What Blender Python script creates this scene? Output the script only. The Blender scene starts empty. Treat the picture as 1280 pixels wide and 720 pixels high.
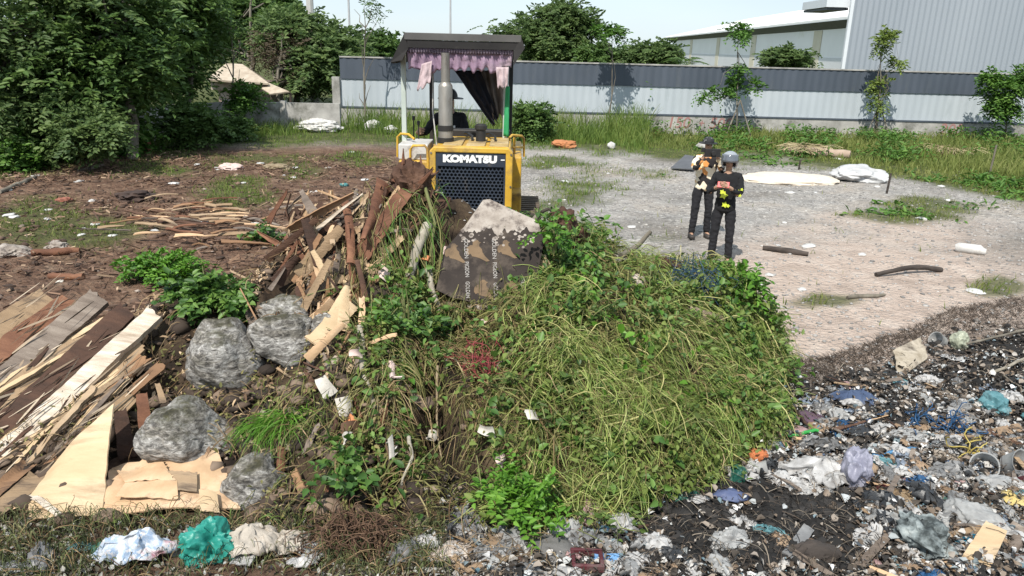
import bpy, bmesh, math, random
import numpy as np
from mathutils import Vector, Matrix, noise

# ---------------------------------------------------------------- camera, sky, sun, exposure
S = bpy.context.scene
COL = S.collection
R_ = math.radians
CAM_H, PITCH, ROLL, FPX = 3.1, 17.5, 1.5, 950.0
CAM = Vector((0, 0, CAM_H))
ROT = Matrix.Rotation(R_(90 - PITCH), 3, 'X') @ Matrix.Rotation(R_(ROLL), 3, 'Z')
cd = bpy.data.cameras.new('camera')
cam = bpy.data.objects.new('camera', cd)
COL.objects.link(cam)
cam.matrix_world = Matrix.Translation(CAM) @ ROT.to_4x4()
cd.sensor_width = 36.0
cd.lens = FPX / 1280 * 36.0
cd.clip_start, cd.clip_end = 0.05, 3000
S.camera = cam

SUN_DIR = Vector((-0.30, -0.72, 1.0)).normalized()      # towards the sun: behind the camera, left, high
w = bpy.data.worlds.new('World')
S.world = w
w.use_nodes = True
nt = w.node_tree
sky = nt.nodes.new('ShaderNodeTexSky')
sky.sky_type = 'NISHITA'
sky.sun_disc = False
sky.sun_elevation = math.asin(SUN_DIR.z)
sky.sun_rotation = math.atan2(SUN_DIR.x, SUN_DIR.y)
sky.air_density, sky.dust_density, sky.ozone_density = 1.0, 0.6, 1.0
bg = nt.nodes['Background']
bg.inputs['Strength'].default_value = 0.10
hz_mix = nt.nodes.new('ShaderNodeMix'); hz_mix.data_type = 'RGBA'            # thin high haze whitens the whole sky
cl_n = nt.nodes.new('ShaderNodeTexNoise'); cl_n.inputs['Scale'].default_value = 2.2; cl_n.inputs['Detail'].default_value = 7
cl_c = nt.nodes.new('ShaderNodeTexCoord'); cl_m = nt.nodes.new('ShaderNodeMapping'); cl_m.inputs['Scale'].default_value = (1, 1, 4)
nt.links.new(cl_c.outputs['Generated'], cl_m.inputs[0]); nt.links.new(cl_m.outputs[0], cl_n.inputs['Vector'])
cl_r = nt.nodes.new('ShaderNodeMapRange'); cl_r.inputs[1].default_value = .35; cl_r.inputs[2].default_value = .68; cl_r.inputs[3].default_value = .70; cl_r.inputs[4].default_value = .92
nt.links.new(cl_n.outputs[0], cl_r.inputs[0]); nt.links.new(cl_r.outputs[0], hz_mix.inputs[0])
nt.links.new(sky.outputs[0], hz_mix.inputs[6]); hz_mix.inputs[7].default_value = (4.4, 5.25, 6.0, 1)
nt.links.new(hz_mix.outputs[2], bg.inputs[0])
ld = bpy.data.lights.new('sun', 'SUN')
ld.energy, ld.angle, ld.color = 3.55, R_(0.6), (1.0, 0.95, 0.87)
sun = bpy.data.objects.new('sun', ld)
COL.objects.link(sun)
sun.location = (-20, -20, 40)
sun.rotation_euler = SUN_DIR.to_track_quat('Z', 'Y').to_euler()
S.view_settings.view_transform = 'Standard'
S.view_settings.look = 'None'
S.view_settings.gamma = 1.0
S.view_settings.exposure = 0.76
S.view_settings.use_curve_mapping = False

rng = np.random.default_rng(7)
random.seed(7)

# ---------------------------------------------------------------- pixel of the photo <-> place in the world
def ray(px, py):
    return ROT @ Vector(((px - 640) / FPX, (360 - py) / FPX, -1))
def at(px, py, Y):
    d = ray(px, py)
    return CAM + d * (Y / d.y)
def gnd(px, py, z=0.0):
    d = ray(px, py)
    return CAM + d * ((z - CAM_H) / d.z)
RT = np.array(ROT.transposed())
def proj(P):
    v = (np.asarray(P, float) - np.array(CAM)) @ RT.T
    d = np.maximum(-v[..., 2], 1e-3)
    return 640 + FPX * v[..., 0] / d, 360 - FPX * v[..., 1] / d

# ---------------------------------------------------------------- tags
def tag(o, label=None, cat=None, group=None, kind=None):
    if label: o['label'] = label
    if cat: o['category'] = cat
    if group: o['group'] = group
    if kind: o['kind'] = kind
    return o
def empty(name, loc, label=None, cat=None, group=None):
    o = bpy.data.objects.new(name, None)
    o.empty_display_size = 0.1
    COL.objects.link(o)
    o.location = loc
    return tag(o, label, cat, group)

# ---------------------------------------------------------------- materials
MATS = {}
def lin(c):
    return (c[0], c[1], c[2], 1.0)
def pbr(name, cols, scale=3.0, rough=0.7, bump=0.0, bscale=30.0, metal=0.0, island=0.0, obj=0.0, stretch=(1, 1, 1),
        transl=0.0, spec=0.4, detail=6.0, dist=0.0, pos=None, trans=0.0, alpha=1.0, coat=0.0, wrange=(0.3, 0.7), glob=False, stain=None):
    """Procedural principled material: a ramp through cols driven by noise (+ per-island and per-object randomness), bump, optional translucency."""
    if name in MATS: return MATS[name]
    m = bpy.data.materials.new(name)
    m.use_nodes = True
    n, l = m.node_tree.nodes, m.node_tree.links
    b = n['Principled BSDF']
    tc = n.new('ShaderNodeTexCoord')
    mp = n.new('ShaderNodeMapping')
    mp.inputs['Scale'].default_value = stretch
    if glob:
        ge = n.new('ShaderNodeNewGeometry'); l.new(ge.outputs['Position'], mp.inputs[0])
    else:
        l.new(tc.outputs['Object'], mp.inputs[0])
    ns = n.new('ShaderNodeTexNoise')
    ns.inputs['Scale'].default_value = scale
    ns.inputs['Detail'].default_value = detail
    ns.inputs['Roughness'].default_value = 0.62
    ns.inputs['Distortion'].default_value = dist
    l.new(mp.outputs[0], ns.inputs['Vector'])
    mr = n.new('ShaderNodeMapRange')
    mr.inputs[1].default_value, mr.inputs[2].default_value = wrange
    l.new(ns.outputs[0], mr.inputs[0])
    fac = mr.outputs[0]
    for amount, kind in ((island, 'i'), (obj, 'o')):
        if amount > 0:
            src = n.new('ShaderNodeNewGeometry').outputs['Random Per Island'] if kind == 'i' else n.new('ShaderNodeObjectInfo').outputs['Random']
            mx = n.new('ShaderNodeMix')
            mx.inputs[0].default_value = amount
            l.new(fac, mx.inputs[2]); l.new(src, mx.inputs[3])
            fac = mx.outputs[0]
    cr = n.new('ShaderNodeValToRGB')
    e = cr.color_ramp.elements
    k = len(cols)
    while len(e) < k: e.new(0.5)
    for i, c in enumerate(cols):
        e[i].position = (pos[i] if pos else (i / max(1, k - 1)))
        e[i].color = lin(c)
    l.new(fac, cr.inputs[0])
    out = cr.outputs[0]
    if stain:                                            # (colour, scale, lo, hi): worn or dirty patches with their own outline
        s2 = n.new('ShaderNodeTexNoise'); s2.inputs['Scale'].default_value = stain[1]; s2.inputs['Detail'].default_value = 8; s2.inputs['Roughness'].default_value = .68
        l.new(mp.outputs[0], s2.inputs['Vector'])
        m2 = n.new('ShaderNodeMapRange'); m2.inputs[1].default_value = stain[2]; m2.inputs[2].default_value = stain[3]
        l.new(s2.outputs[0], m2.inputs[0])
        mx = n.new('ShaderNodeMix'); mx.data_type = 'RGBA'
        l.new(m2.outputs[0], mx.inputs[0]); l.new(out, mx.inputs[6]); mx.inputs[7].default_value = lin(stain[0])
        out = mx.outputs[2]
    l.new(out, b.inputs['Base Color'])
    b.inputs['Roughness'].default_value = rough
    b.inputs['Metallic'].default_value = metal
    b.inputs['Specular IOR Level'].default_value = spec
    b.inputs['Transmission Weight'].default_value = trans
    b.inputs['Alpha'].default_value = alpha
    b.inputs['Coat Weight'].default_value = coat
    if bump > 0:
        nb = n.new('ShaderNodeTexNoise')
        nb.inputs['Scale'].default_value = bscale
        nb.inputs['Detail'].default_value = 8
        nb.inputs['Roughness'].default_value = 0.65
        l.new(mp.outputs[0], nb.inputs['Vector'])
        bp = n.new('ShaderNodeBump')
        bp.inputs['Strength'].default_value = min(1.0, bump)
        bp.inputs['Distance'].default_value = 0.02 * max(1, bump)
        l.new(nb.outputs[0], bp.inputs['Height'])
        l.new(bp.outputs[0], b.inputs['Normal'])
    if transl > 0:
        tr = n.new('ShaderNodeBsdfTranslucent')
        l.new(out, tr.inputs[0])
        ms = n.new('ShaderNodeMixShader')
        ms.inputs[0].default_value = transl
        l.new(b.outputs[0], ms.inputs[1]); l.new(tr.outputs[0], ms.inputs[2])
        l.new(ms.outputs[0], n['Material Output'].inputs['Surface'])
    MATS[name] = m
    return m

# ---------------------------------------------------------------- meshes
def np_mesh(name, V, F, mat, parent=None, smooth=False, origin=None):
    """One mesh object out of numpy vertices (n,3) and equal-sided faces (m,k), given in world coordinates."""
    V = np.asarray(V, np.float32); F = np.asarray(F, np.int32)
    if parent is not None: org = np.array(parent_origin(parent), np.float32)
    elif origin is not None: org = np.array(origin, np.float32)
    else:
        lo, hi = V.min(0), V.max(0); org = np.array([(lo[0] + hi[0]) / 2, (lo[1] + hi[1]) / 2, lo[2]], np.float32)
    me = bpy.data.meshes.new(name)
    me.vertices.add(len(V)); me.vertices.foreach_set('co', (V - org).ravel())
    k = F.shape[1]
    me.loops.add(F.size); me.loops.foreach_set('vertex_index', F.ravel())
    me.polygons.add(len(F)); me.polygons.foreach_set('loop_start', np.arange(0, F.size, k, dtype=np.int32))
    me.update(calc_edges=True)
    if smooth: me.polygons.foreach_set('use_smooth', np.ones(len(F), bool))
    me.validate()
    for mm in (mat if isinstance(mat, (list, tuple)) else [mat]): me.materials.append(mm)
    o = bpy.data.objects.new(name, me)
    COL.objects.link(o)
    if parent is not None: o.parent = parent
    else: o.location = org
    return o
def parent_origin(p):
    v = Vector(p.location)
    while p.parent: p = p.parent; v = v + p.location
    return v

class MB:
    """Collects shapes in world coordinates and links them as ONE mesh object."""
    def __init__(s): s.v, s.f, s.m = [], [], []
    def add(s, V, F, mi=0):
        k = len(s.v)
        s.v += [Vector(p) for p in V]
        s.f += [tuple(i + k for i in q) for q in F]; s.m += [mi] * len(F)
        return s
    def box(s, lo, hi, mi=0, rot=None, piv=None):
        (a, b, c), (d, e, f) = lo, hi
        P = [Vector(p) for p in ((a, b, c), (d, b, c), (d, e, c), (a, e, c), (a, b, f), (d, b, f), (d, e, f), (a, e, f))]
        if rot is not None:
            pv = Vector(piv) if piv is not None else sum(P, Vector()) / 8
            P = [pv + rot @ (p - pv) for p in P]
        return s.add(P, [(0, 3, 2, 1), (4, 5, 6, 7), (0, 1, 5, 4), (1, 2, 6, 5), (2, 3, 7, 6), (3, 0, 4, 7)], mi)
    def tube(s, pts, r, n=8, mi=0, cap=True):
        pts = [Vector(p) for p in pts]
        if not isinstance(r, (list, tuple)): r = [r] * len(pts)
        V, F = [], []
        up = Vector((0.13, 0.31, 0.94))
        for i, p in enumerate(pts):
            t = (pts[min(i + 1, len(pts) - 1)] - pts[max(i - 1, 0)]).normalized()
            a = t.cross(up)
            if a.length < 1e-3: a = t.cross(Vector((1, 0, 0)))
            a.normalize(); b = t.cross(a)
            for k in range(n):
                q = 2 * math.pi * k / n
                V.append(p + (a * math.cos(q) + b * math.sin(q)) * r[i])
        for i in range(len(pts) - 1):
            for k in range(n):
                F.append((i * n + k, i * n + (k + 1) % n, (i + 1) * n + (k + 1) % n, (i + 1) * n + k))
        if cap:
            F.append(tuple(range(n))[::-1]); F.append(tuple((len(pts) - 1) * n + k for k in range(n)))
        return s.add(V, F, mi)
    def prism(s, poly, vec, mi=0):
        k = len(poly); vec = Vector(vec)
        V = [Vector(p) for p in poly] + [Vector(p) + vec for p in poly]
        return s.add(V, [tuple(range(k))[::-1], tuple(range(k, 2 * k))] + [(i, (i + 1) % k, k + (i + 1) % k, k + i) for i in range(k)], mi)
    def build(s, name, mats, parent=None, smooth=0, bevel=0, origin=None):
        me = bpy.data.meshes.new(name)
        if parent is not None: org = parent_origin(parent)
        elif origin is not None: org = Vector(origin)
        else:
            xs = [p.x for p in s.v]; ys = [p.y for p in s.v]
            org = Vector(((min(xs) + max(xs)) / 2, (min(ys) + max(ys)) / 2, min(p.z for p in s.v)))
        me.from_pydata([p - org for p in s.v], [], s.f)
        mats = mats if isinstance(mats, (list, tuple)) else [mats]
        for m in mats: me.materials.append(m)
        if len(mats) > 1: me.polygons.foreach_set('material_index', s.m)
        bm = bmesh.new(); bm.from_mesh(me)
        bmesh.ops.recalc_face_normals(bm, faces=bm.faces)
        bm.to_mesh(me); bm.free()
        if smooth:
            me.polygons.foreach_set('use_smooth', [True] * len(me.polygons))
            me.set_sharp_from_angle(angle=R_(smooth))
        o = bpy.data.objects.new(name, me)
        COL.objects.link(o)
        if parent is not None: o.parent = parent
        else: o.location = org
        if bevel:
            b = o.modifiers.new('bevel', 'BEVEL'); b.width = bevel; b.segments = 2; b.limit_method = 'ANGLE'
        return o

def copy_tree(o, parent=None):
    c = o.copy(); COL.objects.link(c)
    if parent is not None: c.parent = parent
    for ch in o.children: copy_tree(ch, c)
    return c

def nz(x, y, z=0.0): return noise.noise(Vector((x, y, z)))
def fbm(x, y, z=0.0, o=4): return noise.fractal(Vector((x, y, z)), 0.9, 2.1, o)
def unit(a): return a / np.maximum(np.linalg.norm(a, axis=-1, keepdims=True), 1e-9)

def ribbons(P, W, side=None):
    """Flat tapering strips along P (n,k,3) of widths W (n,k): vertices and quads."""
    P = np.asarray(P, float); n, k, _ = P.shape
    T = unit(np.gradient(P, axis=1))
    if side is None:
        rv = rng.normal(size=(n, 1, 3))
        side = unit(np.cross(T, np.broadcast_to(rv, P.shape)))
    else: side = np.broadcast_to(side, P.shape)
    A = P - side * W[..., None] / 2; B = P + side * W[..., None] / 2
    V = np.stack([A, B], 2).reshape(-1, 3)
    base = (np.arange(n) * k * 2)[:, None]; j = np.arange(k - 1)[None] * 2
    a = base + j
    F = np.stack([a, a + 1, a + 3, a + 2], -1).reshape(-1, 4)
    return V, F
def leaves(C, D, N, L, Wd, fold=0.18):
    """Leaf-shaped pairs of quads with a folded midrib at C pointing along D with normal N."""
    C = np.asarray(C, float); D = unit(D); Sd = unit(np.cross(D, N)); N = np.cross(Sd, D)
    L = np.asarray(L).reshape(-1, 1); Wd = np.asarray(Wd).reshape(-1, 1)
    b = C; t = C + D * L - N * L * .12
    q1, q2 = C + D * L * .3, C + D * L * .68
    up = N * Wd * fold
    l1, l2 = q1 - Sd * Wd * .5 + up, q2 - Sd * Wd * .36 + up
    r1, r2 = q1 + Sd * Wd * .5 + up, q2 + Sd * Wd * .36 + up
    V = np.stack([b, l1, l2, t, r2, r1], 1).reshape(-1, 3)
    i = (np.arange(len(C)) * 6)[:, None]
    F = np.concatenate([i + np.array([[0, 3, 2, 1]]), i + np.array([[0, 5, 4, 3]])], 1).reshape(-1, 4)
    return V, F
_ico = {}
def ico(sub):
    if sub not in _ico:
        bm = bmesh.new(); bmesh.ops.create_icosphere(bm, subdivisions=sub, radius=1)
        _ico[sub] = (np.array([v.co[:] for v in bm.verts]), np.array([[v.index for v in f.verts] for f in bm.faces])); bm.free()
    return _ico[sub]
def rocks(C, sz, sub=1, flat=.65, jit=.25):
    """Many small angular stones as one mesh."""
    V0, F0 = ico(sub); n = len(C)
    J = 1 + rng.uniform(-jit, jit, (n, len(V0), 1))
    sc = np.stack([rng.uniform(.7, 1.3, n), rng.uniform(.7, 1.3, n), rng.uniform(.4, 1.0, n) * flat], 1)
    a = rng.uniform(0, 6.28, n); ca, sa = np.cos(a), np.sin(a)
    V = V0[None] * J * sc[:, None] * np.asarray(sz).reshape(-1, 1, 1)
    V = np.stack([V[..., 0] * ca[:, None] - V[..., 1] * sa[:, None], V[..., 0] * sa[:, None] + V[..., 1] * ca[:, None], V[..., 2]], -1)
    V = V + np.asarray(C)[:, None]
    F = F0[None] + (np.arange(n) * len(V0))[:, None, None]
    return V.reshape(-1, 3), F.reshape(-1, 3)
def cat_vf(parts):
    V, F, k = [], [], 0
    for v, f in parts: V.append(v); F.append(f + k); k += len(v)
    return np.concatenate(V), np.concatenate(F)
# ================================================================ SETTING: ground
def sstep(a, b, x):
    t = np.clip((x - a) / (b - a), 0, 1); return t * t * (3 - 2 * t)
def vnoise(X, Y, s, seed=0):
    """Cheap smooth value noise on arrays."""
    r = np.random.default_rng(seed).random((64, 64))
    x, y = np.asarray(X) / s + 1000, np.asarray(Y) / s + 1000
    i, j = np.floor(x).astype(int), np.floor(y).astype(int)
    u, v = x - i, y - j; u = u * u * (3 - 2 * u); v = v * v * (3 - 2 * v)
    g = lambda a, b: r[a % 64, b % 64]
    return (g(i, j) * (1 - u) + g(i + 1, j) * u) * (1 - v) + (g(i, j + 1) * (1 - u) + g(i + 1, j + 1) * u) * v
def fnoise(X, Y, s, seed=0, o=4):
    t, a, tot = 0, 1.0, 0
    for k in range(o):
        t = t + a * vnoise(X, Y, s / 2 ** k, seed + k); tot += a; a *= .55
    return t / tot
VERGE_X = [-200, 0, 170, 300, 480, 650, 800, 900, 1000, 1150, 1280, 1500]
VERGE_Y = [240, 215, 192, 178, 180, 184, 192, 198, 206, 226, 250, 290]
def zones(X, Y):
    """Weights (dirt, grass, ash, sand) of the ground at world x, y."""
    px, py = proj(np.stack([X, Y, np.zeros_like(X)], -1))
    n1, n2 = fnoise(X, Y, 2.5, 3), fnoise(X, Y, .7, 9)
    w = (n1 - .5) * 60 + (n2 - .5) * 30
    dirt = sstep(640, 500, px + 2.5 * w) * sstep(170, 190, py)
    vy = np.interp(px, VERGE_X, VERGE_Y)
    grass = sstep(10, -8, py - vy + w * .45)
    for cx, cy, rx, ry in ((720, 234, 70, 24), (815, 300, 40, 14), (690, 205, 40, 12), (1150, 258, 60, 12), (1040, 376, 40, 8), (1245, 356, 25, 10), (300, 235, 40, 18), (100, 300, 80, 20), (200, 212, 60, 10), (330, 196, 80, 10), (40, 270, 50, 14), (380, 215, 30, 12), (450, 200, 50, 12), (960, 190, 60, 8)):
        grass = np.maximum(grass, .85 * sstep(1.35, .25, np.hypot((px - cx) / rx, (py - cy) / ry) + w * .05))
    line = np.where(px > 960, np.interp(px, [960, 1050, 1120, 1180, 1230, 1280, 1400], [482, 470, 446, 420, 404, 398, 385]), 560)
    ash = sstep(-24, 26, py - line + w * .9) * (1 - .8 * sstep(600, 480, px + w))
    sand = sstep(1.25, .5, np.hypot((px - 1070) / 270, (py - 378) / 105) + w * .014)
    return dirt, grass, ash, sand
def axis(*segs):
    out = []
    for a, b, st in segs: out += list(np.arange(a, b, st))
    return np.array(out + [segs[-1][1]])
gx = axis((-420, -60, 40), (-60, -18, 2), (-18, -5, .16), (-5, 8, .075), (8, 24, .16), (24, 60, 3), (60, 420, 40))
gy = axis((-30, 3, 3), (3, 10, .07), (10, 34, .16), (34, 60, 2), (60, 900, 60))
GX, GY = np.meshgrid(gx, gy)
def gz(X, Y):
    dirt, grass, ash, sand = zones(X, Y)
    near = sstep(60, 34, np.hypot(X, Y))
    z = (fnoise(X, Y, 3.0, 21) - .5) * .10 + (fnoise(X, Y, .5, 31) - .5) * .035
    z = z + dirt * (fnoise(X, Y, .35, 41) - .5) * .10 + ash * ((fnoise(X, Y, .6, 51) - .5) * .16 + (fnoise(X, Y, .16, 61) - .5) * .07)
    return z * near
GZ = gz(GX, GY)
nx_, ny_ = len(gx), len(gy)
idx = np.arange(nx_ * ny_).reshape(ny_, nx_)
GF = np.stack([idx[:-1, :-1], idx[:-1, 1:], idx[1:, 1:], idx[1:, :-1]], -1).reshape(-1, 4)

gm = bpy.data.materials.new('lot_ground'); gm.use_nodes = True
n, l = gm.node_tree.nodes, gm.node_tree.links
def N(t, **k):
    q = n.new('ShaderNode' + t)
    for a, b in k.items(): setattr(q, a, b)
    return q
geo = N('NewGeometry')
def gnoise(scale, detail=8, rough=.65):
    q = N('TexNoise'); q.inputs['Scale'].default_value = scale; q.inputs['Detail'].default_value = detail; q.inputs['Roughness'].default_value = rough
    l.new(geo.outputs['Position'], q.inputs['Vector']); return q.outputs[0]
def gramp(src, stops):
    q = N('ValToRGB'); e = q.color_ramp.elements
    while len(e) < len(stops): e.new(.5)
    for i, (p, c) in enumerate(stops): e[i].position = p; e[i].color = lin(c)
    l.new(src, q.inputs[0]); return q.outputs[0]
def gmix(f, a, b):
    q = N('Mix', data_type='RGBA'); l.new(f, q.inputs[0]); l.new(a, q.inputs[6]); l.new(b, q.inputs[7]); return q.outputs[2]
vor = N('TexVoronoi'); vor.inputs['Scale'].default_value = 16; l.new(geo.outputs['Position'], vor.inputs['Vector'])
vorc = N('SeparateColor'); l.new(vor.outputs['Color'], vorc.inputs[0])
stone = gramp(vorc.outputs[0], [(0, (.18, .17, .16)), (.5, (.30, .285, .265)), (.85, (.40, .38, .355)), (1, (.62, .6, .56))])
patch = gramp(gnoise(.9), [(.3, (.22, .21, .20)), (.5, (.34, .32, .30)), (.7, (.42, .38, .34))])
patch2 = gramp(gnoise(.28, 4), [(.35, (.62, .60, .57)), (.5, (1, 1, 1)), (.65, (1.0, .93, .85))])
gravel = gmix(gramp(gnoise(3.5), [(.35, (0, 0, 0)), (.6, (.8, .8, .8))]), patch, stone)
sandc = gramp(gnoise(2.2), [(.3, (.33, .26, .215)), (.5, (.46, .37, .31)), (.72, (.54, .46, .395))])
dirtc = gramp(gnoise(2.6, 10, .75), [(.28, (.035, .025, .019)), (.43, (.10, .058, .04)), (.55, (.175, .11, .075)), (.66, (.24, .175, .125)), (.8, (.34, .27, .2))])
grassc = gramp(gnoise(3.0), [(.3, (.035, .045, .016)), (.5, (.075, .09, .03)), (.7, (.14, .13, .06))])
ashc = gramp(gnoise(5.0, 10, .8), [(.3, (.012, .011, .011)), (.47, (.022, .02, .02)), (.6, (.05, .045, .042)), (.75, (.11, .10, .09))])
att = N('Attribute'); att.attribute_name = 'zone'
sp = N('SeparateColor'); l.new(att.outputs['Color'], sp.inputs[0])
gmul = N('Mix', data_type='RGBA', blend_type='MULTIPLY'); gmul.inputs[0].default_value = 1; l.new(gravel, gmul.inputs[6]); l.new(patch2, gmul.inputs[7])
c = gmix(att.outputs['Alpha'], gmul.outputs[2], sandc)
c = gmix(sp.outputs[0], c, dirtc)
c = gmix(sp.outputs[1], c, grassc)
c = gmix(sp.outputs[2], c, ashc)
bs = n['Principled BSDF']; bs.inputs['Roughness'].default_value = .95; bs.inputs['Specular IOR Level'].default_value = .15
l.new(c, bs.inputs['Base Color'])
bp = N('Bump'); bp.inputs['Strength'].default_value = .9; bp.inputs['Distance'].default_value = .05
add = N('Math', operation='ADD'); l.new(gnoise(14, 8, .75), add.inputs[0]); l.new(vor.outputs['Distance'], add.inputs[1])
l.new(add.outputs[0], bp.inputs['Height']); l.new(bp.outputs[0], bs.inputs['Normal'])
ground = np_mesh('ground', np.stack([GX, GY, GZ], -1).reshape(-1, 3), GF, gm, smooth=True, origin=(0, 0, 0))
ground['kind'] = 'structure'
zd, zg, za, zs = zones(GX.ravel(), GY.ravel())
ca = ground.data.color_attributes.new('zone', 'FLOAT_COLOR', 'POINT')
ca.data.foreach_set('color', np.stack([zd, zg, za, zs], -1).astype(np.float32).ravel())

# ================================================================ the pushed-up heap the rubbish lies on
HP = [(-80, 600, 5.0), (-80, 480, 5.9), (0, 540, 5.4), (100, 470, 6.0), (200, 385, 6.6), (300, 365, 6.8), (400, 285, 7.1), (470, 243, 7.35), (530, 240, 7.4), (610, 268, 7.4), (700, 292, 7.5),
      (780, 325, 7.6), (860, 342, 7.6), (910, 348, 7.6), (948, 392, 7.3), (250, 490, 5.7), (130, 570, 5.0), (230, 600, 4.75), (350, 510, 5.45), (450, 460, 5.62), (550, 460, 5.6), (650, 455, 5.6), (750, 455, 5.7),
      (850, 455, 5.95), (930, 460, 6.38), (330, 600, 4.82), (450, 580, 4.74), (600, 580, 4.72), (750, 560, 4.88), (850, 540, 5.22), (930, 520, 5.68), (530, 355, 6.75), (700, 365, 6.75), (820, 385, 6.9), (420, 380, 6.5)]
hp = [tuple(at(*q)) for q in HP]
hp += [tuple(gnd(*q, -.03)) for q in ((-200, 690), (0, 688), (150, 688), (300, 686), (450, 680), (600, 680), (700, 674), (800, 648), (875, 612), (930, 568), (962, 510), (968, 455), (960, 425))]
hp += [(-4.6, 6.4, .1), (-4.2, 7.6, 0), (-3.0, 8.2, .1), (-2.2, 8.6, .3), (-1.2, 8.9, .5), (-.3, 9.0, .5), (.5, 8.9, .45), (1.3, 8.7, .2), (2.1, 8.5, .05), (2.9, 8.0, 0), (-.4, 8.2, .9), (.7, 8.1, .75), (-1.4, 8.2, .8), (1.6, 8.1, .4)]
hp += [(-2.2, 10.5, 0), (.8, 10.5, 0), (-.7, 11, .25), (2.5, 9.5, -.03)]
ang = np.linspace(0, 2 * math.pi, 40, endpoint=False)
hp += [(-.6 + 5.6 * math.cos(a), 7.4 + 4.4 * math.sin(a), -.2) for a in ang]
hp = np.array(hp)
D = np.linalg.norm(hp[:, None, :2] - hp[None, :, :2], axis=-1)
coef = np.linalg.solve(D + np.eye(len(hp)) * .02, hp[:, 2])
HX, HY = np.arange(-5.4, 3.9, .045), np.arange(3.6, 11.4, .045)
MX, MY = np.meshgrid(HX, HY)
HZ = np.zeros_like(MX)
for q, cf in zip(hp, coef): HZ += cf * np.hypot(MX - q[0], MY - q[1])
rough = sstep(.02, .4, HZ)
HZ = HZ + rough * ((fnoise(MX, MY, .7, 71) - .5) * .42 + (fnoise(MX, MY, .25, 81) - .5) * .22)
CLEFT = np.zeros_like(HZ)
tp = at(605, 372, 6.2); HZ -= .24 * np.exp(-((MX - tp.x) / .42) ** 2 - ((MY - tp.y) / .38) ** 2)      # hollow the printed board stands in
for cx, cy, cY, wx, wy, dp in ((548, 530, 5.05, .12, .45, .75), (470, 600, 4.75, .09, .25, .25), (440, 500, 5.3, .07, .3, .2), (600, 590, 4.75, .08, .2, .2), (165, 545, 5.15, .16, .35, .22), (395, 470, 5.55, .10, .25, .16), (620, 600, 4.75, .10, .2, .12), (360, 345, 6.6, .18, .25, .2), (700, 560, 4.9, .08, .25, .14), (860, 470, 5.8, .1, .3, .14), (780, 400, 6.2, .12, .25, .14)):
    tp = at(cx, cy, cY)                                   # dark clefts where the pushed stuff has split apart
    cf_ = np.exp(-((MX - tp.x + .25 * (MY - tp.y) + .05 * np.sin(MY * 9)) / wx) ** 2 - ((MY - tp.y) / wy) ** 2); HZ -= dp * cf_; CLEFT = np.maximum(CLEFT, cf_ * (1 if dp > .15 else .7))
HZ = np.where(HZ < 0, HZ - .05, HZ)
DX, DY = np.gradient(HZ, HX, axis=1), np.gradient(HZ, HY, axis=0)
def bil(A, x, y):
    i = np.clip((x - HX[0]) / .045, 0, len(HX) - 2.001); j = np.clip((y - HY[0]) / .045, 0, len(HY) - 2.001)
    a, b = i.astype(int), j.astype(int); u, v = i - a, j - b
    return (A[b, a] * (1 - u) + A[b, a + 1] * u) * (1 - v) + (A[b + 1, a] * (1 - u) + A[b + 1, a + 1] * u) * v
def inheap(x, y): return (x > HX[0]) & (x < HX[-1]) & (y > HY[0]) & (y < HY[-1])
def gzi(x, y):
    i = np.clip(np.searchsorted(gx, x) - 1, 0, nx_ - 2); j = np.clip(np.searchsorted(gy, y) - 1, 0, ny_ - 2)
    u, v = (x - gx[i]) / (gx[i + 1] - gx[i]), (y - gy[j]) / (gy[j + 1] - gy[j])
    return (GZ[j, i] * (1 - u) + GZ[j, i + 1] * u) * (1 - v) + (GZ[j + 1, i] * (1 - u) + GZ[j + 1, i + 1] * u) * v
def height(x, y):
    x, y = np.asarray(x, float), np.asarray(y, float)
    return np.maximum(gzi(x, y), np.where(inheap(x, y), bil(HZ, x, y), -9))
def normal(x, y):
    x, y = np.asarray(x, float), np.asarray(y, float)
    on = inheap(x, y) & (bil(HZ, x, y) > .02)
    return unit(np.stack([np.where(on, -bil(DX, x, y), 0), np.where(on, -bil(DY, x, y), 0), np.ones_like(x)], -1))
def surf(px, py, far=40.0):
    """Points of heap or ground that the pixels (px, py) show."""
    px, py = np.atleast_1d(np.asarray(px, float)), np.atleast_1d(np.asarray(py, float))
    d = np.stack([(px - 640) / FPX, (360 - py) / FPX, -np.ones_like(px)], -1) @ np.array(ROT).T
    d = d / d[:, 1:2]
    t = np.concatenate([np.arange(3.4, 10.5, .04), np.linspace(10.5, far, 120)])
    P = np.array(CAM) + d[:, None] * t[None, :, None]
    hz = np.where(inheap(P[..., 0], P[..., 1]), bil(HZ, P[..., 0], P[..., 1]), 0)
    hit = P[..., 2] <= np.maximum(hz, 0)
    k = np.where(hit.any(1), hit.argmax(1), -1)
    Q = P[np.arange(len(px)), k].copy()
    Q[:, 2] = height(Q[:, 0], Q[:, 1])
    return Q
def SP(px, py, lift=0.0):
    q = surf(px, py)[0]
    return Vector(q) + Vector(normal(q[0], q[1])) * lift
def HP_(px, py, lift=0.0):
    q = SP(px, py, lift)
    return q if q.y < 7.75 else at(px, py, 7.42)
earth = pbr('heap_earth', [(.014, .011, .009), (.032, .023, .017), (.065, .046, .03), (.12, .09, .055)], 4, .95, .9, 25, glob=True, spec=.1)
hv = np.stack([MX, MY, HZ], -1).reshape(-1, 3)
ii = np.arange(MX.size).reshape(MX.shape)
hf = np.stack([ii[:-1, :-1], ii[:-1, 1:], ii[1:, 1:], ii[1:, :-1]], -1).reshape(-1, 4)
hf = hf[(hv[hf][:, :, 2] > -.2).any(1)]
used = np.unique(hf); remap = np.zeros(len(hv), int); remap[used] = np.arange(len(used))
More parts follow.
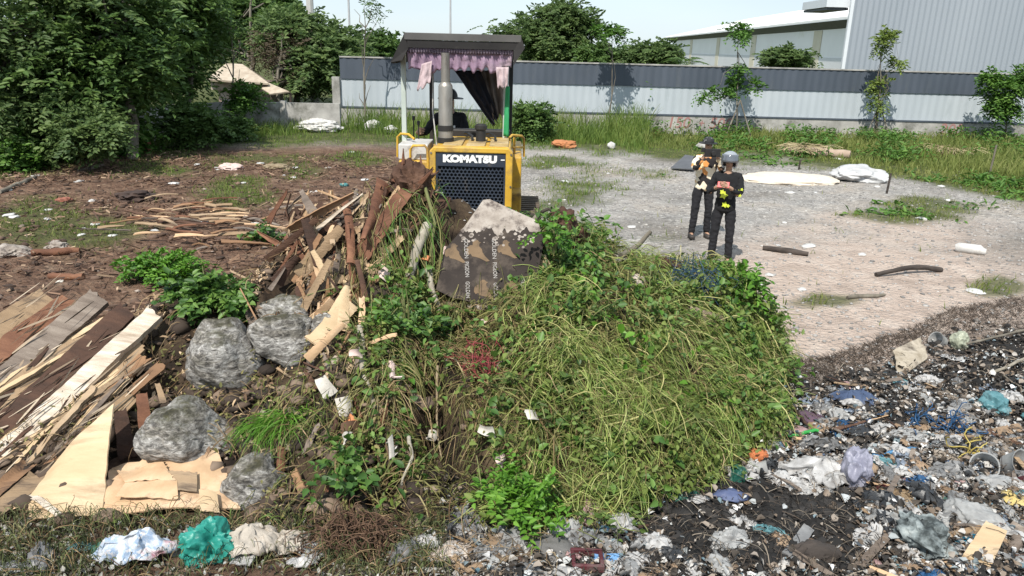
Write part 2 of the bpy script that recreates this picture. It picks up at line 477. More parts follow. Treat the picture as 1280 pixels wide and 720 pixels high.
mound = np_mesh('heap_terrain', hv[used], remap[hf], earth, smooth=True, origin=(0, 0, 0)); mound['kind'] = 'structure'

# ================================================================ long metal fence on a concrete base
metal_dark = pbr('fence_dark_panel', [(.055, .068, .088), (.075, .09, .115)], 1.2, .55, stretch=(1, 1, .2), stain=((.09, .10, .11), 1.6, .58, .78))
metal_light = pbr('fence_light_panel', [(.36, .40, .43), (.43, .47, .50)], .9, .5, stretch=(1, 1, .25), stain=((.29, .33, .35), 1.3, .60, .80))
conc = pbr('old_concrete', [(.22, .215, .20), (.34, .33, .31), (.44, .43, .40)], 1.6, .9, .3, 18, stain=((.12, .12, .10), 1.1, .54, .7))
white_paint = pbr('white_paint', [(.62, .62, .60), (.74, .74, .72)], 2, .6)
fence = empty('metal_fence', (8, 31, 0), 'long grey sheet-metal fence on a pale concrete base along the back of the lot', 'fence')
def corrugated(x0, x1, y, z0, z1, pitch, depth, name, m, parent, skew=0.0):
    xs = np.arange(x0, x1, pitch / 4)
    off = np.tile([0, 0, -depth, -depth], len(xs) // 4 + 1)[:len(xs)]
    V = np.concatenate([np.stack([xs, np.full_like(xs, y) + off + skew * (xs - x0), np.full_like(xs, z0)], -1), np.stack([xs, y + off + skew * (xs - x0), np.full_like(xs, z1)], -1)])
    k = len(xs); i = np.arange(k - 1)
    return np_mesh(name, V, np.stack([i, i + 1, i + 1 + k, i + k], -1), m, parent)
FX0, FX1, FY = -6.95, 34.0, 30.9
corrugated(FX0, FX1, FY, .74, 1.80, .30, .018, 'lower_panel', metal_light, fence, .012)
corrugated(FX0, FX1, FY - .045, 1.80, 2.60, .30, .018, 'upper_panel', metal_dark, fence, .012)
sk = lambda x: FY + .012 * (x - FX0)
MB().prism([(FX0, sk(FX0) - .10, -.3), (FX1, sk(FX1) - .10, -.3), (FX1, sk(FX1) + .15, -.3), (FX0, sk(FX0) + .15, -.3)], (0, 0, 1.0)).build('concrete_base', conc, fence)
MB().prism([(FX0, sk(FX0) - .13, .70), (FX1, sk(FX1) - .13, .70), (FX1, sk(FX1) - .103, .70), (FX0, sk(FX0) - .103, .70)], (0, 0, .06)).build('bottom_rail', metal_dark, fence)
MB().prism([(FX0, sk(FX0) - .09, 2.6), (FX1, sk(FX1) - .09, 2.6), (FX1, sk(FX1) + .06, 2.6), (FX0, sk(FX0) + .06, 2.6)], (0, 0, .05)).build('top_cap', conc, fence)
MB().box((FX0 - .32, FY - .14, -.2), (FX0 - .02, FY + .16, 1.86)).build('end_post', conc, fence)
def text_mesh(name, body, mat, parent, loc, rot, size, sx=1.0, extrude=.002, offset=0.0, shear=0.0):
    cu = bpy.data.curves.new(name, 'FONT'); cu.body = body; cu.size = size; cu.extrude = extrude; cu.offset = offset; cu.shear = shear
    cu.align_x = 'CENTER'; cu.align_y = 'CENTER'; cu.resolution_u = 3
    t = bpy.data.objects.new('text_tmp', cu); COL.objects.link(t)
    me = bpy.data.meshes.new_from_object(t.evaluated_get(bpy.context.evaluated_depsgraph_get()))
    bpy.data.objects.remove(t)
    me.transform(rot.to_4x4() @ Matrix.Diagonal((sx, 1, 1, 1)))
    me.materials.clear(); me.materials.append(mat)
    o = bpy.data.objects.new(name, me); COL.objects.link(o)
    if parent is not None: o.parent = parent; o.location = Vector(loc) - parent_origin(parent)
    else: o.location = loc
    return o
red_paint = pbr('red_spray_paint', [(.30, .12, .11), (.36, .24, .22)], 5, .9)
front = Matrix.Rotation(R_(90), 3, 'X')
for body, px, py in (('150', 848, 149), ('+', 877, 147), ('500', 901, 149), ('200', 1191, 158)):
    p = at(px, py, 31.0)
    text_mesh('painted_number', body, red_paint, fence, (p.x, sk(p.x) - .106, .42), front, .62 if body != '+' else .4, 1.0, .001, .006, .15)

# ================================================================ buildings beyond the fence
bl_metal = pbr('blue_grey_cladding', [(.24, .27, .305), (.285, .315, .35)], .25, .55, stretch=(1, 1, .2))
bl_trim = pbr('pale_trim', [(.55, .58, .61), (.62, .65, .67)], 1, .5)
wh_wall = pbr('white_cladding', [(.80, .80, .79), (.86, .86, .85)], .3, .6, stain=((.7, .68, .6), .25, .6, .75))
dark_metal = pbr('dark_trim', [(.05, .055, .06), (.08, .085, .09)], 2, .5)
cream = pbr('stained_cream', [(.58, .53, .40), (.66, .62, .50)], 1, .7)
p = at(1051, 92, 45.0)
fb = empty('factory_building', (p.x, 45, 0), 'tall blue-grey corrugated factory wall behind the fence at right', 'building')
corrugated(p.x, p.x + 11.2, 45, 0, 13.5, .32, .06, 'cladding', bl_metal, fb)
MB().prism([(p.x + .02, 45.02, 0), (p.x + 26, 45.02, 0), (p.x + 30, 62, 0), (p.x + 8.5, 62, 0)], (0, 0, 13.45)).build('building_body', bl_metal, fb)
MB().box((p.x - .06, 44.86, 0), (p.x + .12, 45.05, 13.5)).build('corner_trim', bl_trim, fb)
MB().box((p.x + 10.5, 44.72, 0), (p.x + 11.5, 44.92, 13.5)).box((p.x + 11.5, 44.80, 0), (p.x + 26, 44.99, 13.5)).build('pale_end_bay', bl_trim, fb)
MB().tube([(p.x + 11.75, 44.66, 0), (p.x + 11.75, 44.66, 13.4)], .11, 10).build('downpipe', bl_trim, fb, smooth=40)
q = at(1026, 10, 46)
MB().box((q.x, 45.2, q.z + .02), (p.x, 49, q.z + .45)).build('side_awning', bl_trim, fb)
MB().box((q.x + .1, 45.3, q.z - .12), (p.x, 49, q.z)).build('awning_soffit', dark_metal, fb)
A, B = at(1055, 25, 80), at(842, 48, 195)
wt = 6.55
wh = empty('white_warehouse', (A.x, 80, 0), 'long white warehouse with a shallow white roof receding behind the fence', 'warehouse')
dirv = Vector((B.x - A.x, B.y - A.y, 0)).normalized(); nrm = Vector((-dirv.y, dirv.x, 0))   # nrm points left, towards the lot
A0 = Vector((A.x, A.y, 0)) - dirv * 25; B0 = Vector((B.x, B.y, 0)); Z = Vector((0, 0, 1))
MB().prism([A0, B0, B0 - nrm * 40, A0 - nrm * 40], Z * (wt - .1)).build('wall', wh_wall, wh)
MB().prism([A0 + nrm * .06, B0 + nrm * .06, B0 + nrm * .01, A0 + nrm * .01], Z * 3.0).build('lower_wall_band', pbr('grey_white', [(.6, .61, .62), (.66, .67, .68)], .3), wh)
ov = nrm * 1.1
MB().prism([A0 + ov + Z * wt, B0 + dirv * 10 + ov + Z * wt, B0 + dirv * 10 + ov + Z * (wt + .22), A0 + ov + Z * (wt + .22)], -nrm * .2).build('gutter', wh_wall, wh)
MB().prism([A0 + ov * .8 + Z * (wt + .05), B0 + dirv * 10 + ov * .8 + Z * (wt + .05), B0 + dirv * 10 - nrm * 20 + Z * (wt + 5.0), A0 - nrm * 20 + Z * (wt + 5.0)], Z * .2).build('roof', wh_wall, wh)
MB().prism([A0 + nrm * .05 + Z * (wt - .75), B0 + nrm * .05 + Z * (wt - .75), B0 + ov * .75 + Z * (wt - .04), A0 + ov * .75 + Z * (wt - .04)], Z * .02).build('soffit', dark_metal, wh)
for t in (.22, .42, .60, .80):
    c0 = A0.lerp(B0, t)
    MB().prism([c0 + nrm * .02, c0 + dirv * 2.6 + nrm * .02, c0 + dirv * 2.6 + nrm * .09, c0 + nrm * .09], Z * (wt - .8)).build('skylight_strip', cream, wh)
for k in range(4):
    c0 = B0 + dirv * (2 + 2.3 * k)
    MB().tube([c0 - nrm * 1 + Z * (wt - .9), c0 + ov * .7 + Z * (wt - .05)], .14, 6).tube([c0 - nrm * .3 + Z * (wt - .9), c0 + Z * (wt + .1)], .1, 6).build('roof_bracket', dark_metal, wh)

# low concrete wall at the left and the old hut behind it
lw = empty('concrete_wall', (-11, 28, 0), 'low grey concrete garden wall behind the tall grass at left', 'wall')
a, b, c_ = at(20, 150, 20), at(281, 121, 28.3), at(424, 126, 28.6)
MB().prism([(a.x, a.y, -.2), (b.x, b.y, -.2), (b.x, b.y + .16, -.2), (a.x, a.y + .16, -.2)], (0, 0, 1.2)).build('wall_panel', conc, lw)
MB().prism([(b.x, b.y, -.2), (c_.x, c_.y, -.2), (c_.x, c_.y + .16, -.2), (b.x, b.y + .16, -.2)], (0, 0, 1.2)).build('wall_panel', conc, lw)
for t in (b, a.lerp(b, .33), a.lerp(b, .66), b.lerp(c_, .5)):
    MB().box((t.x - .1, t.y - .06, -.2), (t.x + .1, t.y + .2, 1.06)).build('post', conc, lw)
roofm = pbr('thatch_tan_roof', [(.30, .24, .18), (.42, .35, .27), (.50, .43, .35)], 3, .8, .4, 12, stretch=(1, 1, .3))
rusty = pbr('rusty_sheet', [(.26, .17, .13), (.42, .33, .28), (.5, .43, .38)], 2, .7)
darkwood = pbr('dark_timber', [(.03, .022, .018), (.07, .05, .04)], 4, .85)
h0 = at(296, 122, 33)
hut = empty('hut', (h0.x, 33, 0), 'small hut with a tan hipped roof and lean-to under the trees at left', 'hut')
E1, E2, E3, E4 = at(258, 99, 32), at(336, 104, 32), at(330, 97, 37), at(268, 96, 37)
P1, P2 = at(283, 79, 34.2), at(303, 80, 34.2)
MB().add([E1, E2, E3, E4, P1, P2], [(0, 1, 5, 4), (1, 2, 5), (2, 3, 4, 5), (3, 0, 4)]).build('roof', roofm, hut).modifiers.new('thick', 'SOLIDIFY').thickness = .07
G1, G2 = at(262, 101, 32.3), at(318, 104, 32.3)
MB().box((G1.x, 32.4, G1.z - .36), (G2.x, 32.46, G1.z - .04)).build('eave_board', rusty, hut)
MB().box((G1.x + .2, 32.6, 0), (G2.x - .1, 36.5, G1.z - .1)).build('wall', rusty, hut)
L1, L2, L3, L4 = at(316, 104, 32.6), at(336, 105, 32.6), at(362, 116, 31.6), at(338, 119, 31.6)
MB().add([L1, L2, L3, L4], [(0, 1, 2, 3)]).build('lean_to_roof', roofm, hut).modifiers.new('thick', 'SOLIDIFY').thickness = .06
for t in (L3, L4):
    MB().tube([(t.x, t.y + .1, 0), (t.x, t.y + .1, t.z)], .05, 6).build('post', darkwood, hut)

# poles
grey_conc = pbr('pole_concrete', [(.38, .37, .35), (.48, .47, .45)], 2, .85)
t = at(388, 20, 37)
tag(MB().tube([(t.x, 37, 0), (t.x, 37, 9.5)], [.2, .13], 8).build('utility_pole', grey_conc, smooth=40), 'grey concrete utility pole rising behind the trees left of the bulldozer', 'pole')
t = at(437, 40, 39)
tag(MB().tube([(t.x, 39, 0), (t.x, 39, 8.0)], [.06, .045], 8).build('metal_pole', pbr('galvanised', [(.35, .36, .37), (.45, .46, .47)], 2, .5)), 'thin bare metal pole behind the left end of the metal fence', 'pole')
t = at(563, 20, 46)
lp = empty('street_lamp', (t.x, 46, 0), 'thin lamp post with small drooping arms above the bulldozer canopy', 'lamp post')
MB().tube([(t.x, 46, 0), (t.x, 46, 6.5)], [.08, .05], 8).build('post', MATS['galvanised'], lp)
MB().tube([(t.x - .8, 46, 6.15), (t.x - .3, 46, 6.42), (t.x, 46, 6.4), (t.x + .35, 46, 6.42), (t.x + .75, 46, 6.2)], .035, 6).build('arm', MATS['galvanised'], lp)
# ================================================================ TREES AND PLANTS
def leafmat(name, a, b, c, transl=.25):
    return pbr(name, [a, b, c], 1.1, .55, island=.55, transl=transl, spec=.35, glob=True)
LM_DARK = leafmat('leaf_dark', (.058, .105, .036), (.115, .18, .06), (.21, .29, .095), .45)
LM_MID = leafmat('leaf_mid', (.04, .085, .022), (.085, .155, .038), (.17, .26, .065), .35)
LM_BRIGHT = leafmat('leaf_bright', (.035, .09, .015), (.075, .17, .026), (.16, .28, .05), .3)
LM_YELLOW = leafmat('leaf_yellowgreen', (.06, .10, .018), (.13, .19, .035), (.24, .29, .07), .3)
LM_BROWN = leafmat('leaf_brown', (.045, .035, .022), (.085, .065, .04), (.15, .12, .07), .15)
BARK = pbr('bark_grey', [(.08, .07, .055), (.16, .14, .11), (.26, .24, .20)], 5, .9, .5, 20, stretch=(1, 1, .25))
BARKD = pbr('bark_dark', [(.025, .02, .015), (.06, .05, .038)], 5, .9, .5, 20, stretch=(1, 1, .25))
def sprays(C, out, nl, L, W, tw, droop=.35):
    """Leafy twigs: at each C a twig of length tw along out, with nl leaves in two rows."""
    n = len(C); out = unit(out)
    s = np.linspace(.12, 1, nl)[None, :, None] * np.asarray(tw).reshape(-1, 1, 1)
    axisP = C[:, None] + out[:, None] * s + np.array([0, 0, -1]) * (s ** 2) * droop / np.asarray(tw).reshape(-1, 1, 1)
    sgn = np.where(np.arange(nl) % 2, 1.0, -1.0)[None, :, None]
    sd = unit(np.cross(out, np.array([0, 0, 1.0])) + 1e-4)[:, None] * sgn
    D = unit(sd + out[:, None] * .7 + rng.normal(0, .28, (n, nl, 3)))
    Nn = unit(np.array([0, 0, 1.0]) + out[:, None] * np.array([.55, .55, .1]) + rng.normal(0, .38, (n, nl, 3)))
    k = n * nl
    return leaves(axisP.reshape(-1, 3), D.reshape(-1, 3), Nn.reshape(-1, 3), L * rng.uniform(.65, 1.25, k), W * rng.uniform(.7, 1.2, k))
def crown(blobs, per, nl, L, W, tw, clump=.55, droop=.35):
    """Leaf sprays in clumps over the volumes of several ellipsoids (centre, radii, share)."""
    out = []
    for c, r, share in blobs:
        nc = max(3, int(per * share)); r = np.maximum(np.array(r) - clump * .8 - tw * .45, np.array(r) * .3)
        u = unit(rng.normal(size=(nc, 3))) * (rng.uniform(.25, 1, (nc, 1)) ** .45)
        cc = np.array(c) + u * np.array(r)
        m = 7
        P = (cc[:, None] + rng.normal(0, clump, (nc, m, 3)) * np.array([1, 1, .5])).reshape(-1, 3)
        o = unit(u)[:, None] * .8 + rng.normal(0, .55, (nc, m, 3)) * np.array([1, 1, .4])
        out.append(sprays(P, o.reshape(-1, 3), nl, L, W, tw * rng.uniform(.6, 1.2, len(P)), droop))
    return cat_vf(out)
def wavy(a, b, n, amp):
    a, b = Vector(a), Vector(b)
    return [a.lerp(b, i / (n - 1)) + Vector((random.uniform(-1, 1), random.uniform(-1, 1), random.uniform(-.4, .4))) * (amp if 0 < i < n - 1 else 0) for i in range(n)]
def tree(name, label, cat, base, top, blobs, per, L, W, tw, mat, r0=.14, group=None, limbs=9, bark=None, nl=12, clump=.55, stems=1, droop=.35):
    root = empty(name, base, label, cat, group)
    mb = MB(); base = Vector(base); top = Vector(top)
    for s in range(stems):
        tp = top + Vector((random.uniform(-.5, .5), random.uniform(-.5, .5), random.uniform(-.5, 0))) * (s > 0)
        pts = wavy(base + Vector((.12 * s, .05 * s, -.05)), tp, 6, (top - base).length * .025)
        mb.tube(pts, [r0 * (1 - .8 * i / 5) for i in range(6)], 7)
        for k in range(limbs // stems):
            c, r, _ = random.choice(blobs)
            e = Vector(c) + Vector([random.uniform(-.8, .8) * q for q in r])
            st = pts[random.randint(2, 4)]
            mb.tube(wavy(st, e, 5, .12 * (e - st).length), [r0 * .42, r0 * .32, r0 * .22, r0 * .14, r0 * .06], 5)
    mb.build('trunk', bark or BARK, root, smooth=60)
    V, F = crown(blobs, per, nl, L, W, tw, clump, droop)
    np_mesh('crown', V, F, mat, root)
    return root
def blob(px, py, Y, rx, ry, rz=None, share=1.0):
    """Ellipsoid that covers rx x ry pixels round (px, py) at distance Y."""
    k = Y / FPX
    return (tuple(at(px, py, Y)), (rx * k, (rz or rx * k), ry * k), share)
def gb(px, Y): q = at(px, 200, Y); return (q.x, Y, float(height(q.x, Y)))

tree('broad_tree', 'big dark broadleaf tree overhanging the far left corner of the lot', 'tree', gb(40, 20.5), at(50, -20, 20.5),
     [blob(20, 30, 20.5, 120, 85, 2.6), blob(0, 130, 19, 90, 40, 1.5, .5), blob(100, -10, 21, 90, 60, 2.5, .8), blob(-60, 80, 20, 80, 90, 2, .8)], 74, .20, .085, .75, LM_DARK, .2, 'dark trees at the left edge', 14)
tree('broad_tree', 'tall dark tree with layered leaf sprays standing in front of the low concrete wall', 'tree', gb(165, 20.5), at(150, -30, 21),
     [blob(140, 25, 21.5, 60, 55, 2.2), blob(158, 78, 21, 40, 32, 1.8, .6), blob(110, 85, 20.5, 50, 40, 1.6, .5), blob(120, 130, 21, 40, 18, 1.3, .25)], 84, .22, .095, .8, LM_MID, .17, 'dark trees at the left edge', 14)
tree('broad_tree', 'mid green tree between the big dark trees and the hut', 'tree', gb(240, 27), at(235, -30, 27),
     [blob(222, 34, 27, 24, 30, 2.0), blob(205, 88, 27, 14, 30, 1.5, .4), blob(200, -20, 26, 60, 40, 2, .8)], 120, .24, .10, .85, LM_MID, .14, None, 9)
tree('broad_tree', 'leafy tree rising behind the hut roof', 'tree', gb(318, 38), at(315, -20, 38),
     [blob(290, 22, 40, 26, 26, 2.5), blob(335, 15, 41, 36, 32, 2.5), blob(270, 45, 41, 20, 24, 2, .5)], 90, .30, .13, 1.0, LM_MID, .16, None, 10)
tree('broad_tree', 'broad tree with dry brown twigs right of the hut', 'tree', gb(372, 36), at(372, 20, 36),
     [blob(398, 78, 36, 34, 38, 2.2), blob(368, 40, 37, 40, 24, 2.2, .8), blob(420, 60, 37, 18, 28, 1.5, .4)], 120, .28, .12, .9, LM_DARK, .16, None, 10)
tree('dry_tree', 'half-dead shrubby tree with brown twigs beside the hut', 'tree', gb(350, 34), at(352, 45, 34),
     [blob(352, 66, 35, 24, 22, 1.3), blob(378, 95, 35, 16, 20, 1, .4)], 45, .16, .05, .8, LM_BROWN, .12, None, 26, BARK)
tree('bushy_tree', 'round bushy tree behind the fence just left of the bulldozer canopy', 'tree', gb(462, 42), at(464, 55, 42),
     [blob(466, 63, 42, 26, 24, 1.8), blob(445, 75, 42, 14, 20, 1.2, .4)], 60, .26, .12, .7, LM_MID, .1)
tree('bushy_tree', 'dense dark green tree behind the fence right of the bulldozer', 'tree', gb(694, 52), at(694, 10, 52),
     [blob(694, 50, 52, 42, 32, 2.4), blob(700, 18, 52, 26, 18, 1.6, .45), blob(662, 35, 52, 10, 10, 1, .15), blob(730, 30, 52, 9, 14, 1, .18)], 130, .30, .12, .9, LM_DARK, .2, clump=.4)
tree('small_tree', 'small loose tree peeping over the canopy roof corner', 'tree', gb(632, 50), at(632, 40, 50),
     [blob(630, 42, 50, 22, 9, 1.2)], 16, .28, .12, .8, LM_DARK, .08)
for i, (px, py, Y, rx, ry, lab, mt) in enumerate((
        (745, 68, 48, 24, 14, 'low bush over the fence beside the dense dark tree', LM_MID), (800, 68, 47, 22, 12, 'dark bush over the fence left of the palm', LM_DARK),
        (828, 66, 46, 20, 11, 'bush touching the palm behind the fence', LM_DARK), (983, 74, 44, 30, 11, 'wide flat bush in front of the white warehouse', LM_DARK))):
    tree('bush', lab, 'bush', gb(px, Y), at(px, py, Y), [blob(px, py, Y, rx, ry, 1.2)], 55, .24, .11, .6, mt, .07, 'bushes over the back fence', clump=.3)
# far tree line, one mass
V, F = crown([((x, 240 + 30 * math.sin(x * .05), 2.0 + 1.5 * abs(nz(x * .03, 4))), (9, 8, 3.6 + 2 * abs(nz(x * .05, 2))), 1) for x in range(-260, 300, 12)], 16, 10, 1.3, .6, 2.5, 1.6)
tag(np_mesh('distant_woodland', V, F, LM_DARK), 'far dark line of trees beyond the fence', 'trees', kind='stuff')
# palm
pr = gb(858, 44); proot = empty('palm', pr, 'small palm whose fronds show over the fence before the white warehouse', 'palm')
pt = at(856, 82, 44)
MB().tube([Vector(pr), pt], [.12, .09], 7).build('trunk', BARKD, proot)
Pp, Ww, sp_ = [], [], []
for k in range(16):
    a = 2 * math.pi * k / 16; el = random.uniform(.2, 1.1)
    d = np.array([math.cos(a), math.sin(a) * .8, 0])
    for j in range(14):
        s = .25 + j / 14 * 1.3
        b = np.array(pt) + d * s * math.cos(el) + np.array([0, 0, s * math.sin(el) - .35 * s * s])
        for sg in (-1, 1):
            e = np.cross(d, [0, 0, 1]) * sg * .28 + d * .25 + np.array([0, 0, -.08])
            Pp.append([b, b + e * .5, b + e]); Ww.append([.03, .03, .004])
V, F = ribbons(np.array(Pp), np.array(Ww)); np_mesh('fronds', V, F, LM_MID, proot)

# young trees along the fence, propped by stakes
def sapling(base_px, Y, top_px, blobs, lab, stakes=True, per=9, mat=None, name='sapling', stems=1):
    b = gb(base_px, Y)
    r = tree(name, lab, 'sapling', b, at(*top_px, Y), blobs, per, .16, .07, .4, mat or LM_BRIGHT, .035, 'young trees along the fence', 5, BARK, 9, .13, stems, .5)
    if stakes:
        for dx in (-.55, .5):
            MB().tube([(b[0] + dx, Y - .4, 0), (b[0], Y, 1.45)], .025, 5).build('stake', BARK, r)
    return r
sapling(917, 29.6, (924, 34), [blob(923, 38, 29.6, 14, 8), blob(925, 80, 29.6, 7, 9, share=.4), blob(920, 102, 29.6, 10, 9, share=.6), blob(946, 108, 29.6, 5, 5, share=.2), blob(885, 114, 29.6, 16, 5, share=.4), blob(906, 120, 29.6, 14, 8, share=.5)], 'thin young tree with a leafy tip, propped by stakes before the white warehouse')
sapling(1088, 29.8, (1105, 40), [blob(1107, 48, 29.8, 15, 14), blob(1116, 76, 29.8, 10, 6, share=.4), blob(1098, 108, 29.8, 9, 10, share=.6), blob(1097, 125, 29.8, 8, 8, share=.4)], 'thin young tree with a rounded yellowish crown before the blue-grey factory wall', mat=LM_YELLOW, stems=2)
sapling(760, 29.7, (765, 42), [blob(765, 44, 29.7, 16, 12), blob(752, 40, 29.7, 8, 6, share=.3)], 'thin young tree with a sparse crown just right of the dense dark tree', False)
sapling(1256, 29.5, (1256, 95), [blob(1256, 112, 29.5, 24, 20), blob(1254, 136, 29.5, 16, 12, share=.7), blob(1240, 96, 29.5, 9, 6, share=.3), blob(1282, 95, 29.5, 10, 14, share=.5)], 'short bushy young tree before the fence at the right edge', False, 30)
# bare thin trees at the left end of the fence
for px, Y, tp, lab in ((458, 29.6, (455, 8), 'tall thin leafless stem before the left end of the fence'), (295, 27.4, (288, 25), 'slim pale sapling with forked bare stems before the hut')):
    b = gb(px, Y); r = empty('bare_tree', b, lab, 'bare tree'); mb = MB(); tpv = at(*tp, Y)
    pts = wavy(b, tpv, 7, .07); mb.tube(pts, [.045, .04, .035, .03, .024, .018, .01], 6)
    for k in range(9):
        s = pts[random.randint(1, 5)]; e = s + Vector((random.uniform(-.8, .8), random.uniform(-.3, .3), random.uniform(.5, 1.3)))
        mb.tube(wavy(s, e, 4, .08), [.022, .018, .012, .006], 5)
    mb.build('trunk', BARK, r, smooth=60)
    V, F = crown([(tuple(tpv), (.7, .5, .5), 1)], 5, 8, .13, .05, .35, .2); np_mesh('crown', V, F, LM_MID, r)
# shrubs of the verge
for px, py, Y, rx, ry, lab, mt, per in (
        (664, 150, 27, 26, 24, 'dense dark shrub in the grass right of the bulldozer', LM_MID, 60),
        (235, 150, 23, 42, 26, 'bright green shrub before the low wall at left', LM_MID, 70),
        (60, 178, 20, 44, 18, 'leafy shrub at the foot of the big dark tree', LM_BRIGHT, 55),
        (150, 172, 21, 30, 18, 'shrub left of the red brick stack', LM_BRIGHT, 60),
        (10, 190, 18.5, 34, 20, 'low shrub at the left edge of the picture', LM_BRIGHT, 45),
        (285, 162, 25, 26, 14, 'bushy weed between the low wall and the plastic bucket', LM_MID, 50),
        (303, 122, 27.3, 9, 20, 'narrow climber on the end of the low wall', LM_BRIGHT, 24),
        (110, 160, 18.5, 45, 25, 'dark undergrowth shrub under the layered tree', LM_DARK, 70)):
    tree('shrub', lab, 'shrub', gb(px, Y), at(px, py, Y), [blob(px, py, Y, rx, ry, rx * Y / FPX * .8)], per, .15, .075, .5, mt, .03, 'shrubs along the left and back verge', 8, BARKD, 10, .22)

# tall grass of the verge: uncountable
n = 70000
X = rng.uniform(-17, 27, n * 3); Y = rng.uniform(15, 30.7, n * 3)
d_, g_, a_, s_ = zones(X, Y)
keep = rng.random(n * 3) < g_ ** 1.5 * (.12 + .88 * sstep(.32, .55, fnoise(X, Y, 1.6, 101)))
X, Y = X[keep][:n], Y[keep][:n]
def grassblades(name, X, Y, hgt, wid, mat, label, lean=.35, k=5):
    m = len(X); h = hgt * rng.uniform(.45, 1.2, m)
    a = rng.uniform(0, 6.28, m); ln = rng.uniform(.1, 1, m) * lean
    s = np.linspace(0, 1, k)[None, :]
    z0 = height(X, Y) - .02
    P = np.stack([X[:, None] + np.cos(a)[:, None] * (h * ln)[:, None] * s ** 2, Y[:, None] + np.sin(a)[:, None] * (h * ln)[:, None] * s ** 2, z0[:, None] + h[:, None] * (s - .28 * ln[:, None] * s ** 2)], -1)
    W = wid * (1 - s ** 2 * .9) * rng.uniform(.7, 1.3, (m, 1))
    V, F = ribbons(P, W)
    return tag(np_mesh(name, V, F, mat, origin=(0, 0, 0)), label, 'grass', kind='stuff')
GR_MIX = pbr('verge_grass', [(.045, .09, .018), (.10, .17, .032), (.17, .23, .05), (.28, .30, .10)], .45, .6, island=.45, transl=.3, glob=True, spec=.3)
GR_LOW = pbr('low_grass', [(.05, .09, .018), (.11, .16, .03), (.20, .22, .06), (.26, .23, .11)], .6, .6, island=.5, transl=.3, glob=True, spec=.3)
px_, py_ = proj(np.stack([X, Y, np.zeros_like(X)], -1))
edge = np.interp(px_, VERGE_X, VERGE_Y) - py_
tall = np.clip((edge - 1) / 26, 0.10, 1)
tall *= np.where(px_ > 810, .28, np.where(px_ < 430, .66, 1.0)) * (.55 + .9 * fnoise(X, Y, 2.2, 111))
rt = (px_ > 800 + 60 * (fnoise(X, Y, 3, 115) - .5) * 4)
grassblades('tall_grass', X[~rt], Y[~rt], 1.45 * tall[~rt], .024, GR_MIX, 'tall green grass and weeds growing along the fence and walls', .55)
grassblades('yellowed_grass', X[rt], Y[rt], 1.75 * tall[rt], .028, pbr('yellowed_grass', [(.06, .085, .02), (.13, .17, .04), (.22, .25, .07), (.36, .33, .16)], .35, .6, island=.4, transl=.3, glob=True, spec=.3), 'shorter yellowing grass along the right part of the fence', .6)
ok = rt & (rng.random(len(X)) < .16) & (fnoise(X, Y, 1.5, 117) > .5)
xs_, ys_ = X[ok], Y[ok]; hh = 1.75 * tall[ok] * 1.25; sN = len(xs_)
Cw = np.stack([np.repeat(xs_, 5) + rng.normal(0, .12, sN * 5), np.repeat(ys_, 5) + rng.normal(0, .12, sN * 5), np.repeat(height(xs_, ys_), 5) + rng.random(sN * 5) * np.repeat(hh, 5)], -1)
V, F = leaves(Cw, rng.normal(0, 1, (sN * 5, 3)) * np.array([1, 1, .4]), np.array([0, -.2, 1]) + rng.normal(0, .4, (sN * 5, 3)), rng.uniform(.10, .22, sN * 5), rng.uniform(.04, .09, sN * 5))
tag(np_mesh('broadleaf_weeds', V, F, LM_BRIGHT), 'broad-leaved weeds mixed into the yellowing grass', 'weeds', kind='stuff')
# low grass tufts on the lot
X = rng.uniform(-13, 15, 200000); Y = rng.uniform(8.5, 22, 200000)
d_, g_, a_, s_ = zones(X, Y)
keep = (rng.random(len(X)) < g_ * .55 * sstep(.42, .62, fnoise(X, Y, .5, 121)) + .008 * (fnoise(X, Y, .9, 131) > .58))
X, Y = X[keep][:15000], Y[keep][:15000]
grassblades('low_grass', X, Y, np.full(len(X), .13), .014, GR_LOW, 'low grass tufts spread over the lot', .8, 4)
# straw-like dry tussocks
for px, py, lab in ((1185, 178, 'dry straw-coloured tussock in the grass near the painted 200'), (1010, 176, 'pale dry tussock in the grass before the factory corner')):
    q = gnd(px, py + 18); m = 260
    X = q.x + rng.normal(0, .3, m); Y = q.y + rng.normal(0, .25, m)
    a = rng.uniform(0, 6.28, m); s = np.linspace(0, 1, 5)[None]
    h = rng.uniform(.4, 1.0, m)
    P = np.stack([X[:, None] + np.cos(a)[:, None] * h[:, None] * .8 * s ** 1.5, Y[:, None] + np.sin(a)[:, None] * h[:, None] * .8 * s ** 1.5, h[:, None] * (s - .75 * s ** 2.2)], -1)
    V, F = ribbons(P, .02 * np.ones((m, 5)))
    tag(np_mesh('dry_tussock', V, F, pbr('straw', [(.2, .16, .08), (.34, .28, .16), (.45, .38, .24)], 3, .8, island=.6)), lab, 'dry grass', 'dry tussocks in the verge')
# gravel and pale grit: uncountable
n = 9000
X = rng.uniform(-2, 15, n * 2); Y = 7.3 + rng.random(n * 2) ** 1.6 * 15
d_, g_, a_, s_ = zones(X, Y)
keep = rng.random(n * 2) < (1 - d_) * (1 - .9 * g_) * (1 - a_) * (.25 + fnoise(X, Y, 1.2, 141)); X, Y = X[keep][:n], Y[keep][:n]
sz = .008 + .022 * rng.random(len(X)) ** 4 + .0006 * Y
V, F = rocks(np.stack([X, Y, height(X, Y) + sz * .15], -1), sz, 1, .7)
tag(np_mesh('gravel_stones', V, F, pbr('gravel_stone', [(.13, .125, .12), (.25, .24, .23), (.36, .34, .32), (.60, .58, .54)], 1, .9, island=.9, glob=True, pos=[0, .5, .93, 1])), 'grey and whitish gravel scattered over the lot', 'gravel', kind='stuff')
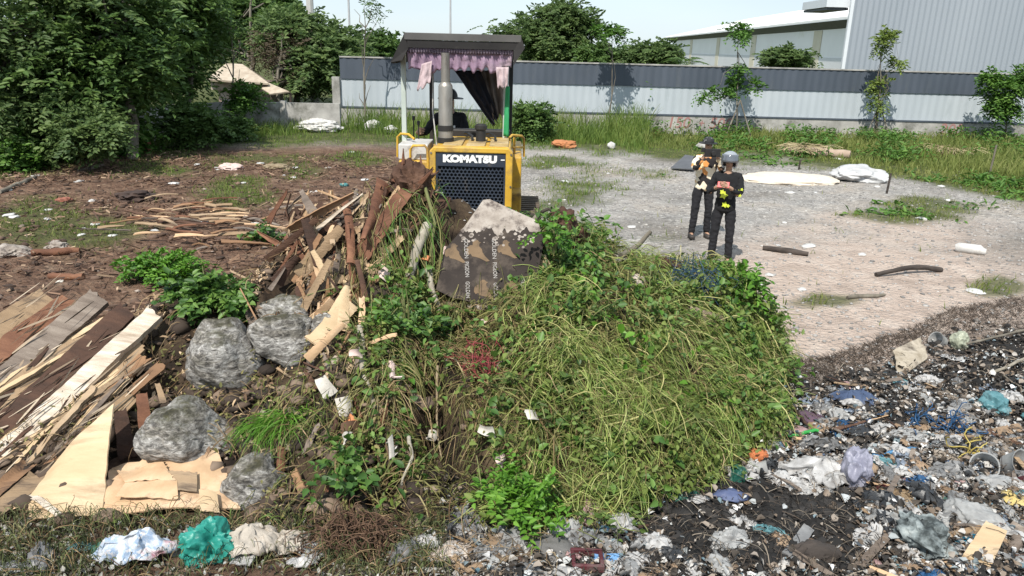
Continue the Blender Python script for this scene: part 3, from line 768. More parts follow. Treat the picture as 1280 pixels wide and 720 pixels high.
# ================================================================ BULLDOZER
yellow = pbr('worn_yellow_paint', [(.44, .25, .025), (.56, .33, .035), (.62, .39, .06)], 2.5, .5, .12, 30, stain=((.20, .13, .075), 3.5, .47, .72), coat=.02)
ydark = pbr('dirty_yellow', [(.36, .21, .03), (.50, .31, .045)], 3, .65, stain=((.10, .06, .035), 4, .52, .7))
steel = pbr('exhaust_steel', [(.20, .18, .155), (.34, .31, .27), (.46, .43, .39)], 3, .42, .1, 20, metal=.75, stretch=(1, 1, .4), stain=((.13, .07, .04), 5, .58, .72))
black = pbr('black_steel', [(.012, .012, .013), (.03, .028, .026)], 3, .55)
navy = pbr('grille_blue_grey', [(.024, .032, .048), (.042, .052, .07)], 3, .6, spec=.25, stain=((.12, .10, .08), 6, .56, .74))
roofd = pbr('canopy_dark', [(.018, .017, .018), (.035, .033, .032)], 2, .8, spec=.15, stain=((.07, .065, .06), 3, .58, .74))
rooft = pbr('canopy_lip', [(.06, .058, .056), (.11, .105, .10)], 2, .6, spec=.2)
letter = pbr('white_letters', [(.74, .74, .72), (.8, .8, .78)], 4, .5)
mudsteel = pbr('muddy_track', [(.05, .04, .032), (.10, .08, .06), (.16, .12, .09)], 4, .8, .5, 20, metal=.2)
paleworn = pbr('worn_silver', [(.42, .41, .39), (.58, .57, .55)], 3, .5, stain=((.2, .15, .1), 4, .55, .7))
postm = pbr('pale_green_post', [(.40, .46, .42), (.50, .55, .50)], 3, .5)
XC = at(589, 230, 8.6).x
BZ = .32
dz = empty('bulldozer', (XC, 9.6, BZ), 'small old yellow bulldozer with a dark canopy, facing the camera behind the heap', 'bulldozer')
gl, gr, gt = at(545, 208, 8.6).x, at(632, 208, 8.6).x, at(589, 191, 8.6).z
fl, fr, ft = at(537, 200, 8.6).x, at(641, 200, 8.6).x, at(589, 184, 8.6).z
gb_ = at(589, 208, 8.6).z
# hood: frame round the radiator, body and top plate
zb = .95
hood = MB()
hood.prism([(fl, 8.57, zb), (gl, 8.57, zb), (gl, 8.57, gt), (gr, 8.57, gt), (gr, 8.57, zb), (fr, 8.57, zb), (fr, 8.57, ft - .05), (fr - .05, 8.57, ft), (fl + .05, 8.57, ft), (fl, 8.57, ft - .05)], (0, .16, 0))
hood.build('radiator_frame', yellow, dz, bevel=.012)
MB().box((fl + .025, 8.732, zb), (fr - .025, 9.95, ft - .03)).build('hood', yellow, dz, bevel=.03)
hb = MB()
for s in (0, 1, 2): hb.box((fl + .12 + s * .27, 8.8, ft - .028), (fl + .34 + s * .27, 9.7, ft - .012))
hb.build('hood_panel', pbr('dusty_yellow', [(.30, .20, .07), (.42, .30, .13), (.48, .38, .22)], 5, .8, stain=((.14, .10, .07), 4, .5, .7)), dz, bevel=.006)
for sx, zz in ((-.16, .0), (.12, .01)):
    MB().tube([(XC + sx, 9.9, ft + .02), (XC + sx + .05, 9.6, ft + .05 + zz), (XC + sx + .12, 9.45, ft + .03), (XC + sx + .13, 9.3, ft - .01)], .016, 8).build('hose', black, dz, smooth=60)
for xx in (fl + .02, fr - .02):
    d = MB()
    sx = -1 if xx < XC else 1
    for k in range(7): d.box((xx + sx * .006, 8.95, 1.2 + k * .085), (xx + sx * .016, 9.7, 1.24 + k * .085))
    d.build('side_louvre', ydark, dz)
for xx, s in ((fl + .02, 1), (fr - .02, -1)):
    for zz in (ft - .07, 1.6, 1.35): MB().tube([(xx, 8.575, zz), (xx, 8.562, zz)], .012, 8).build('bolt', steel, dz)
# grille with honeycomb holes, dark core behind it, name plate
grl = MB()
a_h = .0255; W_, H_ = a_h * math.sqrt(3), a_h * 1.5
nxh = int((gr - gl) / W_)
z0 = zb; rows = int((gb_ - z0) / H_) + 1
for j in range(rows):
    for i in range(nxh + 1):
        cx = gl + W_ * (i + (.5 if j % 2 else 0)); cz = gb_ - a_h - j * H_
        if cx < gl + .02 or cx > gr - .02: continue
        o = [(cx + a_h * math.sin(q * math.pi / 3), 8.60, cz + a_h * math.cos(q * math.pi / 3)) for q in range(6)]
        i1 = [(cx + a_h * .74 * math.sin(q * math.pi / 3), 8.60, cz + a_h * .74 * math.cos(q * math.pi / 3)) for q in range(6)]
        i2 = [(p[0], 8.64, p[2]) for p in i1]
        grl.add(o + i1 + i2, [(q, (q + 1) % 6, 6 + (q + 1) % 6, 6 + q) for q in range(6)] + [(6 + q, 6 + (q + 1) % 6, 12 + (q + 1) % 6, 12 + q) for q in range(6)])
go = grl.build('grille', navy, dz)
MB().box((gl, 8.645, zb), (gr, 8.66, gb_)).build('radiator_core', black, go)
for xx in (gl, gr - .02): MB().box((xx, 8.585, zb), (xx + .02, 8.64, gb_)).build('grille_edge', navy, go)
npl = MB().box((gl, 8.585, gb_), (gr, 8.64, gt)).build('name_plate', navy, dz)
lt = text_mesh('lettering', 'KOMATSU', letter, npl, ((gl + gr) / 2 - .01, 8.583, (gb_ + gt) / 2 + .005), front, .104, 1.24, .002, .008)
MB().box((gr - .055, 8.578, (gb_ + gt) / 2), (gr - .012, 8.585, (gb_ + gt) / 2 + .012)).build('stroke_mark', letter, npl)
# exhaust
ex = at(557, 170, 9.2)
e0, e1, e2, e3 = at(557, 178, 9.2).z, at(557, 158, 9.2).z, at(557, 106, 9.2).z, at(557, 66, 9.2).z
es = MB().tube([(ex.x, 9.2, e0), (ex.x, 9.2, e1), (ex.x, 9.2, e1 + .02), (ex.x, 9.2, e2 - .02), (ex.x, 9.2, e2), (ex.x, 9.2, e2 + .03), (ex.x, 9.2, e3)], [.088, .088, .084, .084, .078, .052, .050], 20).build('exhaust_pipe', steel, dz, smooth=35)
MB().tube([(ex.x, 9.2, e1 - .05), (ex.x, 9.2, e1 + .015)], .094, 20).tube([(ex.x, 9.2, e0), (ex.x, 9.2, e0 + .06)], .1, 20).build('exhaust_collar', black, es, smooth=35)
MB().tube([(ex.x, 9.2, e3 - .004), (ex.x, 9.2, e3 + .004)], .046, 16).build('pipe_mouth', black, es)
ac = at(601, 170, 9.3); z_, z2_ = at(601, 180, 9.3).z, at(601, 157, 9.3).z
MB().tube([(ac.x, 9.3, z_ - .05), (ac.x, 9.3, z2_ - .05), (ac.x, 9.3, z2_ - .04), (ac.x, 9.3, z2_), (ac.x, 9.3, z2_ + .02)], [.062, .058, .075, .075, .05], 18).build('air_cleaner', black, dz, smooth=35)
# fenders, cowl and side boxes
F0, F1 = at(499, 200, 9.5), at(541, 228, 9.5)
zt = at(515, 200, 9.5).z
MB().box((F0.x, 9.45, 1.05), (fl + .02, 11.2, zt)).build('fender', yellow, dz, bevel=.02)
lid = at(515, 178, 9.7)
MB().box((F0.x - .01, 9.5, zt + .002), (F0.x + .36, 10.15, lid.z)).build('tool_box', paleworn, dz, bevel=.015)
rr = at(655, 200, 9.6)
MB().box((fr - .02, 9.5, 1.05), (rr.x - .03, 11.2, at(645, 196, 9.5).z)).build('fender', yellow, dz, bevel=.02)
q0, q1 = at(634, 240, 9.1), at(651, 262, 9.1)
MB().box((fr - .05, 9.05, q1.z - .1), (q1.x, 9.44, q0.z)).build('side_step_box', ydark, dz, bevel=.02)
MB().box((fl + .05, 9.95, 1.2), (fr - .05, 10.1, ft + .06)).build('dash_cowl', black, dz, bevel=.02)
# handrails
def rail(pts, r=.016): return MB().tube(pts, r, 8).build('handrail', yellow, dz, smooth=50)
def PP(px, py, Y): return tuple(at(px, py, Y))
rail([PP(513, 207, 9.40), PP(513, 187, 9.40), PP(516, 182, 9.40), PP(531, 182, 9.40), PP(534, 186, 9.40), PP(535, 207, 9.40)])
rail([PP(497, 196, 9.9), PP(497, 171, 9.9), PP(501, 167, 9.9), PP(511, 168, 9.8), PP(518, 174, 9.7)])
rail([PP(636, 192, 9.6), PP(637, 172, 9.6), PP(640, 169, 9.7), PP(652, 170, 9.9), PP(655, 173, 10), PP(655, 196, 10)])
rail([PP(643, 196, 9.8), PP(643, 172, 9.8)]); 
rail([PP(655, 184, 10), PP(640, 184, 9.7)], .012)
for px in (517, 523):
    MB().tube([PP(px, 178, 10.1), PP(px, 148 + (px - 517), 10.1)], .009, 6).tube([PP(px, 150 + (px - 517), 10.1), PP(px, 145 + (px - 517), 10.1)], .02, 8).build('control_lever', black, dz)
# canopy: posts, roof sheet, lips and slanted side skirts
cl, crx = at(506, 50, 9.45).x, at(651, 50, 9.45).x
ct, cb = at(580, 43, 9.45).z, at(580, 60, 9.45).z
MB().box((cl, 9.45, ct - .035), (crx, 11.5, ct)).build('canopy_roof', roofd, dz, bevel=.01)
MB().box((cl - .005, 9.43, ct - .075), (crx + .005, 9.449, ct + .006)).build('front_edge', rooft, dz, bevel=.004)
MB().box((cl + .03, 9.44, cb - .01), (crx - .03, 9.47, ct - .076)).build('front_lip', roofd, dz)
s0, s1, s2 = at(488, 78, 9.4), at(500, 76, 9.55), at(655, 60, 9.4)
MB().prism([(cl, 9.44, ct), (s0.x, 9.40, s0.z), (s0.x + .14, 9.40, s0.z + .03), (cl + .04, 9.44, cb - .02)], (0, .02, 0)).prism([(cl, 9.46, ct), (s0.x, 9.42, s0.z), (s0.x, 11.5, s0.z), (cl, 11.5, ct)], (.015, 0, -.015)).build('side_skirt', roofd, dz)
MB().prism([(crx, 9.44, ct), (at(656, 60, 9.4).x, 9.40, at(656, 60, 9.4).z), (at(642, 82, 9.4).x, 9.40, at(642, 82, 9.4).z), (crx - .08, 9.44, cb - .02)], (0, .02, 0)).prism([(crx, 9.46, ct), (crx + .05, 9.42, cb), (crx + .05, 11.5, cb), (crx, 11.5, ct)], (-.015, 0, -.015)).build('side_skirt', roofd, dz)
for px, Y in ((505, 9.9), (632, 9.9)):
    t = at(px, 130, Y)
    MB().box((t.x - .03, Y - .03, zt - .1), (t.x + .03, Y + .03, ct - .035)).build('canopy_post', postm, dz, bevel=.006)
for xx in (cl + .12, crx - .12):
    MB().box((xx - .03, 11.2, 1.1), (xx + .03, 11.26, ct - .035)).build('canopy_post', black, dz, bevel=.006)
t0, t1 = at(530, 100, 9.75), at(542, 185, 9.75)
MB().tube([PP(541, 92, 9.75), PP(541, 140, 9.75), PP(546, 182, 9.7)], .008, 6).build('cable', paleworn, dz)
# seat, tracks, blade
MB().box((XC - .28, 10.35, 1.45), (XC + .28, 10.85, 1.6)).build('seat', black, dz, bevel=.04)
MB().box((XC - .28, 10.83, 1.55), (XC + .28, 10.97, 2.0)).build('seat_back', black, dz, bevel=.04)
MB().box((F0.x + .1, 9.96, 1.0), (rr.x - .1, 11.2, 1.05)).build('floor_plate', mudsteel, dz)
for sx in (-1, 1):
    cx = XC + sx * .66
    prof = []
    for k in range(13): a = -math.pi / 2 - math.pi * k / 12; prof.append((8.95 + .36 * math.cos(a), BZ + .37 + .36 * math.sin(a)))
    for k in range(13): a = math.pi / 2 - math.pi * k / 12; prof.append((10.85 + .36 * math.cos(a), BZ + .37 + .36 * math.sin(a)))
    tk = MB(); tk.prism([(cx - .17, y, z) for y, z in prof], (.34, 0, 0))
    tr = tk.build('track', mudsteel, dz)
    gsh = MB(); L = len(prof)
    for i in range(L):
        (ya, za), (yb, zb2) = prof[i], prof[(i + 1) % L]
        nseg = max(1, int(math.hypot(yb - ya, zb2 - za) / .13))
        for j in range(nseg):
            f = (j + .5) / nseg; y, z = ya + (yb - ya) * f, za + (zb2 - za) * f
            tn = math.atan2(zb2 - za, yb - ya)
            gsh.box((cx - .18, y - .03, z - .022), (cx + .18, y + .03, z + .022), 0, Matrix.Rotation(tn, 3, 'X'))
    gsh.build('track_shoes', mudsteel, tr)
    for y in (8.95, 10.85): MB().tube([(cx - .185, y, BZ + .37), (cx + .185, y, BZ + .37)], .22, 18).build('wheel', ydark, tr, smooth=35)
    MB().box((cx - .05, 8.2, BZ + .25), (cx + .05 , 9.9, BZ + .38), rot=None).build('push_arm', ydark, dz)
bl = MB(); prof = [(8.13 + .22 * (1 - math.cos(a)) , BZ + .05 + .75 * (k / 8)) for k, a in enumerate(np.linspace(-1.0, 1.0, 9))]
bl.prism([(XC - 1.2, y, z) for y, z in prof] + [(XC - 1.2, y + .04, z) for y, z in prof[::-1]], (2.4, 0, 0)); bl.build('blade', ydark, dz)

# cloths hung on the canopy
def cloth_grid(name, P00, P10, P01, P11, nu, nv, mat, label, cat, fold=.03, nf=9, jag=0.0, seed=0, thick=.004, hole=None, group=None, parent=None, droop=0.0):
    """Hanging or lying cloth between four corners, pleated across u, with a ragged lower edge."""
    P00, P10, P01, P11 = map(Vector, (P00, P10, P01, P11))
    nn = (P10 - P00).cross(P01 - P00).normalized()
    V = []
    for j in range(nv + 1):
        for i in range(nu + 1):
            u, v = i / nu, j / nv
            rag = 1 - jag * max(0, nz(u * 7, seed, 3.3) + .35 + .5 * nz(u * 23, seed, 1.1)) if jag else 1
            vv = v * rag
            p = P00.lerp(P10, u).lerp(P01.lerp(P11, u), vv)
            V.append(p + nn * (fold * (math.sin(u * nf * 6.28 + 2 * nz(u * 3, v * 2, seed)) * (.5 + .5 * v) + .8 * nz(u * 5, v * 4, seed + 7))) + Vector((0, 0, -droop * 4 * u * (1 - u))))
    F = [(j * (nu + 1) + i, j * (nu + 1) + i + 1, (j + 1) * (nu + 1) + i + 1, (j + 1) * (nu + 1) + i) for j in range(nv) for i in range(nu)]
    if hole: F = [f for f in F if not hole((f[0] % (nu + 1)) / nu, (f[0] // (nu + 1)) / nv)]
    o = MB().add(V, F).build(name, mat, parent, smooth=180)
    o.modifiers.new('thick', 'SOLIDIFY').thickness = thick
    return tag(o, label, cat, group) if label else o
mauve = pbr('mauve_cloth', [(.26, .17, .25), (.36, .25, .34), (.46, .36, .43)], 3, .85, .3, 40, stain=((.30, .23, .22), 3, .55, .75), transl=.15)
pinkw = pbr('pale_pink_cloth', [(.50, .38, .40), (.60, .49, .50)], 4, .85, .3, 40, transl=.15)
cloth_grid('valance', at(509, 61, 9.50), at(642, 63, 9.50), at(511, 92, 9.52), at(638, 92, 9.52), 70, 8, mauve, 'torn mauve cloth valance hanging along the front edge of the canopy', 'curtain', .022, 12, .35, 2)
cloth_grid('valance_trim', at(511, 59, 9.47), at(640, 62, 9.47), at(511, 66, 9.48), at(640, 69, 9.48), 120, 3, pbr('dull_violet_cloth', [(.15, .11, .15), (.26, .21, .25)], 14, .9), 'gathered dark violet heading strip above the mauve valance', 'curtain', .02, 38, 0, 4)
cloth_grid('cloth_strip', at(527, 80, 9.46), at(540, 76, 9.46), at(520, 117, 9.44), at(538, 106, 9.44), 10, 12, pinkw, 'torn pale pink cloth strip dangling left of the exhaust pipe', 'cloth', .02, 1.5, .3, 5)
cloth_grid('cloth_strip', at(620, 84, 9.46), at(636, 84, 9.46), at(622, 112, 9.46), at(634, 111, 9.46), 10, 10, pinkw, 'pale pink cloth strip dangling at the right end of the valance', 'cloth', .02, 1.5, .2, 6)
navyc = pbr('black_cloth', [(.008, .008, .012), (.02, .02, .03)], 3, .9, .3, 30)
cloth_grid('dark_drape', at(568, 88, 10.0), at(600, 88, 10.05), at(619, 162, 9.95), at(624, 150, 9.95), 24, 16, navyc, 'dark drape swept from the canopy front down to its right post', 'cloth', .04, 2.5, .1, 8)
cloth_grid('brown_drape', at(594, 88, 10.15), at(632, 88, 10.15), at(615, 152, 10.0), at(631, 148, 10.0), 24, 16, pbr('brown_cloth', [(.07, .055, .045), (.15, .12, .10), (.26, .21, .17)], 3, .9, .3, 30), 'brown bundled drape tied beside the right post of the canopy', 'cloth', .05, 3.5, .15, 9)
cloth_grid('green_strip', at(632, 108, 9.84), at(637, 108, 9.84), at(629, 170, 9.84), at(636, 171, 9.84), 6, 16, pbr('green_cloth', [(.02, .22, .08), (.04, .34, .13)], 3, .7), 'bright green cloth strip hanging down the right canopy post', 'cloth', .012, 1, 0, 10)

# ================================================================ PEOPLE
skinm = pbr('skin', [(.34, .20, .13), (.42, .26, .18)], 6, .5)
blackc = pbr('black_sweatshirt', [(.006, .006, .007), (.014, .014, .016)], 5, .9, .4, 40)
trous = pbr('black_trousers', [(.008, .008, .010), (.018, .018, .022)], 5, .85, .3, 40)
hairm = pbr('dark_hair', [(.01, .008, .007), (.025, .02, .016)], 30, .5)
def skinned(name, J, E, mats, root, levels=2, loc=None):
    """One continuous surface grown round a joint graph."""
    names = list(J); ix = {k: i for i, k in enumerate(names)}
    me = bpy.data.meshes.new('tmp'); me.from_pydata([J[k][0] for k in names], [(ix[a], ix[b]) for a, b in E], [])
    o = bpy.data.objects.new('tmp', me); COL.objects.link(o)
    sm = o.modifiers.new('s', 'SKIN'); sm.use_smooth_shade = True
    for i, k in enumerate(names):
        sv = me.skin_vertices[0].data[i]; r = J[k][1]
        sv.radius = r if isinstance(r, tuple) else (r, r); sv.use_root = (i == 0)
    sub = o.modifiers.new('u', 'SUBSURF'); sub.levels = levels; sub.render_levels = levels
    m2 = bpy.data.meshes.new_from_object(o.evaluated_get(bpy.context.evaluated_depsgraph_get()))
    bpy.data.objects.remove(o)
    m2.materials.clear()
    for m in mats if isinstance(mats, list) else [mats]: m2.materials.append(m)
    r = bpy.data.objects.new(name, m2); COL.objects.link(r)
    if root is not None: r.parent = root
    if loc is not None: r.location = loc
    return r
def rumple(o, amp, fr):
    for v in o.data.vertices:
        q = v.co * fr; a = noise.ridged_multi_fractal(Vector((q.x, q.y, q.z * 1.7)), 1.1, 2.0, 2, 1.0, 2.0) - 1.0
        v.co += v.normal * amp * a
def hand_chains(J, E, side, wrist, palm_dir, finger_dir, curl):
    """Palm plus five separate curled fingers, joined to the wrist joint."""
    w0 = Vector(J[wrist][0]); pd = Vector(palm_dir).normalized(); fd = Vector(finger_dir).normalized(); cr = Vector(curl).normalized()
    pk = side + 'palm'; J[pk] = (tuple(w0 + pd * .06), (.032, .018)); E.append((wrist, pk))
    for f in range(4):
        s = (f - 1.5) * .021
        b = w0 + pd * .095 + fd * s
        L = (.036, .04, .038, .03)[f]
        ks = [b, b + pd * L * .8 + cr * L * .3, b + pd * L * 1.1 + cr * L * 1.1, b + pd * L * .7 + cr * L * 1.7]
        last = pk
        for q, p in enumerate(ks):
            k = f'{side}f{f}{q}'; J[k] = (tuple(p), .009 - .001 * q); E.append((last, k)); last = k
    last = pk
    for q, p in enumerate((w0 + pd * .045 - fd * .035, w0 + pd * .075 - fd * .052 + cr * .012, w0 + pd * .10 - fd * .045 + cr * .03)):
        k = f'{side}t{q}'; J[k] = (tuple(p), .0105 - .001 * q); E.append((last, k)); last = k
def person(base, h, yaw, label, arms, face_pitch=0.0, tilt=0.0, seated=False):
    """arms: wrist positions (left, right) in the body's own frame (x to its left seen from the front, -y forward), in metres for a 1.68 m body."""
    k = h / 1.68
    root = empty('person', base, label, 'person'); root.rotation_euler.z = yaw; root.scale = (k, k, k)
    hz = .42 if seated else .90
    J = {'pelvis': ((0, 0, hz), (.10, .08)), 'waist': ((0, -.0, hz + .15), (.095, .075)), 'chest': ((0, .0, hz + .36), (.115, .085)), 'neck0': ((0, .005, hz + .50), (.06, .055)),
         'neck': ((0, -.005, hz + .57), .046), 'jaw': ((0, -.028, hz + .62), (.055, .062)), 'head': ((0, -.018, hz + .685), (.073, .088)), 'top': ((0, -.005, hz + .755), (.058, .07)),
         'nose0': ((0, -.105, hz + .68), .016), 'nose': ((0, -.122, hz + .66), .013)}
    E = [('pelvis', 'waist'), ('waist', 'chest'), ('chest', 'neck0'), ('neck0', 'neck'), ('neck', 'jaw'), ('jaw', 'head'), ('head', 'top'), ('head', 'nose0'), ('nose0', 'nose')]
    T, TE, A, AE = {}, [], {}, []
    for s, nm in ((-1, 'r'), (1, 'l')):
        sh = Vector((s * .175, .0, hz + .46)); wr = Vector(arms[nm])
        mid = (sh + wr) / 2; d = wr - sh; bl_ = .54; off = math.sqrt(max(.0005, (bl_ / 2) ** 2 - (d.length / 2) ** 2))
        bend = Vector((s * .55, .35, -1)); bend = (bend - d.normalized() * bend.dot(d.normalized())).normalized()
        el = mid + bend * off
        J[nm + 'sh'] = (tuple(sh), .056); J[nm + 'el'] = (tuple(el), .040); J[nm + 'fa'] = (tuple(el.lerp(wr, .35)), .040); J[nm + 'wr'] = (tuple(wr), .027)
        E += [('chest', nm + 'sh'), (nm + 'sh', nm + 'el'), (nm + 'el', nm + 'fa'), (nm + 'fa', nm + 'wr')]
        pdv = (wr - el).normalized() * .5 + Vector((-s * .6, -.25, .15))
        hand_chains(J, E, nm, nm + 'wr', pdv, (0, .1, -1), (-s * .5, .5, .1))
        A[nm + 'sh'] = (tuple(sh + Vector((0, 0, .005))), .073); A[nm + 'el'] = (tuple(el), .058); A[nm + 'fa'] = (tuple(el.lerp(wr, .4)), .054); A[nm + 'cu'] = (tuple(el.lerp(wr, .86)), .040)
        AE += [('chest', nm + 'sh'), (nm + 'sh', nm + 'el'), (nm + 'el', nm + 'fa'), (nm + 'fa', nm + 'cu')]
        hp_ = Vector((s * .095, 0, hz - .03))
        if seated: kn, an = Vector((s * .16, -.42, hz + .03)), Vector((s * .16, -.46, .05))
        else: kn, an = Vector((s * (.115 + tilt * .03), -.015 + s * tilt * .05, .49)), Vector((s * (.13 + tilt * .06), .02 + s * tilt * .14, .085))
        toe = an + Vector((s * .02, -.15, -.045))
        for Q, QE, g in ((J, E, 0), (T, TE, .016)):
            Q[nm + 'hip'] = (tuple(hp_), .072 + 1.6 * g); Q[nm + 'th'] = (tuple(hp_.lerp(kn, .5)), .066 + 1.3 * g); Q[nm + 'kn'] = (tuple(kn), .054 + g); Q[nm + 'ca'] = (tuple(kn.lerp(an, .35)), .052 + g); Q[nm + 'an'] = (tuple(an + Vector((0, 0, .0 if g == 0 else -.005))), .034 + g * 1.6)
            QE += [('pelvis', nm + 'hip'), (nm + 'hip', nm + 'th'), (nm + 'th', nm + 'kn'), (nm + 'kn', nm + 'ca'), (nm + 'ca', nm + 'an')]
        J[nm + 'toe'] = (tuple(toe), (.035, .025)); E.append((nm + 'an', nm + 'toe'))
    skinned('body', J, E, skinm, root)
    T = {'pelvis': ((0, 0, hz + .0), (.148, .118)), 'belt': ((0, 0, hz + .1), (.135, .108)), **T}; TE = [('pelvis', 'belt')] + TE
    tr_ = skinned('trousers', T, TE, trous, root, 3); rumple(tr_, .011, 8)
    A = {'chest': ((0, .0, hz + .36), (.155, .122)), 'waist': ((0, 0, hz + .16), (.15, .12)), 'hem': ((0, 0, hz + .02), (.175, .142)), 'hem2': ((0, 0, hz - .09), (.165, .138)), 'neck0': ((0, .005, hz + .49), (.085, .078)), 'coll': ((0, -.002, hz + .535), .058), **A}
    AE = [('chest', 'waist'), ('waist', 'hem'), ('hem', 'hem2'), ('chest', 'neck0'), ('neck0', 'coll')] + AE
    top = skinned('top_garment', A, AE, blackc, root, 3); rumple(top, .016, 7)
    sh_ = pbr('dark_shoe', [(.02, .018, .016), (.06, .05, .045)], 6, .6)
    for s, nm in ((-1, 'r'), (1, 'l')):
        an = Vector(J[nm + 'an'][0])
        skinned('shoe', {'h': (tuple(an + Vector((0, .04, -.045))), (.056, .052)), 'm': (tuple(an + Vector((s * .008, -.06, -.042))), (.058, .052)), 't': (tuple(an + Vector((s * .02, -.175, -.05))), (.05, .042)), 'a': (tuple(an + Vector((0, .01, .0))), .054)}, [('h', 'm'), ('m', 't'), ('h', 'a')], sh_, root)
    for s in (-1, 1):
        e = MB(); V0, F0 = ico(2); e.add([Vector((s * .031, -.098, hz + .695)) + Vector(v) * .0105 for v in V0], [tuple(f) for f in F0]); 
        eo = local_build(e, 'eye', hairm, root)
    mo = MB().tube([(-.025, -.098, hz + .632), (0, -.107, hz + .630), (.025, -.098, hz + .632)], .006, 6); local_build(mo, 'mouth', pbr('lips', [(.30, .12, .10), (.34, .15, .12)], 3, .5), root)
    return root, hz, top, J
def local_build(mb, name, mats, root, smooth=60, bevel=0):
    """Build in the root's own frame (the root may be turned and scaled)."""
    me_root = Vector(root.location)
    mb.v = [p + parent_origin(root) for p in mb.v]
    return mb.build(name, mats, root, smooth=smooth, bevel=bevel)
# woman with the helmet
g = gnd(898, 331)
p1, hz, top1, J1 = person((g.x, g.y, float(height(g.x, g.y))), 1.66, R_(-18), 'person in a silver helmet and black sweatshirt with yellow flowers, looking at a red phone', {'r': (-.13, -.27, 1.24), 'l': (.05, -.31, 1.25)})
silver = pbr('helmet_silver', [(.36, .37, .39), (.46, .47, .49)], 3, .25, metal=.5, coat=.5)
V0, F0 = ico(4)
V = V0 * np.array([.135, .155, .145]) + np.array([0, .0, hz + .70])
fcn = V[F0].mean(1) - np.array([0, 0, hz + .70])
keepf = ~((fcn[:, 1] < -.06) & (fcn[:, 2] < .015) & (np.abs(fcn[:, 0]) < .105)) & (fcn[:, 2] > -.105)
mbh = MB().add(V, [tuple(f) for f in F0[keepf]]); hm = local_build(mbh, 'helmet', silver, p1, 180); hm.modifiers.new('t', 'SOLIDIFY').thickness = .02
vis = MB(); 
for j in range(5):
    for i in range(13):
        a = -1.15 + 2.3 * i / 12; z = hz + .695 + .028 * j
        rr_ = 1.05 - .03 * j
        vis.v.append(Vector((.137 * rr_ * math.sin(a), -.157 * rr_ * math.cos(a), z)))
vis.f = [(j * 13 + i, j * 13 + i + 1, (j + 1) * 13 + i + 1, (j + 1) * 13 + i) for j in range(4) for i in range(12)]; vis.m = [0] * len(vis.f)
vz = local_build(vis, 'visor', pbr('smoke_visor', [(.10, .11, .13), (.16, .17, .19)], 2, .12, coat=1, metal=.3), p1, 180); vz.modifiers.new('t', 'SOLIDIFY').thickness = .006
redm = pbr('red_phone', [(.42, .015, .02), (.5, .03, .035)], 2, .35)
wl, wr_ = Vector(J1['lwr'][0]), Vector(J1['rwr'][0]); mid = (wl + wr_) / 2 + Vector((0, -.05, .045))
ph = MB().box((-.085, -.006, -.045), (.085, .006, .045), rot=Matrix.Rotation(R_(-25), 3, 'X')); 
ph.v = [p1.matrix_basis @ (p + mid) for p in ph.v]
tag(ph.build('phone', redm, bevel=.004), 'red phone held in both hands by the helmeted person', 'phone')
# dark red gloves-like sleeves ends
flm = pbr('yellow_print', [(.52, .60, .04), (.62, .68, .08)], 3, .8)
def flower(c, r, parent, rt):
    pts = []
    for k in range(10):
        a = 2 * math.pi * k / 10 + .3; q = r * (1 if k % 2 == 0 else .55); pts.append(Vector(c) + rt @ Vector((q * math.sin(a), 0, q * math.cos(a))))
    return local_build(MB().prism(pts, rt @ Vector((0, .03, 0))), 'flower_print', flm, parent, 30)
for c, r in (((-.03, -.147, hz + .20), .065), ((-.055, -.138, hz + .245), .04), ((.0, -.152, hz + .06), .05), ((.05, -.15, hz + .045), .03)): flower(c, r, p1, Matrix.Identity(3))
el = Vector(J1['lel'][0])
for dx, dzv, r in ((.0, .05, .035), (.03, -.0, .028), (.05, .09, .022)): flower(el + Vector((dx - .02, -.062, dzv)), r, p1, Matrix.Rotation(R_(20), 3, 'Z'))

# man behind with the camera phone
g = gnd(873, 299)
p2, hz, top2, J2 = person((g.x, g.y, float(height(g.x, g.y))), 1.70, R_(4), 'person in a cap and colourful patterned jacket filming behind the helmeted one', {'r': (-.13, -.27, 1.44), 'l': (.09, -.28, 1.44)}, tilt=.12)
pat = bpy.data.materials.new('patterned_jacket'); pat.use_nodes = True; n, l = pat.node_tree.nodes, pat.node_tree.links
tcn = N('TexCoord'); vv = N('TexVoronoi'); vv.inputs['Scale'].default_value = 11; l.new(tcn.outputs['Object'], vv.inputs[0]); sc_ = N('SeparateColor'); l.new(vv.outputs['Color'], sc_.inputs[0])
crp = N('ValToRGB'); crp.color_ramp.interpolation = 'CONSTANT'; e = crp.color_ramp.elements
for i, (ps, cc) in enumerate(((0, (.015, .012, .012)), (.34, (.62, .26, .07)), (.5, (.75, .66, .5)), (.64, (.30, .05, .04)), (.76, (.03, .025, .025)), (.86, (.70, .52, .30)))):
    if i >= len(e): e.new(.5)
    e[i].position = ps; e[i].color = lin(cc)
l.new(sc_.outputs[0], crp.inputs[0]); l.new(crp.outputs[0], n['Principled BSDF'].inputs['Base Color']); n['Principled BSDF'].inputs['Roughness'].default_value = .85
top2.data.materials[0] = pat
capm = pbr('cap_black', [(.012, .012, .014), (.03, .03, .032)], 8, .8, stain=((.45, .45, .44), 9, .6, .66))
cp = MB(); V0, F0 = ico(3); V = V0 * np.array([.094, .115, .095]) + np.array([0, -.01, hz + .735]); fc = V[F0].mean(1)
cp.add(V, [tuple(f) for f in F0[fc[:, 2] > hz + .715]])
ring = [Vector((.15 * math.sin(2 * math.pi * k / 24), -.01 - .17 * math.cos(2 * math.pi * k / 24), hz + .715)) for k in range(24)]
cp.prism(ring, (0, 0, .012)); local_build(cp, 'hat', capm, p2, 50)
wl, wr_ = Vector(J2['lwr'][0]), Vector(J2['rwr'][0]); mid = (wl + wr_) / 2 + Vector((0, -.06, .05))
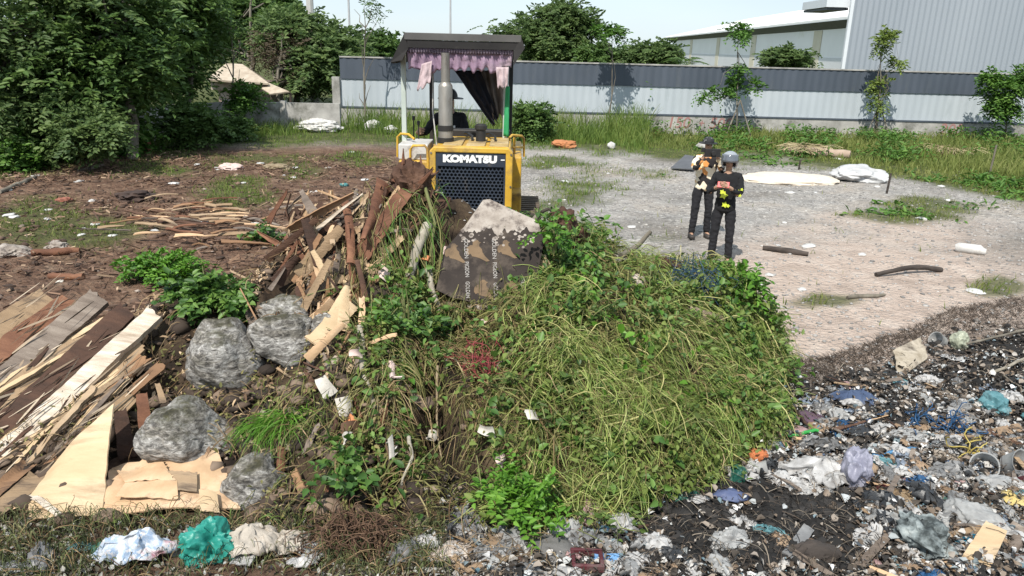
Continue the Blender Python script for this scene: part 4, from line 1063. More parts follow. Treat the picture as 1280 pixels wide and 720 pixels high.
cm = MB().box((-.13, -.02, -.055), (.13, .02, .075)).tube([(0, -.02, .01), (0, -.075, .01)], .038, 14).box((-.19, -.012, .02), (-.13, .012, .09)); cm.v = [p2.matrix_basis @ (p + mid) for p in cm.v]
tag(cm.build('video_camera', black, bevel=.004), 'black camera rig held up by the person in the patterned jacket', 'camera')
# driver
t = at(562, 130, 10.45)
p3, hz, top3, J3 = person((t.x, 10.62, at(562, 118, 10.45).z - .42 - .775), 1.68, 0, 'person in a wide dark hat driving the bulldozer', {'r': (-.42, -.34, .70), 'l': (.12, -.40, .62)}, seated=True)
ht = MB(); V = V0 * np.array([.098, .115, .12]) + np.array([0, -.01, hz + .73]); fc = V[F0].mean(1); ht.add(V, [tuple(f) for f in F0[fc[:, 2] > hz + .72]])
ring = [Vector((.175 * math.sin(2 * math.pi * k / 28), -.01 - .19 * math.cos(2 * math.pi * k / 28), hz + .72 - .012 * abs(math.sin(2 * math.pi * k / 28)))) for k in range(28)]
ht.prism(ring, (0, 0, .01)); local_build(ht, 'hat', black, p3, 50)
flm2 = letter
local_build(MB().prism([(.03, -.145, hz + .37), (.075, -.14, hz + .36), (.07, -.14, hz + .33), (.035, -.145, hz + .335)], (0, .02, 0)), 'shirt_print', letter, p3, 30)

# ================================================================ things lying about the lot
charred = pbr('charred_wood', [(.018, .014, .012), (.05, .04, .034), (.09, .07, .06)], 6, .9, .5, 25, stretch=(.25, 1, 1))
def log_(pa, pb, r, mat, label, cat='log', name='log', bow=0.0, flat=1.0, group=None):
    a, b = Vector(gnd(*pa)), Vector(gnd(*pb)); n_ = 9; pts, rad = [], []
    for i in range(n_):
        s = i / (n_ - 1); p = a.lerp(b, s); z = float(height(p.x, p.y)) + r * .75 + bow * math.sin(math.pi * s)
        pts.append((p.x, p.y + .03 * nz(s * 4, a.x), z)); rad.append(r * (.8 + .35 * nz(s * 5, a.x, 3) + .2 * math.sin(math.pi * s)))
    return tag(MB().tube(pts, rad, 9).build(name, mat, smooth=60), label, cat, group)
log_((953, 313), (1010, 321), .05, charred, 'flat dark plank end lying on the pale ground beside the helmeted person', 'plank')
log_((1095, 346), (1176, 339), .042, charred, 'bent charred branch lying on the pale gravel', 'branch', 'branch', .07)
log_((1058, 374), (1106, 371), .03, BARK, 'short thin stick on the pale ground below the bent charred branch', 'stick', 'stick')
log_((985, 192), (1062, 199), .16, pbr('dead_wood', [(.25, .18, .13), (.40, .31, .24)], 3, .9), 'long fallen pale trunk lying at the edge of the tall grass', 'log')
wplas = pbr('dull_white_plastic', [(.36, .35, .33), (.50, .49, .47), (.62, .61, .59)], 4, .5, .3, 15, stain=((.35, .31, .26), 3, .56, .72))
q = gnd(1212, 317); d = Vector((.22, -.10, 0))
tag(MB().tube([q + Vector((-.2, .1, .07)), q + Vector((-.16, .08, .08)), q + Vector((.12, -.06, .08)), q + Vector((.16, -.08, .06)), q + Vector((.2, -.1, .06))], [.06, .085, .085, .06, .05], 14).build('plastic_can', wplas, smooth=50), 'dirty white plastic can lying on its side on the gravel', 'can')
def lump(name, c, R, mat, label, cat, sub=4, amp=.25, freq=2.2, seed=0, group=None, ridg=True, rot=0.0, squash=.0, fine=.06, sink=.12, parent=None, tilt=None):
    """A crumpled or rocky lump: an icosphere pushed in and out by ridged noise."""
    V0, F0 = ico(sub); V = []
    for v in V0:
        q_ = Vector(v) * freq + Vector((seed * 7.3, seed * 3.1, seed))
        a = (.75 * (noise.ridged_multi_fractal(q_, 1.1, 2.1, 2, 1.0, 2.0) - 1.1) + 1.1 * noise.noise(q_ * .55 + Vector((5, 3, seed)))) if ridg is True else (1.5 * noise.noise(q_) + .35 * noise.noise(q_ * 2.3) + .25 * (.5 - abs(noise.noise(q_ * 3.1)))) if ridg == 'rock' else noise.fractal(q_, .9, 2.0, 4)
        f = 1 + amp * a + fine * noise.noise(q_ * 4)
        p = Vector((v[0] * R[0], v[1] * R[1], v[2] * R[2])) * f
        V.append(p)
    rm = Matrix.Rotation(rot, 3, 'Z')
    if tilt is not None: rm = tilt @ rm
    V = [Vector(c) + rm @ p for p in V]
    if squash:
        V = [Vector((p.x, p.y, max(p.z, c[2] - R[2] * squash))) for p in V]
    o = MB().add(V, [tuple(f) for f in F0]).build(name, mat, parent, smooth=50)
    return tag(o, label, cat, group) if label else o
def heap_on(px, py, rz): q = gnd(px, py); return (q.x, q.y, float(height(q.x, q.y)) + rz * .5)
lump('sand_pile', heap_on(985, 226, .05), (1.25, .75, .16), pbr('pale_sand', [(.52, .45, .36), (.64, .57, .48)], 5, .95, .4, 40), 'low pile of pale cream sand in the middle of the lot', 'sand', 4, .10, 1.5, 3, ridg=False)
tarp = pbr('pale_tarp', [(.28, .28, .28), (.42, .42, .42), (.54, .54, .53)], 2, .5, .3, 10)
lump('tarpaulin', heap_on(1072, 226, .3), (.75, .55, .26), tarp, 'crumpled pale grey tarpaulin heaped beside the cream sand pile', 'tarpaulin', 5, .30, 1.6, 5)
lump('sack_pile', heap_on(399, 165, .4), (.85, .4, .25), wplas, 'dirty white sacks heaped at the edge of the grass left of the bulldozer', 'sacks', 5, .3, 2.6, 9)
lump('sack', heap_on(466, 164, .3), (.35, .3, .22), wplas, 'white crumpled sack in the grass beside the left handrail', 'sack', 4, .3, 2.2, 12)
lump('sack', heap_on(488, 167, .3), (.25, .3, .14), wplas, 'small cream sack half hidden behind the bulldozer tool box', 'sack', 4, .3, 2.2, 14)
lump('plastic_bucket', heap_on(298, 176, .2), (.28, .22, .17), wplas, 'white plastic bucket lying crushed at the edge of the tall grass', 'bucket', 4, .22, 1.8, 16)
brick = pbr('red_brick', [(.20, .075, .05), (.30, .12, .08)], 6, .9, .4, 20)
qb = gnd(170, 192); bk = empty('brick_stack', (qb.x, qb.y, 0), 'small stack of red bricks at the grass edge under the dark trees', 'bricks')
for r in range(4):
    for c in range(3):
        MB().box((qb.x - .36 + c * .245 + (r % 2) * .04, qb.y - .12, r * .085), (qb.x - .13 + c * .245 + (r % 2) * .04, qb.y + .12, r * .085 + .078)).build('brick', brick, bk)
lump('clay_mound', heap_on(705, 185, .2), (.42, .3, .16), pbr('orange_earth', [(.34, .13, .05), (.46, .20, .09)], 5, .95, .5, 20), 'small orange clay mound in the grass right of the bulldozer', 'clay', 4, .25, 2.4, 18)
lump('plastic_bag', heap_on(764, 186, .2), (.14, .12, .13), wplas, 'small white bag at the grass edge right of the orange clay', 'bag', 3, .3, 2, 19)
lump('boulder', heap_on(880, 186, .2), (.3, .25, .12), conc, 'low grey stone at the grass edge behind the filming person', 'stone', 3, .2, 2, 20)
qm = [gnd(838, 213), gnd(866, 216), gnd(878, 203), gnd(856, 200)]
tag(MB().prism([Vector((p.x, p.y, float(height(p.x, p.y)) + .04 + .03 * i)) for i, p in enumerate(qm)], (0, 0, .03)).build('mat', pbr('dark_grey_sheet', [(.07, .072, .078), (.11, .112, .12)], 3, .6)), 'dark grey board lying on the gravel left of the filming person', 'board')
for px, py, ht_, lab in ((998, 213, .3, 'short thin dark stake beside the cream sand pile'), (1108, 243, .5, 'thin dark stake right of the crumpled tarpaulin'), (1236, 222, .9, 'thin pale stake in the grass at the right')):
    q = gnd(px, py); tag(MB().tube([(q.x, q.y, -.05), (q.x + .02, q.y, ht_)], .025, 6).build('stake', charred if ht_ < .6 else BARK), lab, 'stake', 'stakes stuck in the lot')
# pale scraps on the lot
lab = 'small pale scrap of plastic or paper lying on the open lot'
k = 0
while k < 28:
    px, py = random.uniform(690, 1275), 196 + random.random() ** 1.2 * 200
    if 850 < px < 935: continue
    q = gnd(px, py); s = random.uniform(.04, .11)
    lump('scrap', (q.x, q.y, float(height(q.x, q.y)) + s * .12), (s * random.uniform(.8, 1.8), s, s * .35), wplas, lab, 'scrap', 2, .3, 2, k, 'pale scraps on the open lot', rot=random.uniform(0, 3)); k += 1
k = 0
while k < 40:
    px, py = random.uniform(0, 470), random.uniform(188, 300)
    q = gnd(px, py); s = random.uniform(.04, .10)
    lump('scrap', (q.x, q.y, float(height(q.x, q.y)) + s * .12), (s * random.uniform(.8, 1.8), s, s * .35), wplas, 'small pale scrap lying in the brown dirt left of the bulldozer', 'scrap', 2, .3, 2, 100 + k, 'pale scraps in the brown dirt', rot=random.uniform(0, 3)); k += 1
# ================================================================ THE HEAP: boards, shards, boulders, roots, vines, cut grass
ply_cream = pbr('plywood_cream', [(.38, .265, .15), (.50, .365, .22), (.60, .47, .31)], 2.2, .75, .35, 40, stretch=(.35, 1.6, 1), stain=((.24, .15, .085), 2.8, .53, .75))
ply_peach = pbr('plywood_peach', [(.38, .24, .13), (.52, .35, .21), (.62, .46, .31)], 2.5, .8, .3, 30, stain=((.24, .14, .08), 3, .56, .72))
ply_tan = pbr('plywood_tan', [(.19, .125, .07), (.31, .215, .13), (.44, .33, .22)], 3, .85, .6, 35, stretch=(.4, 2, 1), stain=((.08, .055, .04), 3.5, .50, .68), obj=.5)
ply_orange = pbr('plywood_orange', [(.14, .075, .04), (.26, .145, .075), (.38, .24, .14)], 3, .8, .5, 35, stretch=(.4, 2, 1), stain=((.07, .04, .025), 3, .50, .64), obj=.4)
wood_grey = pbr('weathered_grey_wood', [(.06, .046, .036), (.16, .125, .10), (.30, .25, .205)], 6, .85, .6, 40, stretch=(.3, 2.5, 1), obj=.3)
wood_dark = pbr('dark_broken_wood', [(.025, .015, .011), (.07, .035, .022), (.14, .075, .045)], 5, .85, .7, 30, stretch=(.4, 2, 1), obj=.4)
wood_red = pbr('red_brown_wood', [(.07, .028, .016), (.15, .065, .035), (.25, .12, .065)], 5, .8, .6, 30, stretch=(.4, 2, 1), obj=.3)
wood_white = pbr('split_white_wood', [(.30, .23, .165), (.52, .44, .35), (.68, .61, .52)], 8, .8, .6, 40, stretch=(.25, 3, 1))
def sheet4(name, P00, P10, P01, P11, t, mat, label=None, cat=None, group=None, jag=.04, bu=0.0, bv=0.0, wob=.02, nu=14, nv=10, seed=None, parent=None, frac=(1, 1, 1, 1), rest=None):
    """A board between four corners: u runs 00>10, v runs 00>01; ragged edges, bowed by bu / bv, thickness t."""
    P00, P10, P01, P11 = map(Vector, (P00, P10, P01, P11))
    sd = random.uniform(0, 99) if seed is None else seed
    nn = (P10 - P00).cross(P01 - P00).normalized()
    if nn.z < 0: nn = -nn
    top = []
    lu, lv = max(.05, (P10 - P00).length), max(.05, (P01 - P00).length)
    for j in range(nv + 1):
        for i in range(nu + 1):
            u, v = i / nu, j / nv
            e = lambda q, s: jag * (abs(nz(q * 3, sd, s)) + 1.0 * abs(nz(q * 21, sd, s + 5))) * (1.6 if s < 3 else .42)
            if i == 0: u += e(v * lv, 1) / lu * frac[0]
            if i == nu: u -= e(v * lv, 2) / lu * frac[1]
            if j == 0: v += e(u * lu, 3) / lv * frac[2]
            if j == nv: v -= e(u * lu, 4) / lv * frac[3]
            p = P00.lerp(P10, u).lerp(P01.lerp(P11, u), v)
            if rest is not None: p.z = max(p.z, float(height(p.x, p.y)) + rest)
            top.append(p + nn * (bu * math.sin(math.pi * u) + bv * math.sin(math.pi * v) + wob * nz(u * lu * 4, v * lv * 4, sd)))
    k = len(top); V = top + [p - nn * t for p in top]; W = nu + 1
    F = []
    for j in range(nv):
        for i in range(nu):
            a = j * W + i; F += [(a, a + 1, a + W + 1, a + W), (k + a, k + a + W, k + a + W + 1, k + a + 1)]
    per = [i for i in range(W)] + [j * W + nu for j in range(1, nv + 1)] + [nv * W + i for i in range(nu - 1, -1, -1)] + [j * W for j in range(nv - 1, 0, -1)]
    for a, b in zip(per, per[1:] + per[:1]): F.append((a, b, b + k, a + k))
    o = MB().add(V, F).build(name, mat, parent, smooth=35)
    return tag(o, label, cat, group) if label else o
def plank3(name, A, B, w0, w1, t, mat, label, cat, group=None, roll=0.0, jag=.03, up=None, **kw):
    A, B = Vector(A), Vector(B); ax = (B - A).normalized()
    s = ax.cross(Vector(up) if up is not None else (CAM - (A + B) / 2).normalized()).normalized()
    if roll: s = Matrix.Rotation(roll, 3, ax) @ s
    return sheet4(name, A - s * w0 / 2, B - s * w1 / 2, A + s * w0 / 2, B + s * w1 / 2, t, mat, label, cat, group, jag, **kw)

# --- the tilted stack of old boards at the left
G_ST = 'boards of the tilted stack at left'
STACK = [   # (lower end px, py, Y), (upper end px, py, Y), width, thickness, material, label
    ((-90, 470, 5.6), (62, 366, 6.55), .20, .03, ply_tan, 'topmost tan board of the tilted stack, farthest to the upper left', 'board'),
    ((-80, 505, 5.4), (92, 372, 6.45), .16, .035, wood_red, 'red-brown weathered board near the top of the tilted stack', 'board'),
    ((-70, 540, 5.2), (128, 366, 6.4), .19, .04, wood_grey, 'wide grey-brown board with a square end high in the tilted stack', 'board'),
    ((-70, 570, 5.05), (118, 400, 6.25), .14, .03, ply_tan, 'tan board under the wide grey-brown one in the tilted stack', 'board'),
    ((-50, 590, 4.95), (162, 384, 6.25), .17, .04, wood_dark, 'dark brown board next to the white split plank in the tilted stack', 'board'),
    ((-60, 622, 4.8), (196, 386, 6.1), .13, .045, wood_white, 'split white fibrous plank jutting from the tilted stack', 'plank'),
    ((-60, 640, 4.75), (178, 425, 5.95), .13, .02, ply_tan, 'torn yellowish veneer board just under the split white plank', 'board'),
    ((-50, 655, 4.68), (186, 442, 5.85), .12, .025, ply_orange, 'orange-brown veneer board in the lower part of the tilted stack', 'board'),
    ((-40, 662, 4.62), (206, 452, 5.75), .09, .015, ply_orange, 'lowest long orange veneer of the tilted stack, sticking out farthest right', 'board'),
    ((-30, 672, 4.55), (168, 490, 5.5), .15, .015, ply_tan, 'ragged tan veneer hanging under the tilted stack', 'board'),
    ((-20, 680, 4.5), (130, 525, 5.3), .16, .015, ply_orange, 'short ragged orange veneer at the bottom of the tilted stack', 'board')]
for (a, b, w_, t_, m_, lab, cat) in STACK:
    w_, t_ = w_ * 1.3, t_ * 1.5
    plank3('wooden_board' if cat == 'board' else 'split_plank', at(*a), at(*b), w_, w_ * random.uniform(.75, 1), t_, m_, lab, cat, G_ST, jag=.05, up=(.25, -.55, .8), bu=random.uniform(-.03, .05), wob=.012, nu=36, nv=6)
# thin veneer edges between the boards
for k in range(28):
    s = (k % 14) / 13
    a, b = (-60 + 40 * s + random.uniform(-20, 20), 480 + 190 * s, 5.5 - .95 * s), (70 + random.uniform(0, 110), 385 + 105 * s + random.uniform(-14, 14), 6.4 - .95 * s)
    m_ = random.choice([ply_tan, wood_grey, ply_cream, wood_dark, wood_dark, wood_grey])
    plank3('veneer_strip', at(*a), at(*b), random.uniform(.03, .11), random.uniform(.02, .08), random.uniform(.008, .03), m_, 'thin torn veneer strip wedged in the tilted stack of boards', 'strip', 'veneer strips in the tilted stack', jag=.06, up=(.2, -.6, .75), roll=random.uniform(-.5, .5), bu=random.uniform(-.04, .04), wob=.016, nu=24, nv=4)
# loose fibres and slivers caught along the stack
m = 260; sv = rng.random(m); uu = rng.random(m)
a0 = np.array([at(-80 + 60 * s_, 470 + 205 * s_, 5.6 - 1.1 * s_) for s_ in np.linspace(0, 1, 41)]); b0 = np.array([at(60 + 120 * min(1, s_ * 1.5), 362 + 130 * s_, 6.5 - 1.05 * s_) for s_ in np.linspace(0, 1, 41)])
ki = (sv * 40).astype(int); A_, B_ = a0[ki], b0[ki]; mid_ = A_ + (B_ - A_) * uu[:, None] + rng.normal(0, .03, (m, 3)) + np.array([0, -.02, .05]); dd = unit(unit(B_ - A_) + rng.normal(0, .16, (m, 3))); Lq = rng.uniform(.05, .4, m)[:, None, None]
P = mid_[:, None] + dd[:, None] * Lq * np.linspace(-.5, .5, 4)[None, :, None]
V, F = ribbons(P, rng.uniform(.004, .022, (m, 1)) * np.array([[.4, 1, .9, .3]]))
tag(np_mesh('wood_fibres', V, F, pbr('fibres', [(.05, .035, .025), (.17, .12, .08), (.34, .26, .18), (.56, .47, .36)], 2, .85, island=.9)), 'loose fibres and slivers caught among the boards of the tilted stack', 'wood fibres', kind='stuff')
sheet4('plywood_sheet', at(46, 604, 4.72), at(143, 503, 5.15), at(40, 678, 4.28), at(133, 670, 4.36), .012, ply_cream, 'large smooth cream plywood sheet bent down under the tilted stack', 'sheet', bu=.025, bv=.03, jag=.014, wob=.016, nu=20, nv=20, rest=.04)
sheet4('plywood_sheet', at(140, 596, 4.95), at(276, 588, 5.05), at(130, 676, 4.34), at(306, 658, 4.47), .012, ply_peach, 'peach-coloured plywood sheet lying at the foot of the heap under the boulders', 'sheet', bu=.03, jag=.03, wob=.03, nu=22, nv=14, rest=.05)
for k, (a, b, c_, d) in enumerate((((150, 598), (205, 592), (148, 622), (212, 612)), ((200, 600), (262, 596), (206, 628), (258, 618)), ((160, 620), (228, 612), (150, 640), (220, 634)), ((240, 612), (285, 618), (236, 640), (290, 642)))):
    Y = 4.82 - .09 * k
    jt = lambda q: (q[0] + random.uniform(-14, 14), q[1] + random.uniform(-8, 8))
    sheet4('veneer_flake', at(*jt(a), Y), at(*jt(b), Y), at(*jt(c_), Y - .2), at(*jt(d), Y - .2), .005, [ply_peach, ply_tan, ply_peach, ply_cream][k], 'torn veneer flake peeling off the peach plywood sheet', 'flake', 'veneer flakes on the peach sheet', jag=.09, bu=random.uniform(0, .012), wob=.02, rest=.10)
for a, b, w_, m_, lab in (((-30, 690, 4.25), (62, 598, 4.8), .34, ply_tan, 'folded tan veneer at the bottom left corner under the tilted stack'), ((30, 618, 4.6), (88, 672, 4.28), .07, wood_white, 'pale splintered stick leaning before the cream plywood sheet'),
                          ((-20, 640, 4.5), (40, 580, 4.9), .2, ply_orange, 'short brown veneer at the far left under the stack'), ((5, 655, 4.4), (60, 632, 4.55), .16, ply_peach, 'curled peach veneer scrap at the bottom left')):
    plank3('veneer_piece', at(*a), at(*b), w_, w_ * .8, .014, m_, lab, 'veneer', jag=.05, bu=.05, wob=.04, nu=16, rest=.05)
for a, b, w_, m_, lab in (((205, 505, 5.35), (196, 478, 5.45), .06, ply_tan, 'small tan wood chip standing between the stack and the grey boulders'), ((186, 560, 5.1), (176, 490, 5.3), .12, wood_red, 'red-brown board standing in the hollow under the stack'),
                          ((160, 575, 5.1), (150, 510, 5.3), .14, wood_dark, 'dark board standing in the hollow behind the cream sheet')):
    plank3('board_scrap', at(*a), at(*b), w_, w_ * .7, .02, m_, lab, 'board', jag=.03, wob=.02)

# --- grey fibrous boulders
rockm = bpy.data.materials.new('fibrous_rock'); rockm.use_nodes = True; n, l = rockm.node_tree.nodes, rockm.node_tree.links
tcn = N('TexCoord'); mpn = N('Mapping'); mpn.inputs['Scale'].default_value = (1, 1, 2.2); mpn.inputs['Rotation'].default_value = (.4, .5, .3); l.new(tcn.outputs['Object'], mpn.inputs[0])
def tn(scale, dist, det=10, ro=.75):
    q = N('TexNoise'); q.inputs['Scale'].default_value = scale; q.inputs['Detail'].default_value = det; q.inputs['Roughness'].default_value = ro; q.inputs['Distortion'].default_value = dist; l.new(mpn.outputs[0], q.inputs['Vector']); return q.outputs[0]
c1 = gramp(tn(16, .7), [(.36, (.04, .036, .032)), (.46, (.17, .16, .148)), (.54, (.34, .325, .30)), (.64, (.60, .58, .55))])
geo = N('NewGeometry'); sxyz = N('SeparateXYZ'); l.new(geo.outputs['Normal'], sxyz.inputs[0])
madd = N('Math', operation='MULTIPLY_ADD'); l.new(tn(4, .5), madd.inputs[0]); madd.inputs[1].default_value = 1.6; l.new(sxyz.outputs[2], madd.inputs[2])
mr_ = N('MapRange'); mr_.inputs[1].default_value = 1.5; mr_.inputs[2].default_value = 1.9; l.new(madd.outputs[0], mr_.inputs[0])
mossc = gramp(tn(20, .5), [(.35, (.03, .026, .015)), (.55, (.075, .07, .03)), (.7, (.13, .11, .06))])
c1 = gmix(mr_.outputs[0], c1, mossc)
c2 = gramp(tn(2.2, .6), [(.36, (.14, .14, .08)), (.44, (.6, .56, .5)), (.50, (1, 1, 1))])
mm_ = N('Mix', data_type='RGBA', blend_type='MULTIPLY'); mm_.inputs[0].default_value = .8; l.new(c1, mm_.inputs[6]); l.new(c2, mm_.inputs[7])
l.new(mm_.outputs[2], n['Principled BSDF'].inputs['Base Color']); n['Principled BSDF'].inputs['Roughness'].default_value = .8
bpn = N('Bump'); bpn.inputs['Strength'].default_value = 1; bpn.inputs['Distance'].default_value = .03; l.new(tn(11, 1.0), bpn.inputs['Height']); l.new(bpn.outputs[0], n['Principled BSDF'].inputs['Normal'])
def ball(px, py, Y, rx, ry, lab, seed, mat=rockm, tilt=0.0, depth=1.0, name='boulder', cat='boulder', amp=.22, sub=5):
    k = Y / FPX * 1.06
    Y = max(Y, SP(px, py).y - .30 * ry * k); k = Y / FPX * 1.06
    o = lump(name, at(px, py, Y), (rx * k, rx * k * depth, ry * k), mat, lab, cat, sub, amp, 1.15, seed, tilt=Matrix.Rotation(tilt, 3, 'Y'), fine=.045, ridg='rock')
    return o
ball(279, 450, 5.45, 47, 52, 'largest grey fibrous boulder in the middle of the left heap', 31)
ball(358, 424, 5.75, 38, 37, 'rounded grey boulder at the upper right of the largest boulder', 32)
ball(236, 545, 5.0, 60, 34, 'long flat grey boulder under the largest boulder', 33, tilt=.45)
ball(318, 604, 4.75, 42, 38, 'boulder with a bright white face at the foot of the heap', 34, amp=.25)
ball(355, 392, 6.0, 30, 22, 'small dark mossy boulder touching the top of the rounded one', 35)
ball(410, 425, 5.75, 18, 36, 'narrow grey slab-like stone right of the rounded boulder', 36, amp=.15, depth=.5, tilt=-.25)

# --- broken shards in the middle-left
G_SH = 'wood shards in the broken pile'
BIG = [((436, 262), (447, 350), .15, wood_red, ply_cream, 'long split shard standing upright in the broken wood, orange-brown with a pale face'),
       ((478, 240), (458, 322), .20, wood_red, 0, 'wide red-brown shard leaning beside the dark root stump'),
       ((410, 262), (428, 330), .10, ply_tan, 0, 'tan shard standing at the left of the upright split shard'),
       ((355, 290), (440, 242), .12, ply_tan, 0, 'long tan board leaning up towards the dark root stump'),
       ((340, 335), (408, 288), .10, wood_dark, 0, 'dark board lying across the top of the broken wood'),
       ((400, 300), (470, 262), .07, wood_white, 0, 'whitish stick lying under the dark root stump'),
       ((365, 360), (415, 310), .17, ply_orange, 0, 'orange-brown curved veneer over the dark gap in the broken wood'),
       ((385, 395), (425, 340), .14, ply_tan, 0, 'tan splinter bundle right of the orange-brown curved veneer'),
       ((424, 425), (446, 372), .26, ply_cream, 0, 'broad cream veneer piece low in the broken wood'),
       ((392, 408), (430, 388), .14, ply_peach, 0, 'peach veneer end left of the broad cream veneer piece'),
       ((448, 372), (440, 300), .12, wood_red, 0, 'rusty red shard behind the broad cream veneer'),
       ((420, 370), (405, 330), .13, ply_cream, 0, 'pale jagged shard in the centre of the broken wood'),
       ((462, 400), (452, 340), .10, wood_dark, 0, 'dark narrow shard at the right side of the broken wood'),
       ((330, 378), (372, 345), .08, wood_grey, 0, 'grey stick at the left end of the broken wood'),
       ((395, 460), (432, 430), .12, ply_peach, 0, 'peach splinter at the bottom of the broken wood'),
       ((352, 322), (396, 268), .06, wood_grey, 0, 'grey slat above the dark gap in the broken wood')]
def shardpx(a, b, w_, m_, lab, la=.05, lb=.12, grp=G_SH, t=.016, jag=.07, name='wood_shard', cat='shard', **kw):
    A, B = HP_(*a, la), HP_(*b, lb)
    kw = {'nu': 16, 'nv': 6, 'wob': .016, 'bu': random.uniform(-.02, .05), **kw}
    kw.setdefault('bv', random.uniform(-.12, .12) * w_)
    return plank3(name, A, B, w_ * random.uniform(.6, 1), w_ * random.uniform(.12, .7), t, m_, lab, cat, grp, roll=random.uniform(-.6, .6), jag=jag, **kw)
BIG += [((372, 300), (452, 262), .24, ply_orange, 0, 'wide torn orange-brown board lying slanted over the top of the broken wood'),
       ((452, 330), (496, 262), .22, wood_red, 0, 'broad red-brown bark board right of the upright split shard'),
       ((380, 352), (430, 300), .26, ply_tan, 0, 'broad torn tan sheet in the centre of the broken wood'),
       ((408, 345), (400, 290), .16, wood_dark, 0, 'dark torn board behind the broad tan sheet'),
       ((402, 445), (452, 398), .24, ply_cream, 0, 'torn cream sheet with a pointed end below the broken wood'),
       ((342, 366), (388, 330), .18, wood_dark, 0, 'dark curved board at the left shoulder of the broken wood'),
       ((468, 300), (512, 250), .16, ply_peach, 0, 'peach-faced shard leaning on the root stump'),
       ((418, 300), (466, 238), .16, wood_grey, 0, 'grey-brown board end rising behind the root stump')]
for a, b, w_, m_, _, lab in BIG: shardpx(a, b, w_, m_, lab, .10, .24, jag=.10, bu=random.uniform(-.02, .05), nu=28, nv=8)
for k in range(190):
    px = random.gauss(412, 52); py = random.gauss(345, 62)
    if not (330 < px < 500 and 245 < py < 500): continue
    a = random.gauss(-1.05, .7); L = random.uniform(14, 62) ** 1.0
    m_ = random.choice([ply_cream, ply_tan, ply_peach, ply_orange, wood_red, wood_dark, wood_grey, wood_dark, ply_tan])
    shardpx((px, py), (px + L * math.cos(a), max(236, py + L * math.sin(a))), random.uniform(.03, .16), m_, 'small splintered piece in the broken wood left of the bulldozer', .03, random.uniform(.05, .2), t=.01, nu=10, nv=4)
for k in range(26):
    px, py = random.uniform(455, 545), random.uniform(245, 300) ; a = random.gauss(-1.0, .5); L = random.uniform(15, 40)
    shardpx((px, py), (px + L * math.cos(a), max(232, py + L * math.sin(a))), random.uniform(.03, .08), random.choice([wood_dark, wood_red, wood_grey]), 'dark splinter around the root stump beside the grille', .03, .15, 'dark splinters round the stump', t=.012, nu=10, nv=4)
# the dark root stump with its prongs
st = at(513, 238, 7.34); Ls = []
stump = empty('root_stump', st, 'dark torn root stump with pointed prongs before the bulldozer grille', 'stump')
lump('stump_wood', st + Vector((0, .02, .0)), (.22, .2, .24), wood_dark, None, None, 5, .45, 2.4, 41, parent=stump)
pr_ = MB()
for k in range(26):
    a = random.uniform(0, 6.28); el = random.uniform(.25, 1.35); L = random.uniform(.16, .34)
    d = Vector((math.cos(a) * math.cos(el), .5 * math.sin(a) * math.cos(el), math.sin(el)))
    b0 = st + Vector((random.uniform(-.18, .18), random.uniform(-.14, .08), random.uniform(-.05, .1))); m1 = b0 + d * L * .55 + Vector((random.uniform(-.04, .04), 0, 0)); e = b0 + d * L
    q = MB().tube([b0, m1, e], [random.uniform(.03, .05), .022, .004], 5)
    q.build('prong', wood_red if k % 3 == 0 else wood_dark, stump, smooth=30)

def on_heap(n_, dens):
    x = rng.uniform(-4.6, 3.4, n_ * 6); y = rng.uniform(4.0, 9.2, n_ * 6); z = height(x, y)
    ok = inheap(x, y) & (bil(HZ, x, y) > -.02)
    x, y, z = x[ok], y[ok], z[ok]
    px, py = proj(np.stack([x, y, z], -1))
    dd_ = dens(px, py, x, y) * (1 - .97 * sstep(.12, .45, bil(CLEFT, x, y)))
    for hx, hy, ra, rb in ((546, 535, 38, 85), (388, 600, 26, 34), (600, 478, 14, 26), (700, 600, 20, 16), (800, 585, 26, 10), (350, 470, 20, 18)):
        dd_ = dd_ * (1 - .95 * sstep(1.3, .6, np.hypot((px - hx + 8 * np.sin(py * .09)) / ra, (py - hy) / rb)))
    k = rng.random(len(x)) < dd_
    return x[k][:n_], y[k][:n_]
def el_(px, py, cx, cy, rx, ry, soft=.35): return sstep(1 + soft, 1 - soft, np.hypot((px - cx) / rx, (py - cy) / ry))
# clods and rubble packed into the left and middle of the heap: uncountable
xh, yh = on_heap(5200, lambda px, py, x, y: np.clip(.9 * el_(px, py, 420, 520, 130, 170) + .35 * el_(px, py, 560, 480, 90, 150) + .5 * el_(px, py, 180, 560, 120, 90) * (1 - (px < 315) * (py > 575)) + .25 * (px < 480), 0, 1))
sz = .010 + .075 * rng.random(len(xh)) ** 3.2
V, F = rocks(np.stack([xh, yh, height(xh, yh)], -1) + normal(xh, yh) * sz[:, None] * .4, sz, 1, .85, .35)
tag(np_mesh('heap_rubble', V, F, pbr('heap_clod', [(.018, .013, .01), (.045, .032, .024), (.10, .07, .05), (.20, .145, .105), (.42, .36, .29)], 1, .95, island=.95, pos=[0, .4, .7, .9, 1]), origin=(0, 0, 0)), 'brown clods and rubble packed into the left half of the heap', 'rubble', kind='stuff')
for k in range(46):
    px, py = random.gauss(425, 48), random.gauss(520, 70)
    if not (340 < px < 560 and 420 < py < 640): continue
    a = random.gauss(-1.2, .7); L = random.uniform(14, 44)
    shardpx((px, py), (px + L * math.cos(a), py + L * math.sin(a)), random.uniform(.03, .12), random.choice([wood_dark, wood_dark, wood_red, wood_grey, ply_tan, ply_orange]), 'brown wood fragment stuck in the soil below the broken wood', .03, random.uniform(.04, .12), 'wood fragments below the broken wood', t=.014, nu=10, nv=4)
